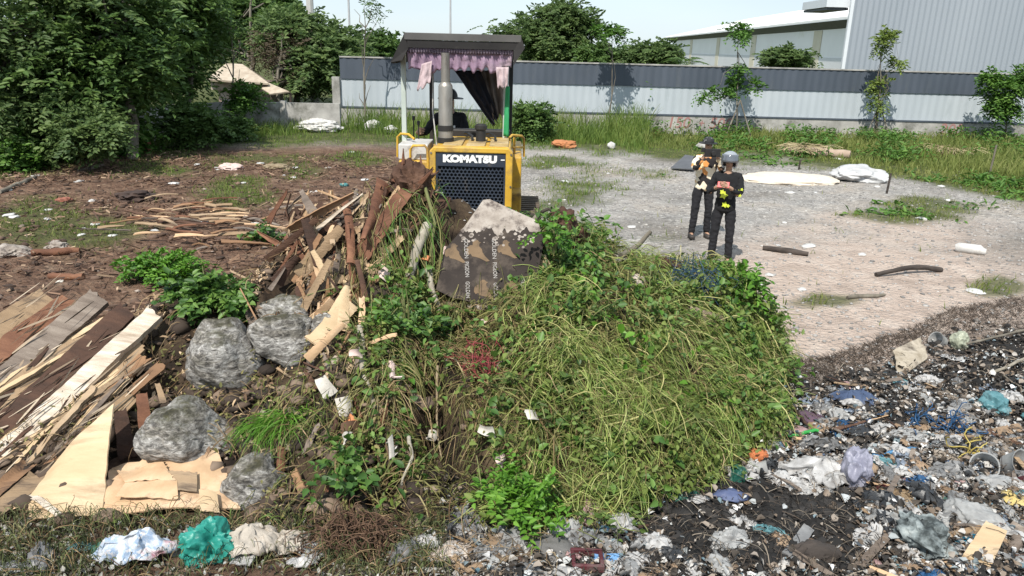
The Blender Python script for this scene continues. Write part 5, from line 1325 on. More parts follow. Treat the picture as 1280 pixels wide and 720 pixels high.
# --- printed board before the grille, weathered pale at the top
phen = pbr('printed_dark_film', [(.028, .023, .021), (.048, .039, .034)], 3, .8, .2, 20, spec=.08, stain=((.12, .095, .075), 4, .50, .74))
pale_b = pbr('scuffed_pale_board', [(.17, .14, .115), (.29, .25, .215), (.42, .38, .335)], 6, .85, .4, 25, stain=((.10, .08, .07), 9, .50, .62))
BY0, BY1 = 6.95, 6.42
Q = {k: at(*v) for k, v in {'tl': (606, 250, 7.02), 'tr': (672, 278, 6.95), 'ml': (554, 302, 6.75), 'br': (655, 385, 6.36), 'bl': (548, 376, 6.38)}.items()}
bd = empty('printed_board', (Q['bl'] + Q['br']) / 2, 'dark printed plywood board with tan bird prints and pale scuffed top before the grille', 'board')
U = (at(655, 330, 6.65) - at(552, 330, 6.65)); U.normalize()
Vd = (at(600, 270, 6.95) - at(600, 378, 6.4)).normalized(); Nn = U.cross(Vd).normalized()
if Nn.y > 0: Nn = -Nn
O = at(600, 330, 6.67)
def bp_(px, py):      # a photo pixel carried onto the board's plane
    d = ray(px, py); t = (O - CAM).dot(Nn) / d.dot(Nn); return CAM + d * t
poly = [bp_(*q) for q in ((545, 362), (556, 312), (580, 284), (604, 250), (612, 249), (640, 262), (672, 276), (680, 300), (672, 345), (660, 384), (606, 381), (565, 372))]
MB().prism(poly, -Nn * .018).build('board_panel', phen, bd)
def scuff(pts, name, m, lift=.003):
    return MB().prism([bp_(*q) + Nn * lift for q in pts], -Nn * .002).build(name, m, bd)
sc_pts = [(580, 284), (604, 250), (612, 249), (640, 262), (672, 276), (676, 288)] + [(676 - t * 104, 291 - 4 * t + 9 * nz(t * 9, 3.1) + 6 * nz(t * 31, 1.7)) for t in np.linspace(0.02, .98, 60)]
scuff(sc_pts, 'scuffed_patch', pale_b)
for k in range(34):
    cx, cy = random.uniform(575, 668), 292 + abs(random.gauss(0, 8)); rr_ = random.uniform(.8, 3.2)
    scuff([(cx + rr_ * (1 + .5 * nz(q, k * 1.3)) * math.cos(q * .785), cy + rr_ * .8 * (1 + .5 * nz(q + 9, k * 1.3)) * math.sin(q * .785)) for q in range(8)], 'scuffed_spot', pale_b, .0032)
tanp = pbr('tan_print', [(.13, .09, .055), (.19, .13, .08)], 4, .85, spec=.1, stain=((.08, .06, .045), 5, .52, .7))
bird = [(-2, -17), (2, -17), (5, -14), (8, -13), (5, -11), (5, -7), (9, -3), (10, 2), (14, 8), (21, 15), (16, 16), (6, 11), (0, 9), (-6, 8), (-8, 4), (-12, 6), (-15, 2), (-14, -5), (-9, -9), (-5, -9), (-5, -14)]
for cx, cy, s in ((595, 314, 1.0), (567, 317, .9), (632, 312, .85), (604, 363, .95), (641, 360, .9)):
    scuff([(cx + x * s, cy + y * s) for x, y in [(a_ * .82, b_ * .82) for a_, b_ in bird]], 'bird_print', tanp, .0025)
printw = pbr('faded_print_letters', [(.24, .22, .20), (.34, .32, .30)], 8, .8)
for cx, y0, y1 in ((582, 297, 374), (617, 297, 376)):
    for body, a_, b_ in (('GOLDEN', 0, .36), ('PIGEON', .36, .68), ('GOLDEN', .70, 1.0)):
        pa, pb = bp_(cx + 3 * a_, y0 + (y1 - y0) * a_), bp_(cx + 3 * b_, y0 + (y1 - y0) * b_)
        ax = (pb - pa).normalized(); ay = Nn.cross(ax).normalized()
        rot = Matrix((ax, ay, Nn)).transposed()
        Lw = (pb - pa).length
        text_mesh('print_lettering', body, printw, bd, (pa + pb) / 2 + Nn * .003, rot, .052, Lw / (.052 * 4.5), .0008, .0005)
pa, pb = bp_(653, 342), bp_(653, 372); ax = (pb - pa).normalized(); ay = Nn.cross(ax)
text_mesh('print_lettering', 'GOLD', printw, bd, (pa + pb) / 2 + Nn * .003, Matrix((ax, ay, Nn)).transposed(), .052, 1.0, .0008, .0005)

# --- bark, branches and other single things on the heap
bark_pale = pbr('pale_bark', [(.14, .12, .09), (.27, .24, .19), (.42, .39, .32)], 5, .9, .6, 25, stretch=(1, 1, .3))
def branch(pts, r0, r1, mat, lab, name='branch', cat='branch', grp=None, lift=.05):
    P = [HP_(p[0], p[1], lift + (p[2] if len(p) > 2 else 0)) for p in pts]
    Q_ = []
    for i in range(len(P) - 1):
        for k in range(4):
            Q_.append(P[i].lerp(P[i + 1], k / 4) + Vector((nz(i + k * .3, lift, r0 * 99), nz(k * .4, i, 2), nz(i, k * .37, 5))) * .02)
    Q_.append(P[-1]); m = len(Q_)
    return tag(MB().tube(Q_, [r0 + (r1 - r0) * i / (m - 1) for i in range(m)], 8).build(name, mat, smooth=60), lab, cat, grp)
branch([(528, 290, .06), (518, 315, .1), (508, 350, .06), (498, 385), (492, 400)], .055, .03, bark_pale, 'thick pale bark-covered root hanging left of the printed board')
branch([(533, 345, .1), (545, 380, .08), (562, 425), (560, 470)], .035, .012, bark_pale, 'grey curved root hanging down below the printed board', 'root', 'root')
branch([(537, 245, .12), (539, 290, .12), (538, 340, .1)], .018, .014, pbr('green_stem', [(.10, .11, .04), (.18, .19, .07)], 5, .8), 'straight greenish stalk standing in front of the radiator frame', 'stalk', 'stalk')
branch([(772, 332, .05), (794, 310, .2), (814, 289, .42)], .035, .02, BARK, 'stick poking up out of the ridge at right')
branch([(672, 290, .12), (650, 312, .1), (643, 350, .08), (642, 378, .05)], .03, .012, BARK, 'bent brown root draped over the right side of the printed board', 'root', 'root')
branch([(655, 275, .15), (690, 285, .15), (702, 268, .2)], .022, .01, BARKD, 'dark twisted root on the ridge right of the printed board', 'root', 'root')
branch([(622, 475, .08), (650, 452, .08), (682, 425, .08)], .025, .018, BARK, 'straight brown branch lying on the heap in front of the red net')
branch([(452, 430, .1), (462, 470, .06), (470, 520)], .03, .02, bark_pale, 'pale root below the broad cream veneer', 'root', 'root')
branch([(556, 470, .1), (548, 530, .08), (552, 590, .06)], .012, .006, pbr('dry_vine', [(.20, .15, .09), (.32, .25, .16)], 5, .8), 'long dry vine stem hanging down the middle of the heap', 'vine', 'vine')
branch([(500, 560, .08), (512, 595, .1), (508, 625, .06)], .016, .008, bark_pale, 'pale curved stem at the bottom middle of the heap', 'stem', 'stem')
branch([(735, 545, .1), (770, 540, .12), (815, 530, .1), (838, 518, .06)], .008, .005, pbr('straw_stem', [(.36, .33, .13), (.48, .44, .2)], 5, .8), 'long pale straw stalk lying across the cut grass', 'stalk', 'stalk')
plank3('wood_slab', SP(848, 402, .1), SP(898, 420, .14), .20, .16, .05, pbr('brown_slab', [(.14, .10, .075), (.27, .20, .155), (.36, .29, .23)], 4, .85, .6, 20), 'brown split wood slab on the right shoulder of the heap', 'slab', jag=.06, wob=.05, bu=.03)
lump('broken_tile', SP(791, 363, .06), (.085, .08, .10), pbr('pale_tile', [(.34, .28, .24), (.48, .42, .37)], 5, .85, .3, 20), 'pale broken tile piece among the grass left of the blue net', 'tile', 4, .2, 1.4, 44)
lump('earth_lump', SP(835, 345, .08), (.16, .12, .11), pbr('dark_red_roots', [(.035, .017, .012), (.09, .045, .03)], 14, .95, 1, 30), 'dark reddish root ball on the ridge right of the poking stick', 'root ball', 4, .3, 3.0, 45)
lump('root_ball', SP(702, 290, .1), (.13, .1, .12), MATS['dark_red_roots'], 'dark torn root ball on the ridge right of the printed board', 'root ball', 4, .4, 3.0, 46)
plank3('burnt_board', SP(712, 300, .15), SP(748, 322, .05), .14, .10, .03, wood_dark, 'dark broken board end on the ridge behind the green vine', 'board', jag=.05)
lump('boulder', SP(724, 296, .12), (.09, .08, .07), pale_b, 'pale stone on the ridge beside the dark root ball', 'stone', 3, .2, 1.6, 47)
lump('boulder', SP(605, 388, .05), (.13, .08, .05), pale_b, 'whitish flat stone under the printed board', 'stone', 4, .25, 1.8, 48)
lump('dry_leaf_clump', SP(672, 345, .12), (.12, .08, .12), pbr('tan_fibre', [(.24, .17, .09), (.36, .28, .16), (.46, .38, .24)], 9, .9, 1, 30), 'tan dry fibre clump at the right edge of the printed board', 'fibre clump', 5, .35, 3, 49)
# net tangles
def tangle(px, py, rx, ry, n_, L, mat, lab, name, cat, r=.0035, lift=.06, turns=2.0):
    mb = MB(); c = HP_(px, py, lift)
    for k in range(n_):
        p = Vector(HP_(px + random.gauss(0, rx * .5), py + random.gauss(0, ry * .5), random.uniform(.02, lift * 2)))
        d = Vector((random.gauss(0, 1), random.gauss(0, .6), random.gauss(0, .7))).normalized(); pts = [p]
        for j in range(7):
            d = (d + Vector((random.gauss(0, .5), random.gauss(0, .4), random.gauss(0, .4))) * turns * .5 + (c - pts[-1]) * 1.6).normalized(); pts.append(pts[-1] + d * L / 7)
        mb.tube(pts, r, 4, cap=False)
    return tag(mb.build(name, mat), lab, cat)
bluenet = pbr('dark_blue_net', [(.012, .035, .065), (.03, .075, .13)], 5, .6)
tangle(860, 368, 34, 22, 230, .5, bluenet, 'dark blue tangle of netting on the right shoulder of the heap', 'net_tangle', 'net', .0028)
tangle(600, 468, 28, 26, 100, .4, pbr('red_net', [(.16, .025, .03), (.30, .06, .06)], 5, .6), 'red tangle of thin net threads in the middle of the heap', 'net_tangle', 'net', .0025)

# scraps on the heap
whitep = pbr('white_scrap', [(.36, .32, .27), (.50, .47, .42), (.62, .60, .56)], 5, .7, .3, 25, stain=((.22, .17, .12), 5, .5, .68))
pinkp = pbr('pale_pink_scrap', [(.46, .33, .29), (.62, .50, .46)], 5, .7)
def scrap(px, py, w_, h_, mat, lab, name='scrap', cat='scrap', lift=.07, rot=None, crump=.03, jag=.085, grp=None, t=.004):
    """A torn, creased flat scrap lying on the slope."""
    w_, h_ = w_ * 1.25, h_ * 1.25
    c = SP(px, py, lift); nr = (Vector(normal(c.x, c.y)) + Vector((random.gauss(0, .3), -.5, random.gauss(0, .2)))).normalized()
    u = nr.cross(Vector((0, 0, 1))).normalized(); u = Matrix.Rotation(random.uniform(-.6, .6) if rot is None else rot, 3, nr) @ u; v = nr.cross(u)
    k = lambda: random.uniform(.45, 1.1)
    return sheet4(name, c - u * w_ / 2 * k() + v * h_ / 2 * k(), c + u * w_ / 2 * k() + v * h_ / 2 * k(), c - u * w_ / 2 * k() - v * h_ / 2 * k(), c + u * w_ / 2 * k() - v * h_ / 2 * k(), t, mat, lab, cat, grp, jag, crump, -crump * .6, crump * 3.5, 14, 14)
for px, py, w_, h_, m_, lab in (
        (426, 492, .17, .14, whitep, 'torn white scrap left of the smaller ones under the broken wood'), (448, 518, .15, .15, whitep, 'ragged white scrap with a hole just above the brown cloth rag'),
        (455, 455, .15, .07, pinkp, 'pink-white scrap at the foot of the broken wood'), (482, 478, .05, .22, pinkp, 'narrow pale upright strip beside the hanging vine leaves'),
        (438, 574, .06, .07, whitep, 'small white scrap under the brown cloth rag'), (622, 550, .12, .09, whitep, 'white scrap low in the middle of the heap'),
        (648, 533, .10, .08, whitep, 'small bright white scrap right of the brown bag'), (634, 582, .09, .11, pinkp, 'pinkish-white scrap below the brown bag'),
        (540, 577, .10, .07, whitep, 'white folded scrap hanging low among the dry stems'), (498, 583, .04, .16, whitep, 'thin white strip dangling at the left of the dry stems'),
        (600, 425, .12, .08, pinkp, 'pale pink scrap above the red net'), (75, 370, .14, .07, whitep, 'white torn cover on top of the tilted stack'),
        (480, 360, .10, .12, pinkp, 'pinkish bark scrap left of the printed board'), (528, 335, .06, .07, pbr('orange_scrap', [(.45, .16, .06), (.52, .22, .1)], 4, .7), 'orange scrap on the pale root left of the printed board'),
        (424, 543, .10, .11, MATS['orange_scrap'], 'orange-red torn scrap left of the brown cloth rag'), (556, 325, .06, .12, pinkp, 'pink paper flap at the left edge of the printed board')):
    scrap(px, py, w_, h_, m_, lab, lift=.17)
scrap(446, 552, .16, .22, pbr('brown_rag', [(.10, .055, .035), (.17, .10, .065)], 4, .9), 'brown cloth rag hanging under the ragged white scrap', 'rag', 'rag', .09)
scrap(628, 525, .16, .2, pbr('brown_bag', [(.17, .12, .07), (.26, .19, .12)], 4, .8), 'olive-brown bag piece in the middle of the heap', 'bag_piece', 'bag', .08)

# --- greenery of the heap (uncountable, by kind)
def strands(name, xy, L, Wd, mat, label, lift=.09, down=.5, k=6, arch=.08, cat='vegetation'):
    x, y = xy; m = len(x); nrm_ = normal(x, y)
    dn = np.stack([nrm_[:, 0], nrm_[:, 1]], -1); dn = dn / np.maximum(np.linalg.norm(dn, axis=1, keepdims=True), .05)
    a = 14 * fnoise(x, y, .55, 201) + rng.normal(0, .55, m); d = np.stack([np.cos(a), np.sin(a)], -1) * (1 - down) + dn * down * np.where(rng.random((m, 1)) < .85, 1, -1)
    d = d / np.linalg.norm(d, axis=1, keepdims=True); perp = np.stack([-d[:, 1], d[:, 0]], -1)
    Ls = L * rng.uniform(.4, 1.3, m) * .8; bend = rng.normal(0, .11, m) * Ls
    s = np.linspace(-.5, .5, k)[None, :]
    X = x[:, None] + d[:, :1] * Ls[:, None] * s + perp[:, :1] * bend[:, None] * (s ** 2 * 4 - .5)
    Y = y[:, None] + d[:, 1:] * Ls[:, None] * s + perp[:, 1:] * bend[:, None] * (s ** 2 * 4 - .5)
    clump = .25 + 1.5 * fnoise(x, y, .35, 151) ** 2
    base = rng.uniform(.0, 1, m) ** 1.3 * lift * clump; ar = arch * rng.uniform(-.3, 1.6, m)
    Zs = np.stack([height(X[:, i], Y[:, i]) for i in range(k)], 1)
    zc = Zs[:, k // 2][:, None]; sl = (Zs[:, -1] - Zs[:, 0])[:, None]
    Zl = .75 * (zc + sl * s) + .25 * Zs                                   # stalks stay fairly straight over the bumps
    Zs = np.maximum(Zl, Zs)
    off = base[:, None] + ar[:, None] * (1 - (2 * s) ** 2) + .012
    P = np.stack([X + nrm_[:, :1] * off, Y + nrm_[:, 1:2] * off, Zs + nrm_[:, 2:3] * off], -1)
    W = Wd * rng.uniform(.5, 1.5, (m, 1)) * (1 - .8 * np.abs(2 * s) ** 2.5)
    V, F = ribbons(P, W)
    return tag(np_mesh(name, V, F, mat, origin=(0, 0, 0)), label, cat, kind='stuff')
def leafage(name, xy, L, Wd, mat, label, lift=.12, cat='vegetation', updir=.6):
    x, y = xy; m = len(x); nrm_ = normal(x, y)
    clump = .2 + 1.6 * fnoise(x, y, .4, 161) ** 2
    off = rng.random(m) ** .8 * lift * clump + .015
    C = np.stack([x, y, height(x, y)], -1) + nrm_ * off[:, None]
    D = unit(rng.normal(0, .7, (m, 3)) + np.array([0, -.25, -.15])); Nn_ = unit(nrm_ * .6 + np.array([0, -.1, updir]) + rng.normal(0, .45, (m, 3)))
    s = rng.uniform(.55, 1.3, m)
    V, F = leaves(C, D, Nn_, L * s, Wd * s * rng.uniform(.8, 1.2, m), .14)
    return tag(np_mesh(name, V, F, mat, origin=(0, 0, 0)), label, cat, kind='stuff')
G_FRESH = pbr('cut_grass', [(.05, .075, .015), (.14, .20, .04), (.30, .37, .095), (.52, .51, .22)], 1.6, .6, island=.75, transl=.25, glob=True, spec=.35)
G_OLIVE = pbr('wilted_grass', [(.045, .055, .018), (.11, .11, .035), (.21, .19, .07), (.33, .28, .14)], 1.6, .7, island=.6, transl=.2, glob=True, spec=.3)
G_DRY = pbr('dry_stems', [(.06, .035, .02), (.15, .095, .05), (.27, .19, .10), (.42, .33, .20)], 2, .8, island=.65, transl=.1, glob=True, spec=.2)
VINE = pbr('vine_leaf', [(.018, .05, .012), (.05, .12, .022), (.11, .21, .038), (.20, .32, .075)], 1.2, .5, island=.6, transl=.3, glob=True, spec=.45)
VINE_B = pbr('vine_leaf_bright', [(.04, .12, .012), (.10, .24, .022), (.20, .38, .05)], 1.2, .5, island=.6, transl=.35, glob=True, spec=.45)
STRAW = pbr('straw_stalk', [(.16, .17, .05), (.30, .28, .10), (.48, .43, .2)], 2, .7, island=.8, glob=True)
dens_r = lambda px, py, x, y: np.clip(sstep(610, 700, px + .15 * (py - 400)) * sstep(985, 950, px) * (.35 + .65 * sstep(330, 420, py)), 0, 1)
patchy = lambda x, y: .04 + .96 * sstep(.36, .56, fnoise(x, y, .38, 191))
strands('cut_grass', on_heap(22000, lambda px, py, x, y: dens_r(px, py, x, y) * patchy(x, y)), .36, .0046, G_FRESH, 'yellow-green cut grass matted over the right half of the heap', .24, .35, arch=.045)
strands('long_stalks', on_heap(700, lambda px, py, x, y: dens_r(px, py, x, y)), .62, .0065, STRAW, 'long pale stalks lying across the cut grass', .22, .25, arch=.10)
strands('wilted_grass', on_heap(9000, lambda px, py, x, y: np.clip(.75 * el_(px, py, 620, 520, 110, 150) + .55 * dens_r(px, py, x, y) + .35 * el_(px, py, 500, 330, 70, 90), 0, 1)), .38, .006, G_OLIVE, 'olive wilted grass tangled over the middle of the heap', .15, .6)
strands('dry_stems', on_heap(6500, lambda px, py, x, y: np.clip(.8 * el_(px, py, 590, 530, 110, 130) + .10 * el_(px, py, 450, 500, 140, 140) + .14 * dens_r(px, py, x, y) + .10 * (px < 420) * (1 - (px < 315) * (py > 575)), 0, 1)), .36, .006, G_DRY, 'dry brown stems tangled over the middle of the heap', .15, .55)
leafage('vine_leaves', on_heap(8000, lambda px, py, x, y: np.clip(.9 * el_(px, py, 705, 335, 45, 85) + .8 * el_(px, py, 672, 320, 18, 55) + 1.0 * el_(px, py, 935, 420, 50, 110) + .6 * patchy(x + 9, y) * el_(px, py, 800, 500, 190, 150) + .7 * el_(px, py, 505, 480, 45, 140) + .45 * el_(px, py, 655, 320, 50, 60), 0, 1) * .8), .075, .048, VINE, 'green vine leaves trailing over the heap', .30)
leafage('bright_vine_leaves', on_heap(2600, lambda px, py, x, y: np.clip(el_(px, py, 735, 400, 45, 80) + .8 * el_(px, py, 930, 380, 45, 60) + .5 * el_(px, py, 800, 470, 120, 60) + .55 * el_(px, py, 490, 440, 30, 70), 0, 1) * .6 * patchy(x, y + 5)), .08, .055, VINE_B, 'bright green vine leaves scattered over the right half of the heap', .34)
leafage('mixed_leaves', on_heap(15000, lambda px, py, x, y: np.clip(dens_r(px, py, x, y) * patchy(x + 3, y) + .55 * el_(px, py, 500, 470, 45, 150) * patchy(x, y - 4) + .12 * el_(px, py, 640, 520, 90, 120), 0, 1)), .06, .032, leafmat('leaf_mixed', (.04, .06, .014), (.13, .18, .035), (.30, .36, .11), .3), 'pale and mid green small leaves among the cut grass', .32)
strands('hanging_vines', on_heap(3200, lambda px, py, x, y: np.clip(el_(px, py, 510, 470, 70, 150) + .4 * el_(px, py, 400, 580, 90, 80), 0, 1)), .55, .007, G_OLIVE, 'olive vine stems hanging down the middle of the heap', .22, .85, arch=.06)
leafage('small_leaf_litter', on_heap(9000, lambda px, py, x, y: np.clip(.7 * el_(px, py, 600, 520, 170, 150) + .35 * dens_r(px, py, x, y) + .3 * (px < 480) * (py > 430) * (1 - (px < 315) * (py > 575)), 0, 1)), .045, .02, G_OLIVE, 'small wilted leaves caught in the tangle on the heap', .26)
strands('ridge_weeds', on_heap(3000, lambda px, py, x, y: np.clip(el_(px, py, 535, 285, 22, 50) * .8 + .5 * el_(px, py, 700, 300, 60, 30) + el_(px, py, 505, 330, 30, 60), 0, 1)), .34, .008, VINE, 'dark green weed blades hanging around the printed board', .2, .6)
leafage('wood_chips', on_heap(5500, lambda px, py, x, y: np.clip(el_(px, py, 415, 360, 90, 120) + .4 * el_(px, py, 200, 480, 220, 190) * (1 - (px < 310) * (py > 575)), 0, 1)), .06, .022, pbr('chip', [(.05, .03, .02), (.18, .11, .065), (.36, .25, .15), (.52, .40, .26)], 2, .85, island=.9), 'small wood chips and splinters strewn over the left half of the heap', .08, 'wood chips')
strands('moss_fringe', on_heap(4500, lambda px, py, x, y: np.clip(el_(px, py, 250, 680, 330, 18) + .8 * el_(px, py, 390, 510, 60, 60) + .6 * el_(px, py, 400, 590, 60, 60), 0, 1)), .2, .005, GR_MIX, 'low green grass creeping along the foot of the heap', .08, .3)
# single plants on the heap
def plant(name, px, py, n_, rx, ry, rz, L, Wd, mat, lab, cat='plant', nl=9, tw=.22, lift=.1, cl=.09, c=None):
    c = c or SP(px, py, 0); r = empty(name, c, lab, cat)
    mb = MB()
    cc = c + Vector((0, -.02, lift + rz * .4))
    for k in range(9):
        e = cc + Vector((random.gauss(0, rx * .5), random.gauss(0, ry * .5), random.uniform(0, rz)))
        mb.tube(wavy(c, e, 4, .03), [.008, .007, .005, .003], 5)
    mb.build('stems', MATS['green_stem'], r)
    V, F = crown([(tuple(cc), (rx, ry, rz), 1)], n_, nl, L, Wd, tw, cl, .3)
    np_mesh('foliage', V, F, mat, r); return r
plant('leafy_bush', 200, 352, 36, .58, .35, .22, .075, .04, VINE_B, 'bright leafy bush growing behind the tilted stack of boards', 'bush', 8, .2)
plant('leafy_bush', 265, 385, 26, .30, .25, .18, .08, .05, VINE, 'darker leafy plant right of the bright bush above the largest boulder', 'bush', 8, .2)
plant('leafy_plant', 332, 312, 8, .13, .12, .2, .10, .06, VINE, 'upright small plant with dark round leaves left of the broken wood', 'plant', 6, .15)
plant('leafy_plant', 648, 664, 14, .24, .07, .24, .06, .03, VINE_B, 'fresh bright weed at the foot of the heap in the middle', 'weed', 9, .22)
plant('leafy_plant', 568, 425, 3, .10, .05, .22, .07, .04, VINE, 'drooping leafy stem under the printed board', 'plant', 7, .2)
plant('leafy_plant', 506, 430, 3, .06, .05, .32, .07, .04, VINE, 'leafy vine hanging beside the pale strip', 'vine', 7, .2)
plant('leafy_plant', 435, 610, 4, .07, .05, .07, .075, .05, VINE, 'small plant with shiny dark leaves near the white-faced boulder', 'plant', 5, .12)
plant('leafy_plant', 915, 372, 14, .26, .22, .10, .07, .045, VINE_B, 'bright vine clump on the right shoulder of the heap behind the blue net', 'vine', 8, .2)
plant('leafy_plant', 0, 0, 3, .05, .04, .22, .06, .036, VINE_B, 'green vine trailing over the right edge of the printed board', 'vine', 7, .16, c=at(692, 318, 6.66))
# leafy stems torn up with the heap that stick out of its surface: uncountable
xs, ys = on_heap(620, lambda px, py, x, y: np.clip(dens_r(px, py, x, y) * (.3 + .7 * patchy(x + 2, y + 2)) + .5 * el_(px, py, 500, 470, 60, 150) + .4 * el_(px, py, 600, 560, 80, 80), 0, 1))
nn_ = normal(xs, ys); Cc = np.stack([xs, ys, height(xs, ys)], -1) + nn_ * .05
oo = unit(nn_ * .7 + rng.normal(0, .55, (len(xs), 3)) + np.array([0, -.1, .1]))
V, F = sprays(Cc, oo, 9, .062, .034, rng.uniform(.18, .42, len(xs)), .45); tag(np_mesh('uprooted_weeds', V, F, leafmat('leaf_weed', (.03, .06, .012), (.09, .15, .03), (.22, .30, .08), .3), origin=(0, 0, 0)), 'leafy uprooted weeds sticking out of the heap', 'weeds', kind='stuff')
k5 = np.linspace(0, 1, 5)[None, :, None]
Pst = Cc[:, None] + oo[:, None] * .42 * k5 + np.array([0, 0, -.1]) * k5 ** 2
V, F = ribbons(Pst, .007 * np.ones(Pst.shape[:2])); tag(np_mesh('weed_stems', V, F, MATS['green_stem'], origin=(0, 0, 0)), 'greenish stems of the uprooted weeds on the heap', 'stems', kind='stuff')
# grass tuft by the boulders
q = SP(345, 545, .0); m = 420
X = q.x + rng.normal(0, .09, m); Y = q.y + rng.normal(0, .05, m); a = rng.uniform(0, 6.28, m); s = np.linspace(0, 1, 6)[None]; h = rng.uniform(.12, .32, m)
P = np.stack([X[:, None] + np.cos(a)[:, None] * h[:, None] * .9 * s, Y[:, None] + np.sin(a)[:, None] * h[:, None] * .7 * s - .12 * s, height(X, Y)[:, None] + .06 + h[:, None] * (1.0 * s - 1.15 * s ** 2)], -1)
V, F = ribbons(P, .009 * np.ones((m, 6)) * (1 - s * .8)); tag(np_mesh('grass_tuft', V, F, VINE_B), 'bright green grass tuft drooping above the white-faced boulder', 'grass tuft')
# mossy strip and dry straws at the foot of the heap, lower left
def on_foot(n_, x0, x1, y0, y1, dens=1.0):
    a, b = rng.uniform(x0, x1, n_), rng.uniform(y0, y1, n_); ok = ~((a > 115) & (a < 400) & (b > 674) & (rng.random(n_) > .3)); q = surf(a[ok], b[ok]); return q[:, 0], q[:, 1]
strands('foot_moss', on_foot(4200, -60, 560, 655, 735), .11, .005, pbr('dull_moss', [(.02, .03, .012), (.05, .065, .022), (.10, .12, .04), (.22, .20, .10)], 2, .8, island=.7, glob=True), 'dull moss and straw between the heap and the bags at the lower left', .07, .1)
strands('foot_straws', on_foot(900, -60, 700, 650, 735), .35, .004, G_DRY, 'dry straws lying at the foot of the heap', .06, .1)
leafage('foot_litter', on_foot(4200, -60, 600, 660, 738), .035, .022, pbr('foot_mix', [(.02, .018, .015), (.08, .07, .05), (.2, .18, .14), (.42, .42, .40)], 1, .8, island=1.0), 'bits of leaf, soil and paper at the lower left', .05)
# --- strewn splinters and boards on the brown dirt at the left
G_FL = 'splintered boards strewn on the brown dirt'
for k in range(64):
    px, py = random.gauss(255, 55), random.gauss(282, 17)
    if py < 250 or py > 330: continue
    q = gnd(px, py); L = random.uniform(.25, .9); a = random.gauss(.05, .22)
    A = Vector((q.x - L / 2 * math.cos(a), q.y - L / 2 * math.sin(a), 0)); B = Vector((q.x + L / 2 * math.cos(a), q.y + L / 2 * math.sin(a), 0))
    for p in (A, B): p.z = float(height(p.x, p.y)) + random.uniform(.05, .2)
    plank3('splintered_board', A, B, random.uniform(.03, .13), random.uniform(.01, .07), .016, random.choice([ply_tan, ply_tan, ply_peach, wood_red, wood_grey, ply_orange, wood_dark]), 'splintered thin board strewn on the brown dirt behind the bright bush', 'board', G_FL, up=(random.gauss(0, .2), random.gauss(-.35, .2), 1), jag=.06, wob=.015, bu=random.uniform(0, .05), nu=12, nv=4)
for a, b, r, m_, lab in (((0, 242), (45, 222), .05, BARK, 'long stick lying at the far left under the shrubs'), ((62, 388 - 40), (105, 352), .05, wood_red, 'brown stick lying left of the bright bush'), ((98, 214), (130, 208), .05, wood_grey, 'grey pole lying at the shrub edge left'),
                         ((40, 322), (100, 318), .06, wood_red, 'reddish board edge lying in the dirt behind the tilted stack'), ((180, 262), (225, 270), .05, wood_dark, 'dark stick in the brown dirt above the strewn boards')):
    log_(a, b, r, m_, lab, 'stick', 'stick')
for px, py, R, m_, lab in ((15, 320, (.3, .2, .12), pale_b, 'pale rubble lump at the left edge of the dirt'), (72, 312, (.16, .12, .1), pale_b, 'pale stone near the reddish board edge'), (290, 212, (.3, .2, .12), pinkp, 'pinkish rubbish lump in the brown dirt'), (345, 212, (.35, .25, .1), pbr('dry_brush', [(.16, .12, .07), (.3, .24, .16)], 6, .9), 'low heap of dry brush left of the bulldozer'), (430, 232, (.10, .08, .05), pbr('teal_scrap', [(.05, .16, .16), (.08, .24, .24)], 4, .6), 'teal scrap in the dirt left of the bulldozer'), (170, 248, (.4, .3, .13), pbr('dark_clod', [(.03, .02, .018), (.07, .045, .035)], 5, .95), 'dark earth clod mound in the brown dirt'), (80, 250, (.16, .12, .06), brick, 'red brick piece in the brown dirt')):
    lump('rubble', heap_on(px, py, R[2] * .6), R, m_, lab, 'rubble', 4, .35, 2.4, px * .1)
# dirt litter: splinters, dry stalks; uncountable
X = rng.uniform(-13, 1, 60000); Y = rng.uniform(7, 22, 60000); d_, g_, a_, s_ = zones(X, Y)
keep = (rng.random(len(X)) < d_ * (1 - .7 * g_) * (.15 + .85 * sstep(.4, .62, fnoise(X, Y, 1.3, 171)))) & ~(inheap(X, Y) & (bil(HZ, X, Y) > .25)); X, Y = X[keep][:8500], Y[keep][:8500]
m = len(X); a = rng.uniform(0, 6.28, m); L = .04 + .24 * rng.random(m) ** 2; s = np.linspace(-.5, .5, 3)[None]
P = np.stack([X[:, None] + np.cos(a)[:, None] * L[:, None] * s, Y[:, None] + np.sin(a)[:, None] * L[:, None] * s, height(X, Y)[:, None] + rng.uniform(.01, .07, (m, 1)) + rng.normal(0, .25, (m, 1)) * L[:, None] * s], -1)
V, F = ribbons(P, rng.uniform(.008, .03, (m, 1)) * np.ones((1, 3)))
tag(np_mesh('dirt_splinters', V, F, pbr('bark_mulch', [(.035, .02, .015), (.11, .062, .042), (.21, .13, .085), (.44, .33, .22)], 2, .85, island=.9, pos=[0, .4, .8, 1])), 'splinters and dry stalks strewn in the brown dirt', 'splinters', kind='stuff')
n = 5000
X = rng.uniform(-13, 0, n * 2); Y = 7 + rng.random(n * 2) ** 1.4 * 15; d_, g_, a_, s_ = zones(X, Y); keep = (rng.random(n * 2) < d_ * fnoise(X, Y, 1.1, 181) * 1.4) & ~(inheap(X, Y) & (bil(HZ, X, Y) > .25)); X, Y = X[keep][:n], Y[keep][:n]
sz = .015 + .06 * rng.random(len(X)) ** 4
V, F = rocks(np.stack([X, Y, height(X, Y) + sz * .15], -1), sz, 1, .7, .35)
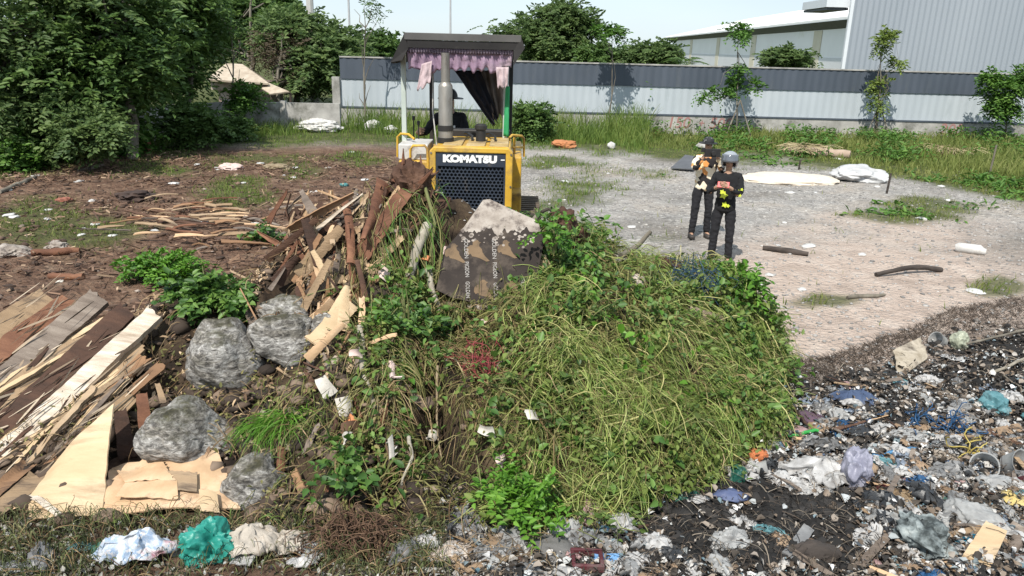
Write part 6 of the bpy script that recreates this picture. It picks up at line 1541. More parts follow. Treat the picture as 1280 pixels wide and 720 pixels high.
tag(np_mesh('dirt_clods', V, F, pbr('clod', [(.03, .02, .015), (.08, .05, .035), (.17, .11, .08), (.45, .40, .35)], 1, .95, island=.9, pos=[0, .5, .9, 1])), 'dark clods and pebbles in the brown dirt', 'clods', kind='stuff')
# ================================================================ BURNT RUBBISH in the foreground
def film(mname, cols, transl=.3, rough=.38, stain=None, **kw):
    return pbr(mname, cols, 6, rough, .25, 22, transl=transl, stain=stain or ((.16, .14, .12), 5, .56, .76), spec=.5, **kw)
F_WHITE = film('film_white', [(.34, .33, .32), (.52, .51, .50), (.70, .70, .69)], stain=((.17, .15, .13), 4, .52, .72))
F_GREY = film('film_grey', [(.13, .13, .135), (.24, .24, .24), (.38, .38, .375)], obj=.5)
F_CLEAR = pbr('film_clear', [(.34, .335, .33), (.50, .50, .49), (.66, .66, .65)], 5, .3, .2, 16, transl=.45, stain=((.30, .27, .23), 4, .6, .8), spec=.5)
F_LILAC = film('film_lilac', [(.28, .28, .36), (.42, .42, .50)])
F_TEAL = film('film_teal', [(.06, .17, .19), (.13, .29, .32), (.32, .48, .51)])
F_BLUE = film('film_blue', [(.015, .06, .15), (.03, .11, .24)], .15)
F_DARK = film('film_dark', [(.015, .016, .018), (.04, .042, .045)], .05, stain=((.10, .095, .09), 5, .6, .78))
F_PINK = film('film_pink', [(.40, .24, .24), (.55, .38, .37)])
F_GREEN = film('film_green', [(.012, .07, .055), (.03, .14, .10)], .15)
F_EMER = film('film_emerald', [(.01, .16, .13), (.03, .29, .23), (.06, .38, .31)], .25, stain=((.02, .09, .08), 5, .58, .78))
DENIM = pbr('denim', [(.035, .055, .11), (.07, .10, .17)], 4, .9, .4, 50, stain=((.12, .11, .10), 4, .56, .74))
PURP = pbr('purple_cloth', [(.06, .035, .055), (.11, .07, .095)], 4, .9, .4, 40)
BROWNC = pbr('brown_cardboard', [(.14, .09, .055), (.24, .165, .105), (.34, .25, .17)], 5, .85, .3, 30, obj=.4, stain=((.06, .05, .04), 4, .56, .74))
ORANGE = pbr('orange_cloth', [(.36, .10, .035), (.48, .17, .07)], 5, .8, stain=((.2, .1, .06), 5, .56, .7))
CREAM = pbr('cream_sack', [(.28, .24, .195), (.40, .355, .30), (.50, .455, .395)], 4, .8, .4, 40, stain=((.13, .10, .075), 3.5, .52, .74))
ASHM = pbr('ash_clod', [(.008, .0075, .0075), (.016, .015, .0145), (.036, .033, .031), (.14, .13, .12)], 1, .95, island=.9, pos=[0, .55, .9, 1])
MAROON = pbr('maroon_plastic', [(.06, .015, .018), (.11, .025, .03)], 4, .5, stain=((.12, .10, .09), 5, .5, .68))
def gz1(x, y): return float(height(x, y))
def crumpled(name, px, py, w_, h_, mat, lab, cat, z=.02, amp=.35, n_=16, rot=None, seed=None, grp=None, freq=3.0, rag=.25, tilt=.0, dome=.0, t=.003):
    """A crumpled film, cloth or paper: a ragged patch folded by ridged noise, resting on what lies under it."""
    c = SP(px, py); sd = random.uniform(0, 500) if seed is None else seed; rz = random.uniform(0, 6.28) if rot is None else rot
    s = max(w_, h_); V = []; W = n_ + 1
    for j in range(W):
        for i in range(W):
            a, b = 2 * i / n_ - 1, 2 * j / n_ - 1
            r = max(abs(a), abs(b)); th = math.atan2(b, a)
            k = (1 if r == 0 else r / math.hypot(a, b) * (.55 + .45 * max(abs(math.cos(th)), abs(math.sin(th))) * 1.2))
            e = 1 - rag * (.5 + .5 * nz(math.cos(th) * 1.8, math.sin(th) * 1.8, sd)) - rag * .5 * nz(math.cos(th) * 6, math.sin(th) * 6, sd)
            x, y = a * k * e * w_ / 2, b * k * e * h_ / 2
            q = Vector((a * freq * .5 * w_ / s, b * freq * .5 * h_ / s, sd))
            rd = noise.ridged_multi_fractal(q, 1.2, 2.1, 2, 1.0, 2.0) - .9
            rd = .85 * rd + .4 * (abs(nz(q.x * .8 + .4 * q.y, q.y * .3, sd + 3)) - .2)
            hgt = amp * s * .20 * rd + dome * s * (1 - min(1, r * r))
            x += amp * s * .12 * nz(a * freq, b * freq, sd + 9); y += amp * s * .12 * nz(a * freq, b * freq, sd + 19)
            V.append((x, y, hgt))
    lo = sorted(v[2] for v in V)[len(V) // 6]
    cr, sr = math.cos(rz), math.sin(rz); out = []
    for x, y, zz in V:
        X, Y = c.x + x * cr - y * sr, c.y + x * sr + y * cr
        out.append(Vector((X, Y, gz1(c.x, c.y) * .4 + gz1(X, Y) * .6 + max(zz - lo, -.01) + z + tilt * y)))
    F = [(j * W + i, j * W + i + 1, (j + 1) * W + i + 1, (j + 1) * W + i) for j in range(n_) for i in range(n_)]
    o = MB().add(out, F).build(name, mat, smooth=28)
    o.modifiers.new('thick', 'SOLIDIFY').thickness = t
    return tag(o, lab, cat, grp)
def bag(px, py, R, mat, lab, name='plastic_bag', cat='bag', seed=None, amp=.34, freq=1.7, rot=None, sub=5, sink=.35, grp=None):
    amp, freq = amp * .9, freq * .85
    c = SP(px, py); sd = random.uniform(0, 300) if seed is None else seed
    return lump(name, (c.x, c.y, gz1(c.x, c.y) + R[2] * (1 - sink)), R, mat, lab, cat, sub, amp, freq, sd, grp, rot=random.uniform(0, 3) if rot is None else rot, squash=.75)
def stick_(a, b, r, mat, lab, name='stick', cat='stick', za=.05, zb=.05, grp=None):
    A, B = SP(*a), SP(*b); A.z = gz1(A.x, A.y) + za; B.z = gz1(B.x, B.y) + zb
    P = wavy(A, B, 7, .015); return tag(MB().tube(P, [r * (.8 + .3 * abs(nz(i, r * 90))) for i in range(7)], 8).build(name, mat, smooth=50), lab, cat, grp)
def slat(a, b, w_, t, mat, lab, za=.05, zb=.05, name='wood_strip', cat='wood strip', grp=None, **kw):
    A, B = SP(*a), SP(*b); A.z = gz1(A.x, A.y) + za; B.z = gz1(B.x, B.y) + zb
    return plank3(name, A, B, w_, w_ * .85, t, mat, lab, cat, grp, up=(random.gauss(0, .15), random.gauss(-.2, .15), 1), jag=.015, wob=.012, **kw)
def strand(pts, r, mat, lab, name='rope', cat='rope', z=.05):
    P = []
    for i in range(len(pts) - 1):
        for k in range(6):
            s = k / 6; px, py = pts[i][0] + (pts[i + 1][0] - pts[i][0]) * s, pts[i][1] + (pts[i + 1][1] - pts[i][1]) * s
            q = SP(px, py); P.append(Vector((q.x + .02 * nz(i + s * 2, px * .1), q.y, gz1(q.x, q.y) + z + .02 * nz(s * 3, i, px * .07))))
    return tag(MB().tube(P, r, 6).build(name, mat, smooth=60), lab, cat)
def cup(px, py, r0, r1, L, mat, lab, axis_, name='plastic_cup', cat='cup', z=.06):
    c = SP(px, py); ax = Vector(axis_).normalized(); c.z = gz1(c.x, c.y) + z
    n_ = 20; a = ax.cross(Vector((.1, .2, 1))).normalized(); b = ax.cross(a); V, F = [], []
    prof = [(0, 0), (r0, 0), (r0 * 1.02, .01), ((r0 + r1) / 2 * 1.03, L * .5), (r1, L * .94), (r1 * 1.06, L), (r1 * .96, L * .97), (r0 * .9, .02)]
    for q, h in prof:
        for k in range(n_):
            t = 2 * math.pi * k / n_; V.append(c + ax * (h - L / 2) + (a * math.cos(t) + b * math.sin(t)) * max(q, .001) * (1 + .05 * nz(k * .5, px)))
    for i in range(len(prof) - 1): F += [(i * n_ + k, i * n_ + (k + 1) % n_, (i + 1) * n_ + (k + 1) % n_, (i + 1) * n_ + k) for k in range(n_)]
    return tag(MB().add(V, F).build(name, mat, smooth=50), lab, cat)

# --- larger pieces of the right-hand field
crumpled('woven_sack', 1022, 603, .62, .40, F_WHITE, 'large torn white woven sack spread on the black ash at right', 'sack', .06, .75, 34, -.25, 11, freq=3.2, dome=.16)
crumpled('woven_sack', 1000, 612, .40, .26, F_WHITE, 'folded white sheet edge sticking out left of the large torn sack', 'sack', .03, .6, 22, -.6, 12, dome=.1)
bag(1066, 612, (.13, .11, .17), F_LILAC, 'upright lilac-grey plastic bag against the right end of the torn white sack', seed=13, amp=.42, sink=.15)
bag(911, 682, (.135, .10, .085), F_CLEAR, 'clear crumpled plastic bag alone on the black ash at the lower middle', seed=14, amp=.5, freq=2.2)
crumpled('plastic_tray', 1084, 684, .19, .14, F_CLEAR, 'clear flat plastic tray piece on the ash beside the leaning charred slat', 'tray', .05, .2, 12, .3, 15, rag=.06)
slat((1070, 722), (1124, 668), .06, .02, MATS['weathered_grey_wood'], 'charred grey slat leaning at the lower right of the ash', .05, .1)
crumpled('denim_cloth', 1066, 508, .46, .30, DENIM, 'blue denim cloth lying at the upper edge of the rubbish', 'cloth', .05, .5, 26, -.35, 16, dome=.22)
bag(1240, 516, (.16, .12, .11), F_TEAL, 'pale turquoise crumpled bag on the dark soil near the right edge', seed=17, amp=.4)
crumpled('dark_sheet', 1172, 518, .95, .30, pbr('sooty_sheet', [(.045, .04, .037), (.08, .07, .065), (.13, .115, .10)], 3, .8, .3, 20), 'flat sooty brown-black sheet left of the turquoise bag', 'sheet', .03, .14, 18, .02, 18, rag=.12)
sheet4('corrugated_board', SP(1113, 452, .10), SP(1148, 438, .16), SP(1122, 476, .03), SP(1160, 452, .06), .015, pbr('stained_beige', [(.20, .16, .11), (.36, .31, .24), (.48, .42, .34)], 5, .85, .4, 30, stain=((.10, .08, .06), 4, .5, .68)), 'beige ribbed board piece standing at the upper edge of the rubbish', 'board', jag=.03, wob=.03)
cup(1172, 433, .07, .085, .12, F_CLEAR, 'clear plastic pot lying beside the lime-tinted bag at the soot edge', (-.8, -.3, .4))
bag(1198, 436, (.10, .09, .12), film('film_lime', [(.38, .40, .30), (.56, .58, .46)]), 'lime-tinted clear bag at the soot edge on the right', seed=19, sink=.2)
crumpled('white_strip', 1195, 450, .42, .16, F_WHITE, 'white torn strip lying under the lime-tinted bag', 'strip', .03, .4, 14, -.25, 20)
stick_((1206, 440), (1295, 422), .016, BARK, 'long pale stick crossing the soot edge at the right', za=.1, zb=.12)
stick_((1236, 474), (1295, 455), .02, MATS['pale_bark'], 'grey stick below the long pale one at the right edge', za=.05, zb=.12)
stick_((1252, 478), (1290, 500), .010, BARK, 'thin twig forking down at the right edge', za=.06, zb=.05)
crumpled('purple_cloth', 1008, 527, .34, .22, PURP, 'dark purple cloth beside the denim at the foot of the cut grass', 'cloth', .05, .4, 16, .1, 21, dome=.15)
crumpled('brown_cloth', 1022, 541, .22, .18, BROWNC, 'brown paper lump under the dark purple cloth', 'paper', .05, .5, 14, .8, 22, dome=.15)
bag(999, 545, (.11, .08, .06), F_PINK, 'pink crumpled bag left of the brown paper lump', seed=23)
strand([(1042, 552), (1046, 530), (1062, 520)], .009, F_BLUE, 'short blue rope end beside the brown paper lump')
strand([(1058, 548), (1082, 534), (1112, 523)], .012, F_BLUE, 'thick blue rope running up to the right of the denim')
strand([(1150, 548), (1165, 537), (1178, 533)], .008, F_BLUE, 'short blue rope curl in the middle of the rubbish')
strand([(1088, 583), (1110, 578), (1150, 568)], .016, pbr('blue_strap', [(.05, .17, .33), (.10, .26, .44)], 4, .5), 'pale blue flat strap across the rubbish', 'strap', 'strap', .07)
tangle(1188, 547, 16, 8, 36, .28, F_BLUE, 'bright blue string tangle in the middle right of the rubbish', 'string_tangle', 'string', .004, .05)
tangle(1143, 538, 12, 5, 26, .2, F_BLUE, 'small blue string knot left of the bright string tangle', 'string_tangle', 'string', .004, .04)
strand([(960, 556), (990, 552), (1028, 546)], .017, pbr('green_pipe', [(.03, .26, .05), (.06, .36, .09)], 4, .4), 'bright green hose piece at the foot of the cut grass', 'hose', 'hose', .07)
crumpled('striped_cloth', 968, 562, .26, .2, pbr('yellow_blue_cloth', [(.45, .38, .14), (.40, .36, .22), (.08, .14, .22), (.03, .05, .10)], 2, .8), 'yellow and blue cloth bundle under the bright green hose', 'cloth', .05, .5, 16, .2, 24, dome=.2)
crumpled('grey_cloth', 1012, 562, .24, .18, F_GREY, 'grey-brown cloth bundle right of the yellow and blue one', 'cloth', .05, .55, 16, .2, 25, dome=.2)
bag(944, 580, (.12, .08, .07), ORANGE, 'rusty orange bag at the foot of the cut grass', seed=26)
tangle(1215, 574, 20, 6, 9, .3, pbr('yellow_string', [(.30, .23, .05), (.40, .32, .09)], 4, .6), 'yellow string and tape tangle at the right', 'string_tangle', 'string', .006, .05)
bag(1221, 575, (.06, .05, .04), MATS['yellow_string'], 'mustard yellow plastic lump in the string tangle', seed=27)
bag(920, 603, (.085, .08, .08), F_GREEN, 'dark green coiled plastic roll beside the blue tarp scrap', seed=28, amp=.3, freq=2.4)
crumpled('tarp_scrap', 912, 630, .26, .15, pbr('navy_tarp', [(.05, .065, .14), (.09, .115, .20)], 4, .55), 'blue-grey tarp scrap lying between grass and black ash', 'tarp', .05, .3, 14, -.05, 29, rag=.08, dome=.12)
crumpled('plastic_scrap', 872, 632, .18, .11, F_WHITE, 'blue-white plastic scrap left of the blue tarp scrap', 'scrap', .04, .5, 12, .1, 30, dome=.1)
crumpled('net_scrap', 850, 628, .3, .12, F_GREEN, 'dark green net scrap at the foot of the cut grass', 'net', .04, .5, 14, .1, 31, dome=.12)
cup(950, 598, .045, .06, .1, F_CLEAR, 'small clear bottle end at the foot of the cut grass', (.8, -.2, .3))
cup(1228, 592, .075, .1, .12, F_CLEAR, 'left one of two clear deli tubs near the right edge', (-.4, -.6, .5), 'plastic_tub', 'tub')
cup(1266, 596, .085, .115, .14, F_CLEAR, 'right one of two clear deli tubs near the right edge', (.3, -.7, .5), 'plastic_tub', 'tub')
bag(1238, 618, (.15, .10, .08), F_CLEAR, 'grey translucent bag below the two clear tubs', seed=32)
bag(1214, 662, (.19, .12, .10), F_CLEAR, 'large translucent bag lying low at the right', seed=33, amp=.3)
crumpled('yellow_foam', 1270, 642, .26, .24, pbr('yellow_foam', [(.48, .36, .12), (.58, .46, .2)], 5, .8), 'yellow foam sheet at the right edge', 'foam', .06, .25, 14, .3, 34, rag=.1, dome=.05)
crumpled('blue_film', 1208, 688, .30, .13, film('film_azure', [(.02, .16, .26), (.05, .27, .38)], .3), 'azure crumpled film near the bottom right', 'film', .05, .5, 16, .3, 35, dome=.1)
bag(1192, 640, (.12, .09, .06), film('film_seagreen', [(.08, .20, .16), (.16, .32, .26)], .3), 'sea-green bag above the large translucent bag', seed=36)
slat((1165, 690), (1252, 672), .05, .015, ply_tan, 'long tan lath across the rubbish at the bottom right', .08, .1)
slat((1215, 725), (1240, 680), .16, .02, ply_cream, 'pale plywood offcut at the bottom right corner', .07, .12)
slat((1242, 548), (1276, 540), .10, .02, BROWNC, 'upper brown offcut near the right edge', .07, .07)
slat((1248, 562), (1285, 554), .08, .02, BROWNC, 'lower brown offcut near the right edge', .06, .07)
slat((1256, 672), (1292, 690), .12, .02, wood_grey, 'grey offcut at the right edge under the yellow foam', .08, .08)
slat((1188, 715), (1205, 700), .1, .02, ply_peach, 'short peach offcut at the bottom right', .06, .06)
stick_((1262, 700), (1272, 682), .04, wood_grey, 'thick short stump of wood at the bottom right', za=.05, zb=.1)
for px, py, lab in ((1099, 622, 'maroon cup by the lilac-grey bag'), (1247, 678, 'maroon cup by the long tan lath'), (1274, 615, 'maroon cup at the right edge by the tubs')):
    cup(px, py, .03, .042, .075, MAROON, lab, (random.uniform(-1, 1), -.6, .4))
bag(1150, 665, (.08, .07, .05), F_DARK, 'round black lid-like lump left of the large translucent bag', seed=37, amp=.15)
bag(1152, 690, (.22, .16, .13), pbr('charred_mass', [(.012, .012, .012), (.05, .06, .06), (.22, .25, .25), (.42, .44, .42)], 7, .8, .8, 20), 'big half-burnt lump of grey and black plastic at the bottom right', seed=38, amp=.5, freq=2.6)
crumpled('grey_rags', 1185, 602, .50, .22, F_GREY, 'striped grey rags twisted before the two clear tubs', 'rags', .05, .8, 26, .3, 39, freq=5, dome=.18)
crumpled('black_film', 1075, 552, .30, .2, F_DARK, 'black film lump under the thick blue rope', 'film', .05, .6, 18, .2, 40, dome=.15)
crumpled('pale_film', 1130, 553, .48, .2, F_CLEAR, 'wide pale film between the blue knots', 'film', .05, .6, 26, .1, 41, freq=5, dome=.1)
crumpled('pale_film', 1185, 563, .38, .16, F_GREY, 'grey film sheet under the bright blue string tangle', 'film', .05, .6, 24, .1, 42, freq=5, dome=.1)
crumpled('paper_sheet', 1100, 545, .3, .15, F_WHITE, 'white paper heap beside the thick blue rope', 'paper', .05, .6, 18, .4, 43, dome=.15)
crumpled('paper_sheet', 1105, 600, .36, .2, F_WHITE, 'white film strewn right of the lilac-grey bag', 'film', .05, .5, 20, .4, 44, dome=.06)
crumpled('brown_leaf_paper', 1082, 600, .2, .14, BROWNC, 'curled brown paper above the lilac-grey bag', 'paper', .08, .6, 14, .4, 45, dome=.2)
crumpled('brush_pile', 1115, 632, .5, .3, pbr('straw_brown', [(.13, .085, .05), (.24, .17, .10), (.34, .26, .17)], 12, .9, .9, 35), 'brown heap of straw and chips in the middle of the rubbish', 'straw', .04, .5, 24, .4, 46, freq=5, dome=.12)
crumpled('plastic_bowl', 1145, 648, .1, .1, F_WHITE, 'small white cup-shaped piece beside the brown straw heap', 'bowl', .07, .4, 10, .4, 47, dome=.3)
slat((985, 700), (1010, 668), .09, .02, F_GREY, 'grey-white board end on the ash left of the charred log', .05, .08)
lump('charred_log', tuple(SP(1020, 700) + Vector((0, 0, .06))), (.16, .09, .08), MATS['charred_wood'], 'short charred log in the black ash at the bottom', 'log', 4, .25, 2.2, 48)
crumpled('white_scrap', 990, 708, .2, .1, F_WHITE, 'white plastic piece at the bottom edge left of the charred log', 'scrap', .04, .5, 12, .2, 49, dome=.12)
lump('stone', tuple(SP(1013, 682) + Vector((0, 0, .03))), (.05, .045, .045), pbr('brown_stone', [(.14, .08, .05), (.22, .14, .09)], 5, .8), 'small brown stone in the black ash', 'stone', 3, .1, 1.5, 50)
# --- lower middle and lower left
crumpled('orange_cloth', 754, 655, .22, .12, ORANGE, 'orange cloth at the foot of the heap right of the fresh weed', 'cloth', .05, .6, 16, .1, 51, dome=.2)
tangle(715, 670, 9, 4, 40, .12, pbr('orange_net', [(.34, .12, .05), (.46, .2, .1)], 5, .6), 'pale orange net beside the fresh weed', 'net_tangle', 'net', .004, .05)
bag(776, 666, (.10, .08, .09), F_WHITE, 'white knotted bag beside the orange cloth', seed=52, amp=.45, freq=2)
crumpled('blue_cloth', 750, 670, .2, .1, film('film_petrol', [(.02, .06, .11), (.04, .12, .19)], .1), 'petrol blue cloth in front of the orange cloth', 'cloth', .06, .6, 14, .1, 53, dome=.15)
crumpled('grey_film', 727, 683, .34, .16, F_GREY, 'crumpled silver-grey film under the orange net', 'film', .05, .7, 22, .3, 54, freq=4, dome=.15)
crumpled('grey_film', 812, 690, .30, .13, F_GREY, 'grey burnt film strip right of the white knotted bag', 'film', .05, .5, 18, .3, 55, dome=.12)
lump('ash_block', tuple(SP(685, 700) + Vector((0, 0, .04))), (.17, .13, .07), pbr('grey_ash_block', [(.07, .066, .063), (.13, .125, .12), (.2, .19, .18)], 4, .9, .6, 18), 'flat grey block at the bottom middle', 'block', 4, .2, 1.6, 56)
fr = SP(733, 714); fr.z = gz1(fr.x, fr.y) + .05; fb2 = MB()
for lo, hi in (((-.10, -.09, 0), (.10, -.065, .05)), ((-.10, .065, 0), (.10, .09, .05)), ((-.10, -.064, 0), (-.075, .064, .05)), ((.075, -.064, 0), (.10, .064, .05))): fb2.box(fr + Vector(lo), fr + Vector(hi))
tag(fb2.build('open_box', MAROON, bevel=.006), 'open maroon box frame at the bottom edge of the picture', 'frame')
slat((742, 716), (778, 712), .14, .02, pbr('sky_blue_plastic', [(.12, .26, .48), (.18, .34, .56)], 4, .45), 'flat blue plastic board beside the maroon frame', .06, .06, 'plastic_board', 'board')
crumpled('striped_fabric', 566, 702, .34, .20, pbr('striped_tan', [(.26, .21, .17), (.40, .34, .29), (.52, .47, .42)], 9, .85, .3, 30, stretch=(.3, 3, 1)), 'pale striped fabric piece at the bottom left of the centre', 'fabric', .05, .4, 20, .55, 57, rag=.12, dome=.1)
crumpled('silver_film', 622, 702, .40, .22, F_GREY, 'silver-black film sheet below the fresh weed', 'film', .05, .7, 26, .2, 58, freq=5, dome=.12)
crumpled('silver_film', 585, 688, .26, .14, F_DARK, 'dark film piece between the striped fabric and the fresh weed', 'film', .04, .6, 16, .2, 59, dome=.12)
tangle(445, 694, 60, 18, 420, .28, pbr('rusty_roots', [(.04, .022, .014), (.09, .05, .03), (.16, .10, .06)], 8, .9), 'dense mat of dry dark roots at the bottom', 'root_mat', 'roots', .0035, .06)
crumpled('cream_sack', 318, 694, .44, .30, CREAM, 'cream cloth sack between the emerald bag and the root mat', 'sack', .08, .7, 26, .1, 60, dome=.28)
crumpled('cream_sack', 362, 692, .30, .26, CREAM, 'crumpled greyish sack against the left end of the root mat', 'sack', .06, .7, 20, .5, 61, freq=4, dome=.25)
slat((300, 722), (318, 700), .14, .01, F_WHITE, 'white card standing before the cream cloth sack', .05, .08, 'card', 'card')
eb = SP(262, 700); 
lump('green_bag', (eb.x, eb.y, gz1(eb.x, eb.y) + .09), (.175, .14, .16), F_EMER, 'emerald green crumpled cloth bag at the bottom left', 'bag', 5, .42, 2.0, 62, squash=.8)
crumpled('floral_bag', 170, 702, .50, .28, pbr('white_blue_print', [(.34, .36, .40), (.48, .50, .53), (.22, .31, .44), (.52, .52, .52), (.42, .22, .27)], 9, .5, .2, 20, pos=[0, .35, .62, .7, 1]), 'white plastic bag with a blue and pink print at the bottom left', 'bag', .08, .8, 30, .15, 63, freq=3.2, dome=.25)
bag(134, 696, (.09, .07, .06), F_GREEN, 'dark green plastic at the left end of the printed bag', seed=64)
bag(222, 690, (.07, .06, .05), pbr('grey_pebble', [(.16, .15, .14), (.3, .29, .27)], 5, .9), 'grey clod between the printed bag and the emerald bag', 'clod', 'clod', seed=65)
crumpled('grey_film', 20, 716, .30, .12, F_GREY, 'grey film at the bottom left corner', 'film', .04, .5, 14, .1, 66, dome=.1)
crumpled('pale_film', 102, 690, .18, .1, F_TEAL, 'pale bluish film in the moss left of the printed bag', 'film', .03, .5, 12, .1, 67)
crumpled('grey_film', 378, 716, .2, .1, F_WHITE, 'small white bag end at the bottom edge before the root mat', 'bag', .05, .5, 12, .1, 68, dome=.15)

for px, py, w_, h_, m_, lab in ((52, 705, .34, .16, F_GREY, 'dull grey film left of the pale bluish film'), (300, 676, .22, .12, BROWNC, 'brown torn paper between the peach sheet and the cream sack'),
        (395, 700, .26, .18, F_GREY, 'grey crumpled film at the left end of the root mat'), (505, 706, .30, .18, F_GREY, 'grey film right of the root mat'), (535, 690, .22, .12, F_WHITE, 'dirty white film above the pale striped fabric'),
        (660, 690, .26, .14, F_DARK, 'black film left of the flat grey block'), (690, 680, .24, .12, F_WHITE, 'dirty white film strip above the flat grey block'), (765, 692, .26, .14, F_GREY, 'grey film before the white knotted bag'),
        (840, 705, .24, .14, F_DARK, 'black rag at the bottom edge right of the maroon box'), (792, 712, .26, .15, F_WHITE, 'pale torn film right of the flat blue board')):
    crumpled('plastic_film', px, py, w_, h_, m_, lab, 'film', .05, .7, 20, None, px, freq=3.6, dome=.14)
# --- countable small litter
def field():
    while True:
        px, py = random.uniform(560, 1300), random.uniform(470, 735)
        if py < 492 - .262 * (px - 960) + 20 or py < 655 - .9 * max(0, px - 820) * 1.0 and px < 960: continue
        dens = 1.0 if px > 1085 or py < 605 else .10 if px > 800 and py < 712 else .6
        if 1160 < px and py < 535: dens *= .3
        if random.random() < dens: return px, py
SM = [('film_scrap', 88, F_WHITE, 'small crumpled white film scrap in the burnt rubbish', 'film scrap', 'white film scraps in the burnt rubbish', .7, .05),
      ('film_scrap', 80, F_GREY, 'small crumpled grey film scrap in the burnt rubbish', 'film scrap', 'grey film scraps in the burnt rubbish', .7, .06),
      ('cardboard_scrap', 90, BROWNC, 'small brown cardboard scrap in the burnt rubbish', 'cardboard scrap', 'cardboard scraps in the burnt rubbish', .3, .03),
      ('film_scrap', 46, F_DARK, 'small black film scrap in the burnt rubbish', 'film scrap', 'black film scraps in the burnt rubbish', .7, .06),
      ('film_scrap', 40, F_CLEAR, 'small clear film scrap in the burnt rubbish', 'film scrap', 'clear film scraps in the burnt rubbish', .7, .06),
      ('film_scrap', 11, F_TEAL, 'small turquoise film scrap in the burnt rubbish', 'film scrap', 'turquoise film scraps in the burnt rubbish', .6, .05),
      ('film_scrap', 9, F_BLUE, 'small dark blue film scrap in the burnt rubbish', 'film scrap', 'blue film scraps in the burnt rubbish', .6, .05),
      ('film_scrap', 14, F_PINK, 'small pinkish film scrap in the burnt rubbish', 'film scrap', 'pink film scraps in the burnt rubbish', .6, .05)]
for nm, cnt, m_, lab, cat, grp, amp, dome in SM:
    for k in range(cnt):
        px, py = field(); s = .06 + .25 * random.random() ** 2.0 * (.8 if nm != 'film_scrap' else 1)
        crumpled(nm, px, py, s * random.uniform(.8, 1.5), s * random.uniform(.5, 1), m_, lab, cat, random.uniform(.01, .07), amp * random.uniform(.8, 1.5), 13, grp=grp, freq=random.uniform(3.0, 6.5), rag=.42, dome=dome * 3, tilt=random.uniform(-.3, .4))
M_BLUE = film('film_muted_blue', [(.09, .12, .17), (.17, .21, .27), (.34, .38, .43)], .2, obj=.5)
M_BRN = film('film_brown_tint', [(.14, .11, .085), (.26, .215, .17), (.42, .37, .31)], .15, obj=.5)
for k in range(130):
    while True:
        px, py = field()
        if px > 1085 or py < 610 or py > 700: break
    s = random.uniform(.16, .38)
    crumpled('plastic_sheet', px, py, s * random.uniform(.9, 1.4), s * random.uniform(.4, .8), [F_WHITE, M_BLUE, M_BRN, F_GREY, M_BRN, F_WHITE, F_CLEAR, M_BLUE][k % 8], 'flattened dirty plastic sheet matted into the burnt rubbish', 'plastic sheet', random.uniform(.0, .05), random.uniform(.3, .6), 14, grp='flattened plastic sheets in the burnt rubbish', freq=random.uniform(4, 7), rag=.5, dome=.03, tilt=random.uniform(-.25, .3))
for k in range(80):
    px, py = field(); L = random.uniform(.1, .45); a = random.uniform(0, 3.14); q = SP(px, py)
    A = Vector((q.x - L / 2 * math.cos(a), q.y - L / 2 * math.sin(a), 0)); B = Vector((q.x + L / 2 * math.cos(a), q.y + L / 2 * math.sin(a), 0))
    A.z, B.z = gz1(A.x, A.y) + random.uniform(.02, .12), gz1(B.x, B.y) + random.uniform(.02, .12)
    plank3('wood_splinter', A, B, random.uniform(.015, .06), random.uniform(.01, .05), .008, random.choice([ply_tan, wood_grey, wood_dark, ply_peach, wood_grey]), 'small wood splinter in the burnt rubbish', 'splinter', 'wood splinters in the burnt rubbish', up=(random.gauss(0, .4), random.gauss(0, .4), 1), jag=.02, nu=6, nv=3)
# --- uncountable fines
n = 45000
PXs, PYs = rng.uniform(560, 1330, n), rng.uniform(400, 740, n)
Q_ = surf(PXs, PYs); hz_ = np.where(inheap(Q_[:, 0], Q_[:, 1]), bil(HZ, Q_[:, 0], Q_[:, 1]), -1)
d_, g_, a_, s_ = zones(Q_[:, 0], Q_[:, 1])
ok = (hz_ < .08) & (rng.random(n) < a_)
Q_ = Q_[ok]; PXs, PYs = PXs[ok], PYs[ok]
k = 13000
sz = .008 + .075 * rng.random(min(k, len(Q_))) ** 3.5
V, F = rocks(Q_[:k] + np.array([0, 0, .008]), sz, 1, .8, .4)
tag(np_mesh('ash_clods', V, F, ASHM), 'black burnt clods and cinders in the foreground', 'ash', kind='stuff')
R2 = Q_[::-1]; px2, py2 = PXs[::-1], PYs[::-1]
dn_ = np.where((px2 > 1080) | (py2 < 600), 1.0, np.where((px2 > 800) & (py2 < 712), .10, .6)); ok = rng.random(len(R2)) < dn_; R2 = np.concatenate([R2[ok]] * 3)[:19000]; R2 = R2 + rng.normal(0, .06, R2.shape) * np.array([1, 1, 0]); m = len(R2)
LIT = pbr('litter_mix', [(.015, .015, .015), (.07, .055, .042), (.19, .14, .10), (.32, .28, .24), (.50, .49, .47), (.08, .16, .20), (.64, .63, .62)], 1, .7, island=1.0, transl=.1, pos=[0, .30, .52, .70, .85, .92, .97])
L = .012 + .06 * rng.random(m) ** 3
Dd = unit(rng.normal(0, 1, (m, 3)) * np.array([1, 1, .5])); Nn2 = unit(rng.normal(0, .6, (m, 3)) + np.array([0, 0, 1]))
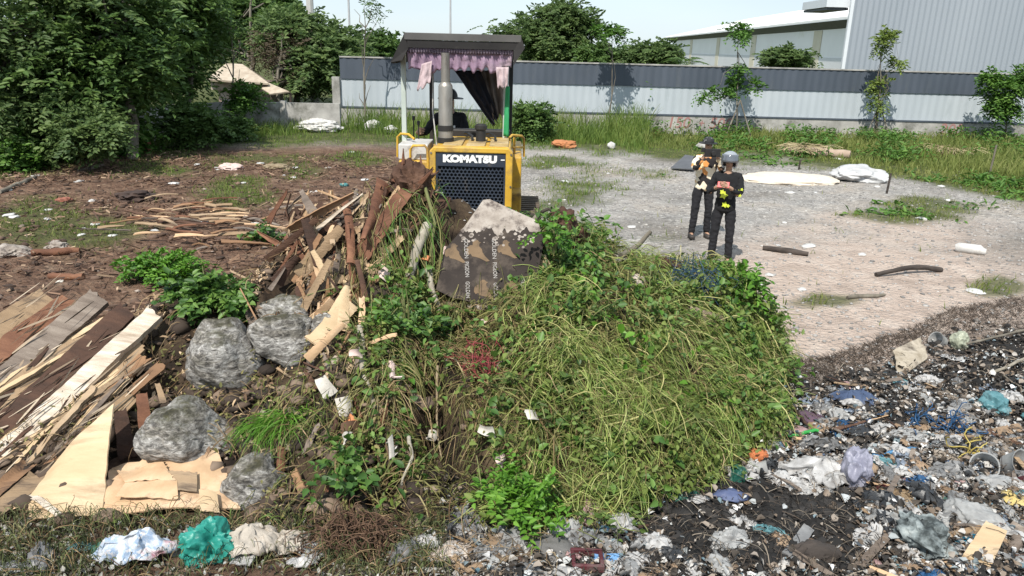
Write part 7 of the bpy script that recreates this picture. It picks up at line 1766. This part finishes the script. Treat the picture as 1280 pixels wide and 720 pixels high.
V, F = leaves(R2 + np.array([0, 0, 1]) * rng.uniform(.01, .09, (m, 1)), Dd, Nn2, L, L * rng.uniform(.35, 1.1, m), .3)
tag(np_mesh('litter_shreds', V, F, LIT), 'tiny shreds of paper, plastic and wood mixed into the burnt rubbish', 'litter', kind='stuff')
T2 = Q_[rng.permutation(len(Q_))][:5000]; m = len(T2); a = rng.uniform(0, 6.28, m); L = .03 + .25 * rng.random(m) ** 2.5; s = np.linspace(-.5, .5, 4)[None]
P = np.stack([T2[:, :1] + np.cos(a)[:, None] * L[:, None] * s, T2[:, 1:2] + np.sin(a)[:, None] * L[:, None] * s, T2[:, 2:3] + rng.uniform(.01, .09, (m, 1)) + rng.normal(0, .22, (m, 1)) * L[:, None] * s + rng.uniform(0, .04, (m, 1)) * (1 - 4 * s ** 2)], -1)
V, F = ribbons(P, rng.uniform(.002, .007, (m, 1)) * np.ones((1, 4)))
tag(np_mesh('burnt_twigs', V, F, pbr('burnt_twig', [(.012, .01, .009), (.03, .024, .02), (.08, .06, .045), (.26, .22, .17)], 1, .9, island=1.0)), 'burnt twigs and straws strewn over the ash', 'twigs', kind='stuff')
# scorched stubble where the ash meets the pale ground
n = 9000
PXs = rng.uniform(955, 1340, n); PYs = np.interp(PXs, [960, 1050, 1120, 1180, 1230, 1280, 1400], [472, 460, 436, 410, 394, 388, 375]) + np.abs(rng.normal(0, 24, n)) - 14 + 26 * (fnoise(PXs, PXs * .3, 45, 211) - .5)
Q_ = surf(PXs, PYs); a = rng.uniform(0, 6.28, n); h = rng.uniform(.02, .11, n); s = np.linspace(0, 1, 4)[None]
P = np.stack([Q_[:, :1] + np.cos(a)[:, None] * h[:, None] * s, Q_[:, 1:2] + np.sin(a)[:, None] * h[:, None] * s, Q_[:, 2:3] + h[:, None] * (s - .4 * s ** 2)], -1)
V, F = ribbons(P, .006 * np.ones((n, 4)) * (1 - .8 * s)); tag(np_mesh('scorched_stubble', V, F, pbr('scorched', [(.02, .016, .013), (.06, .045, .035), (.13, .10, .075)], 1, .9, island=.9)), 'scorched stubble along the edge of the black ash', 'stubble', kind='stuff')
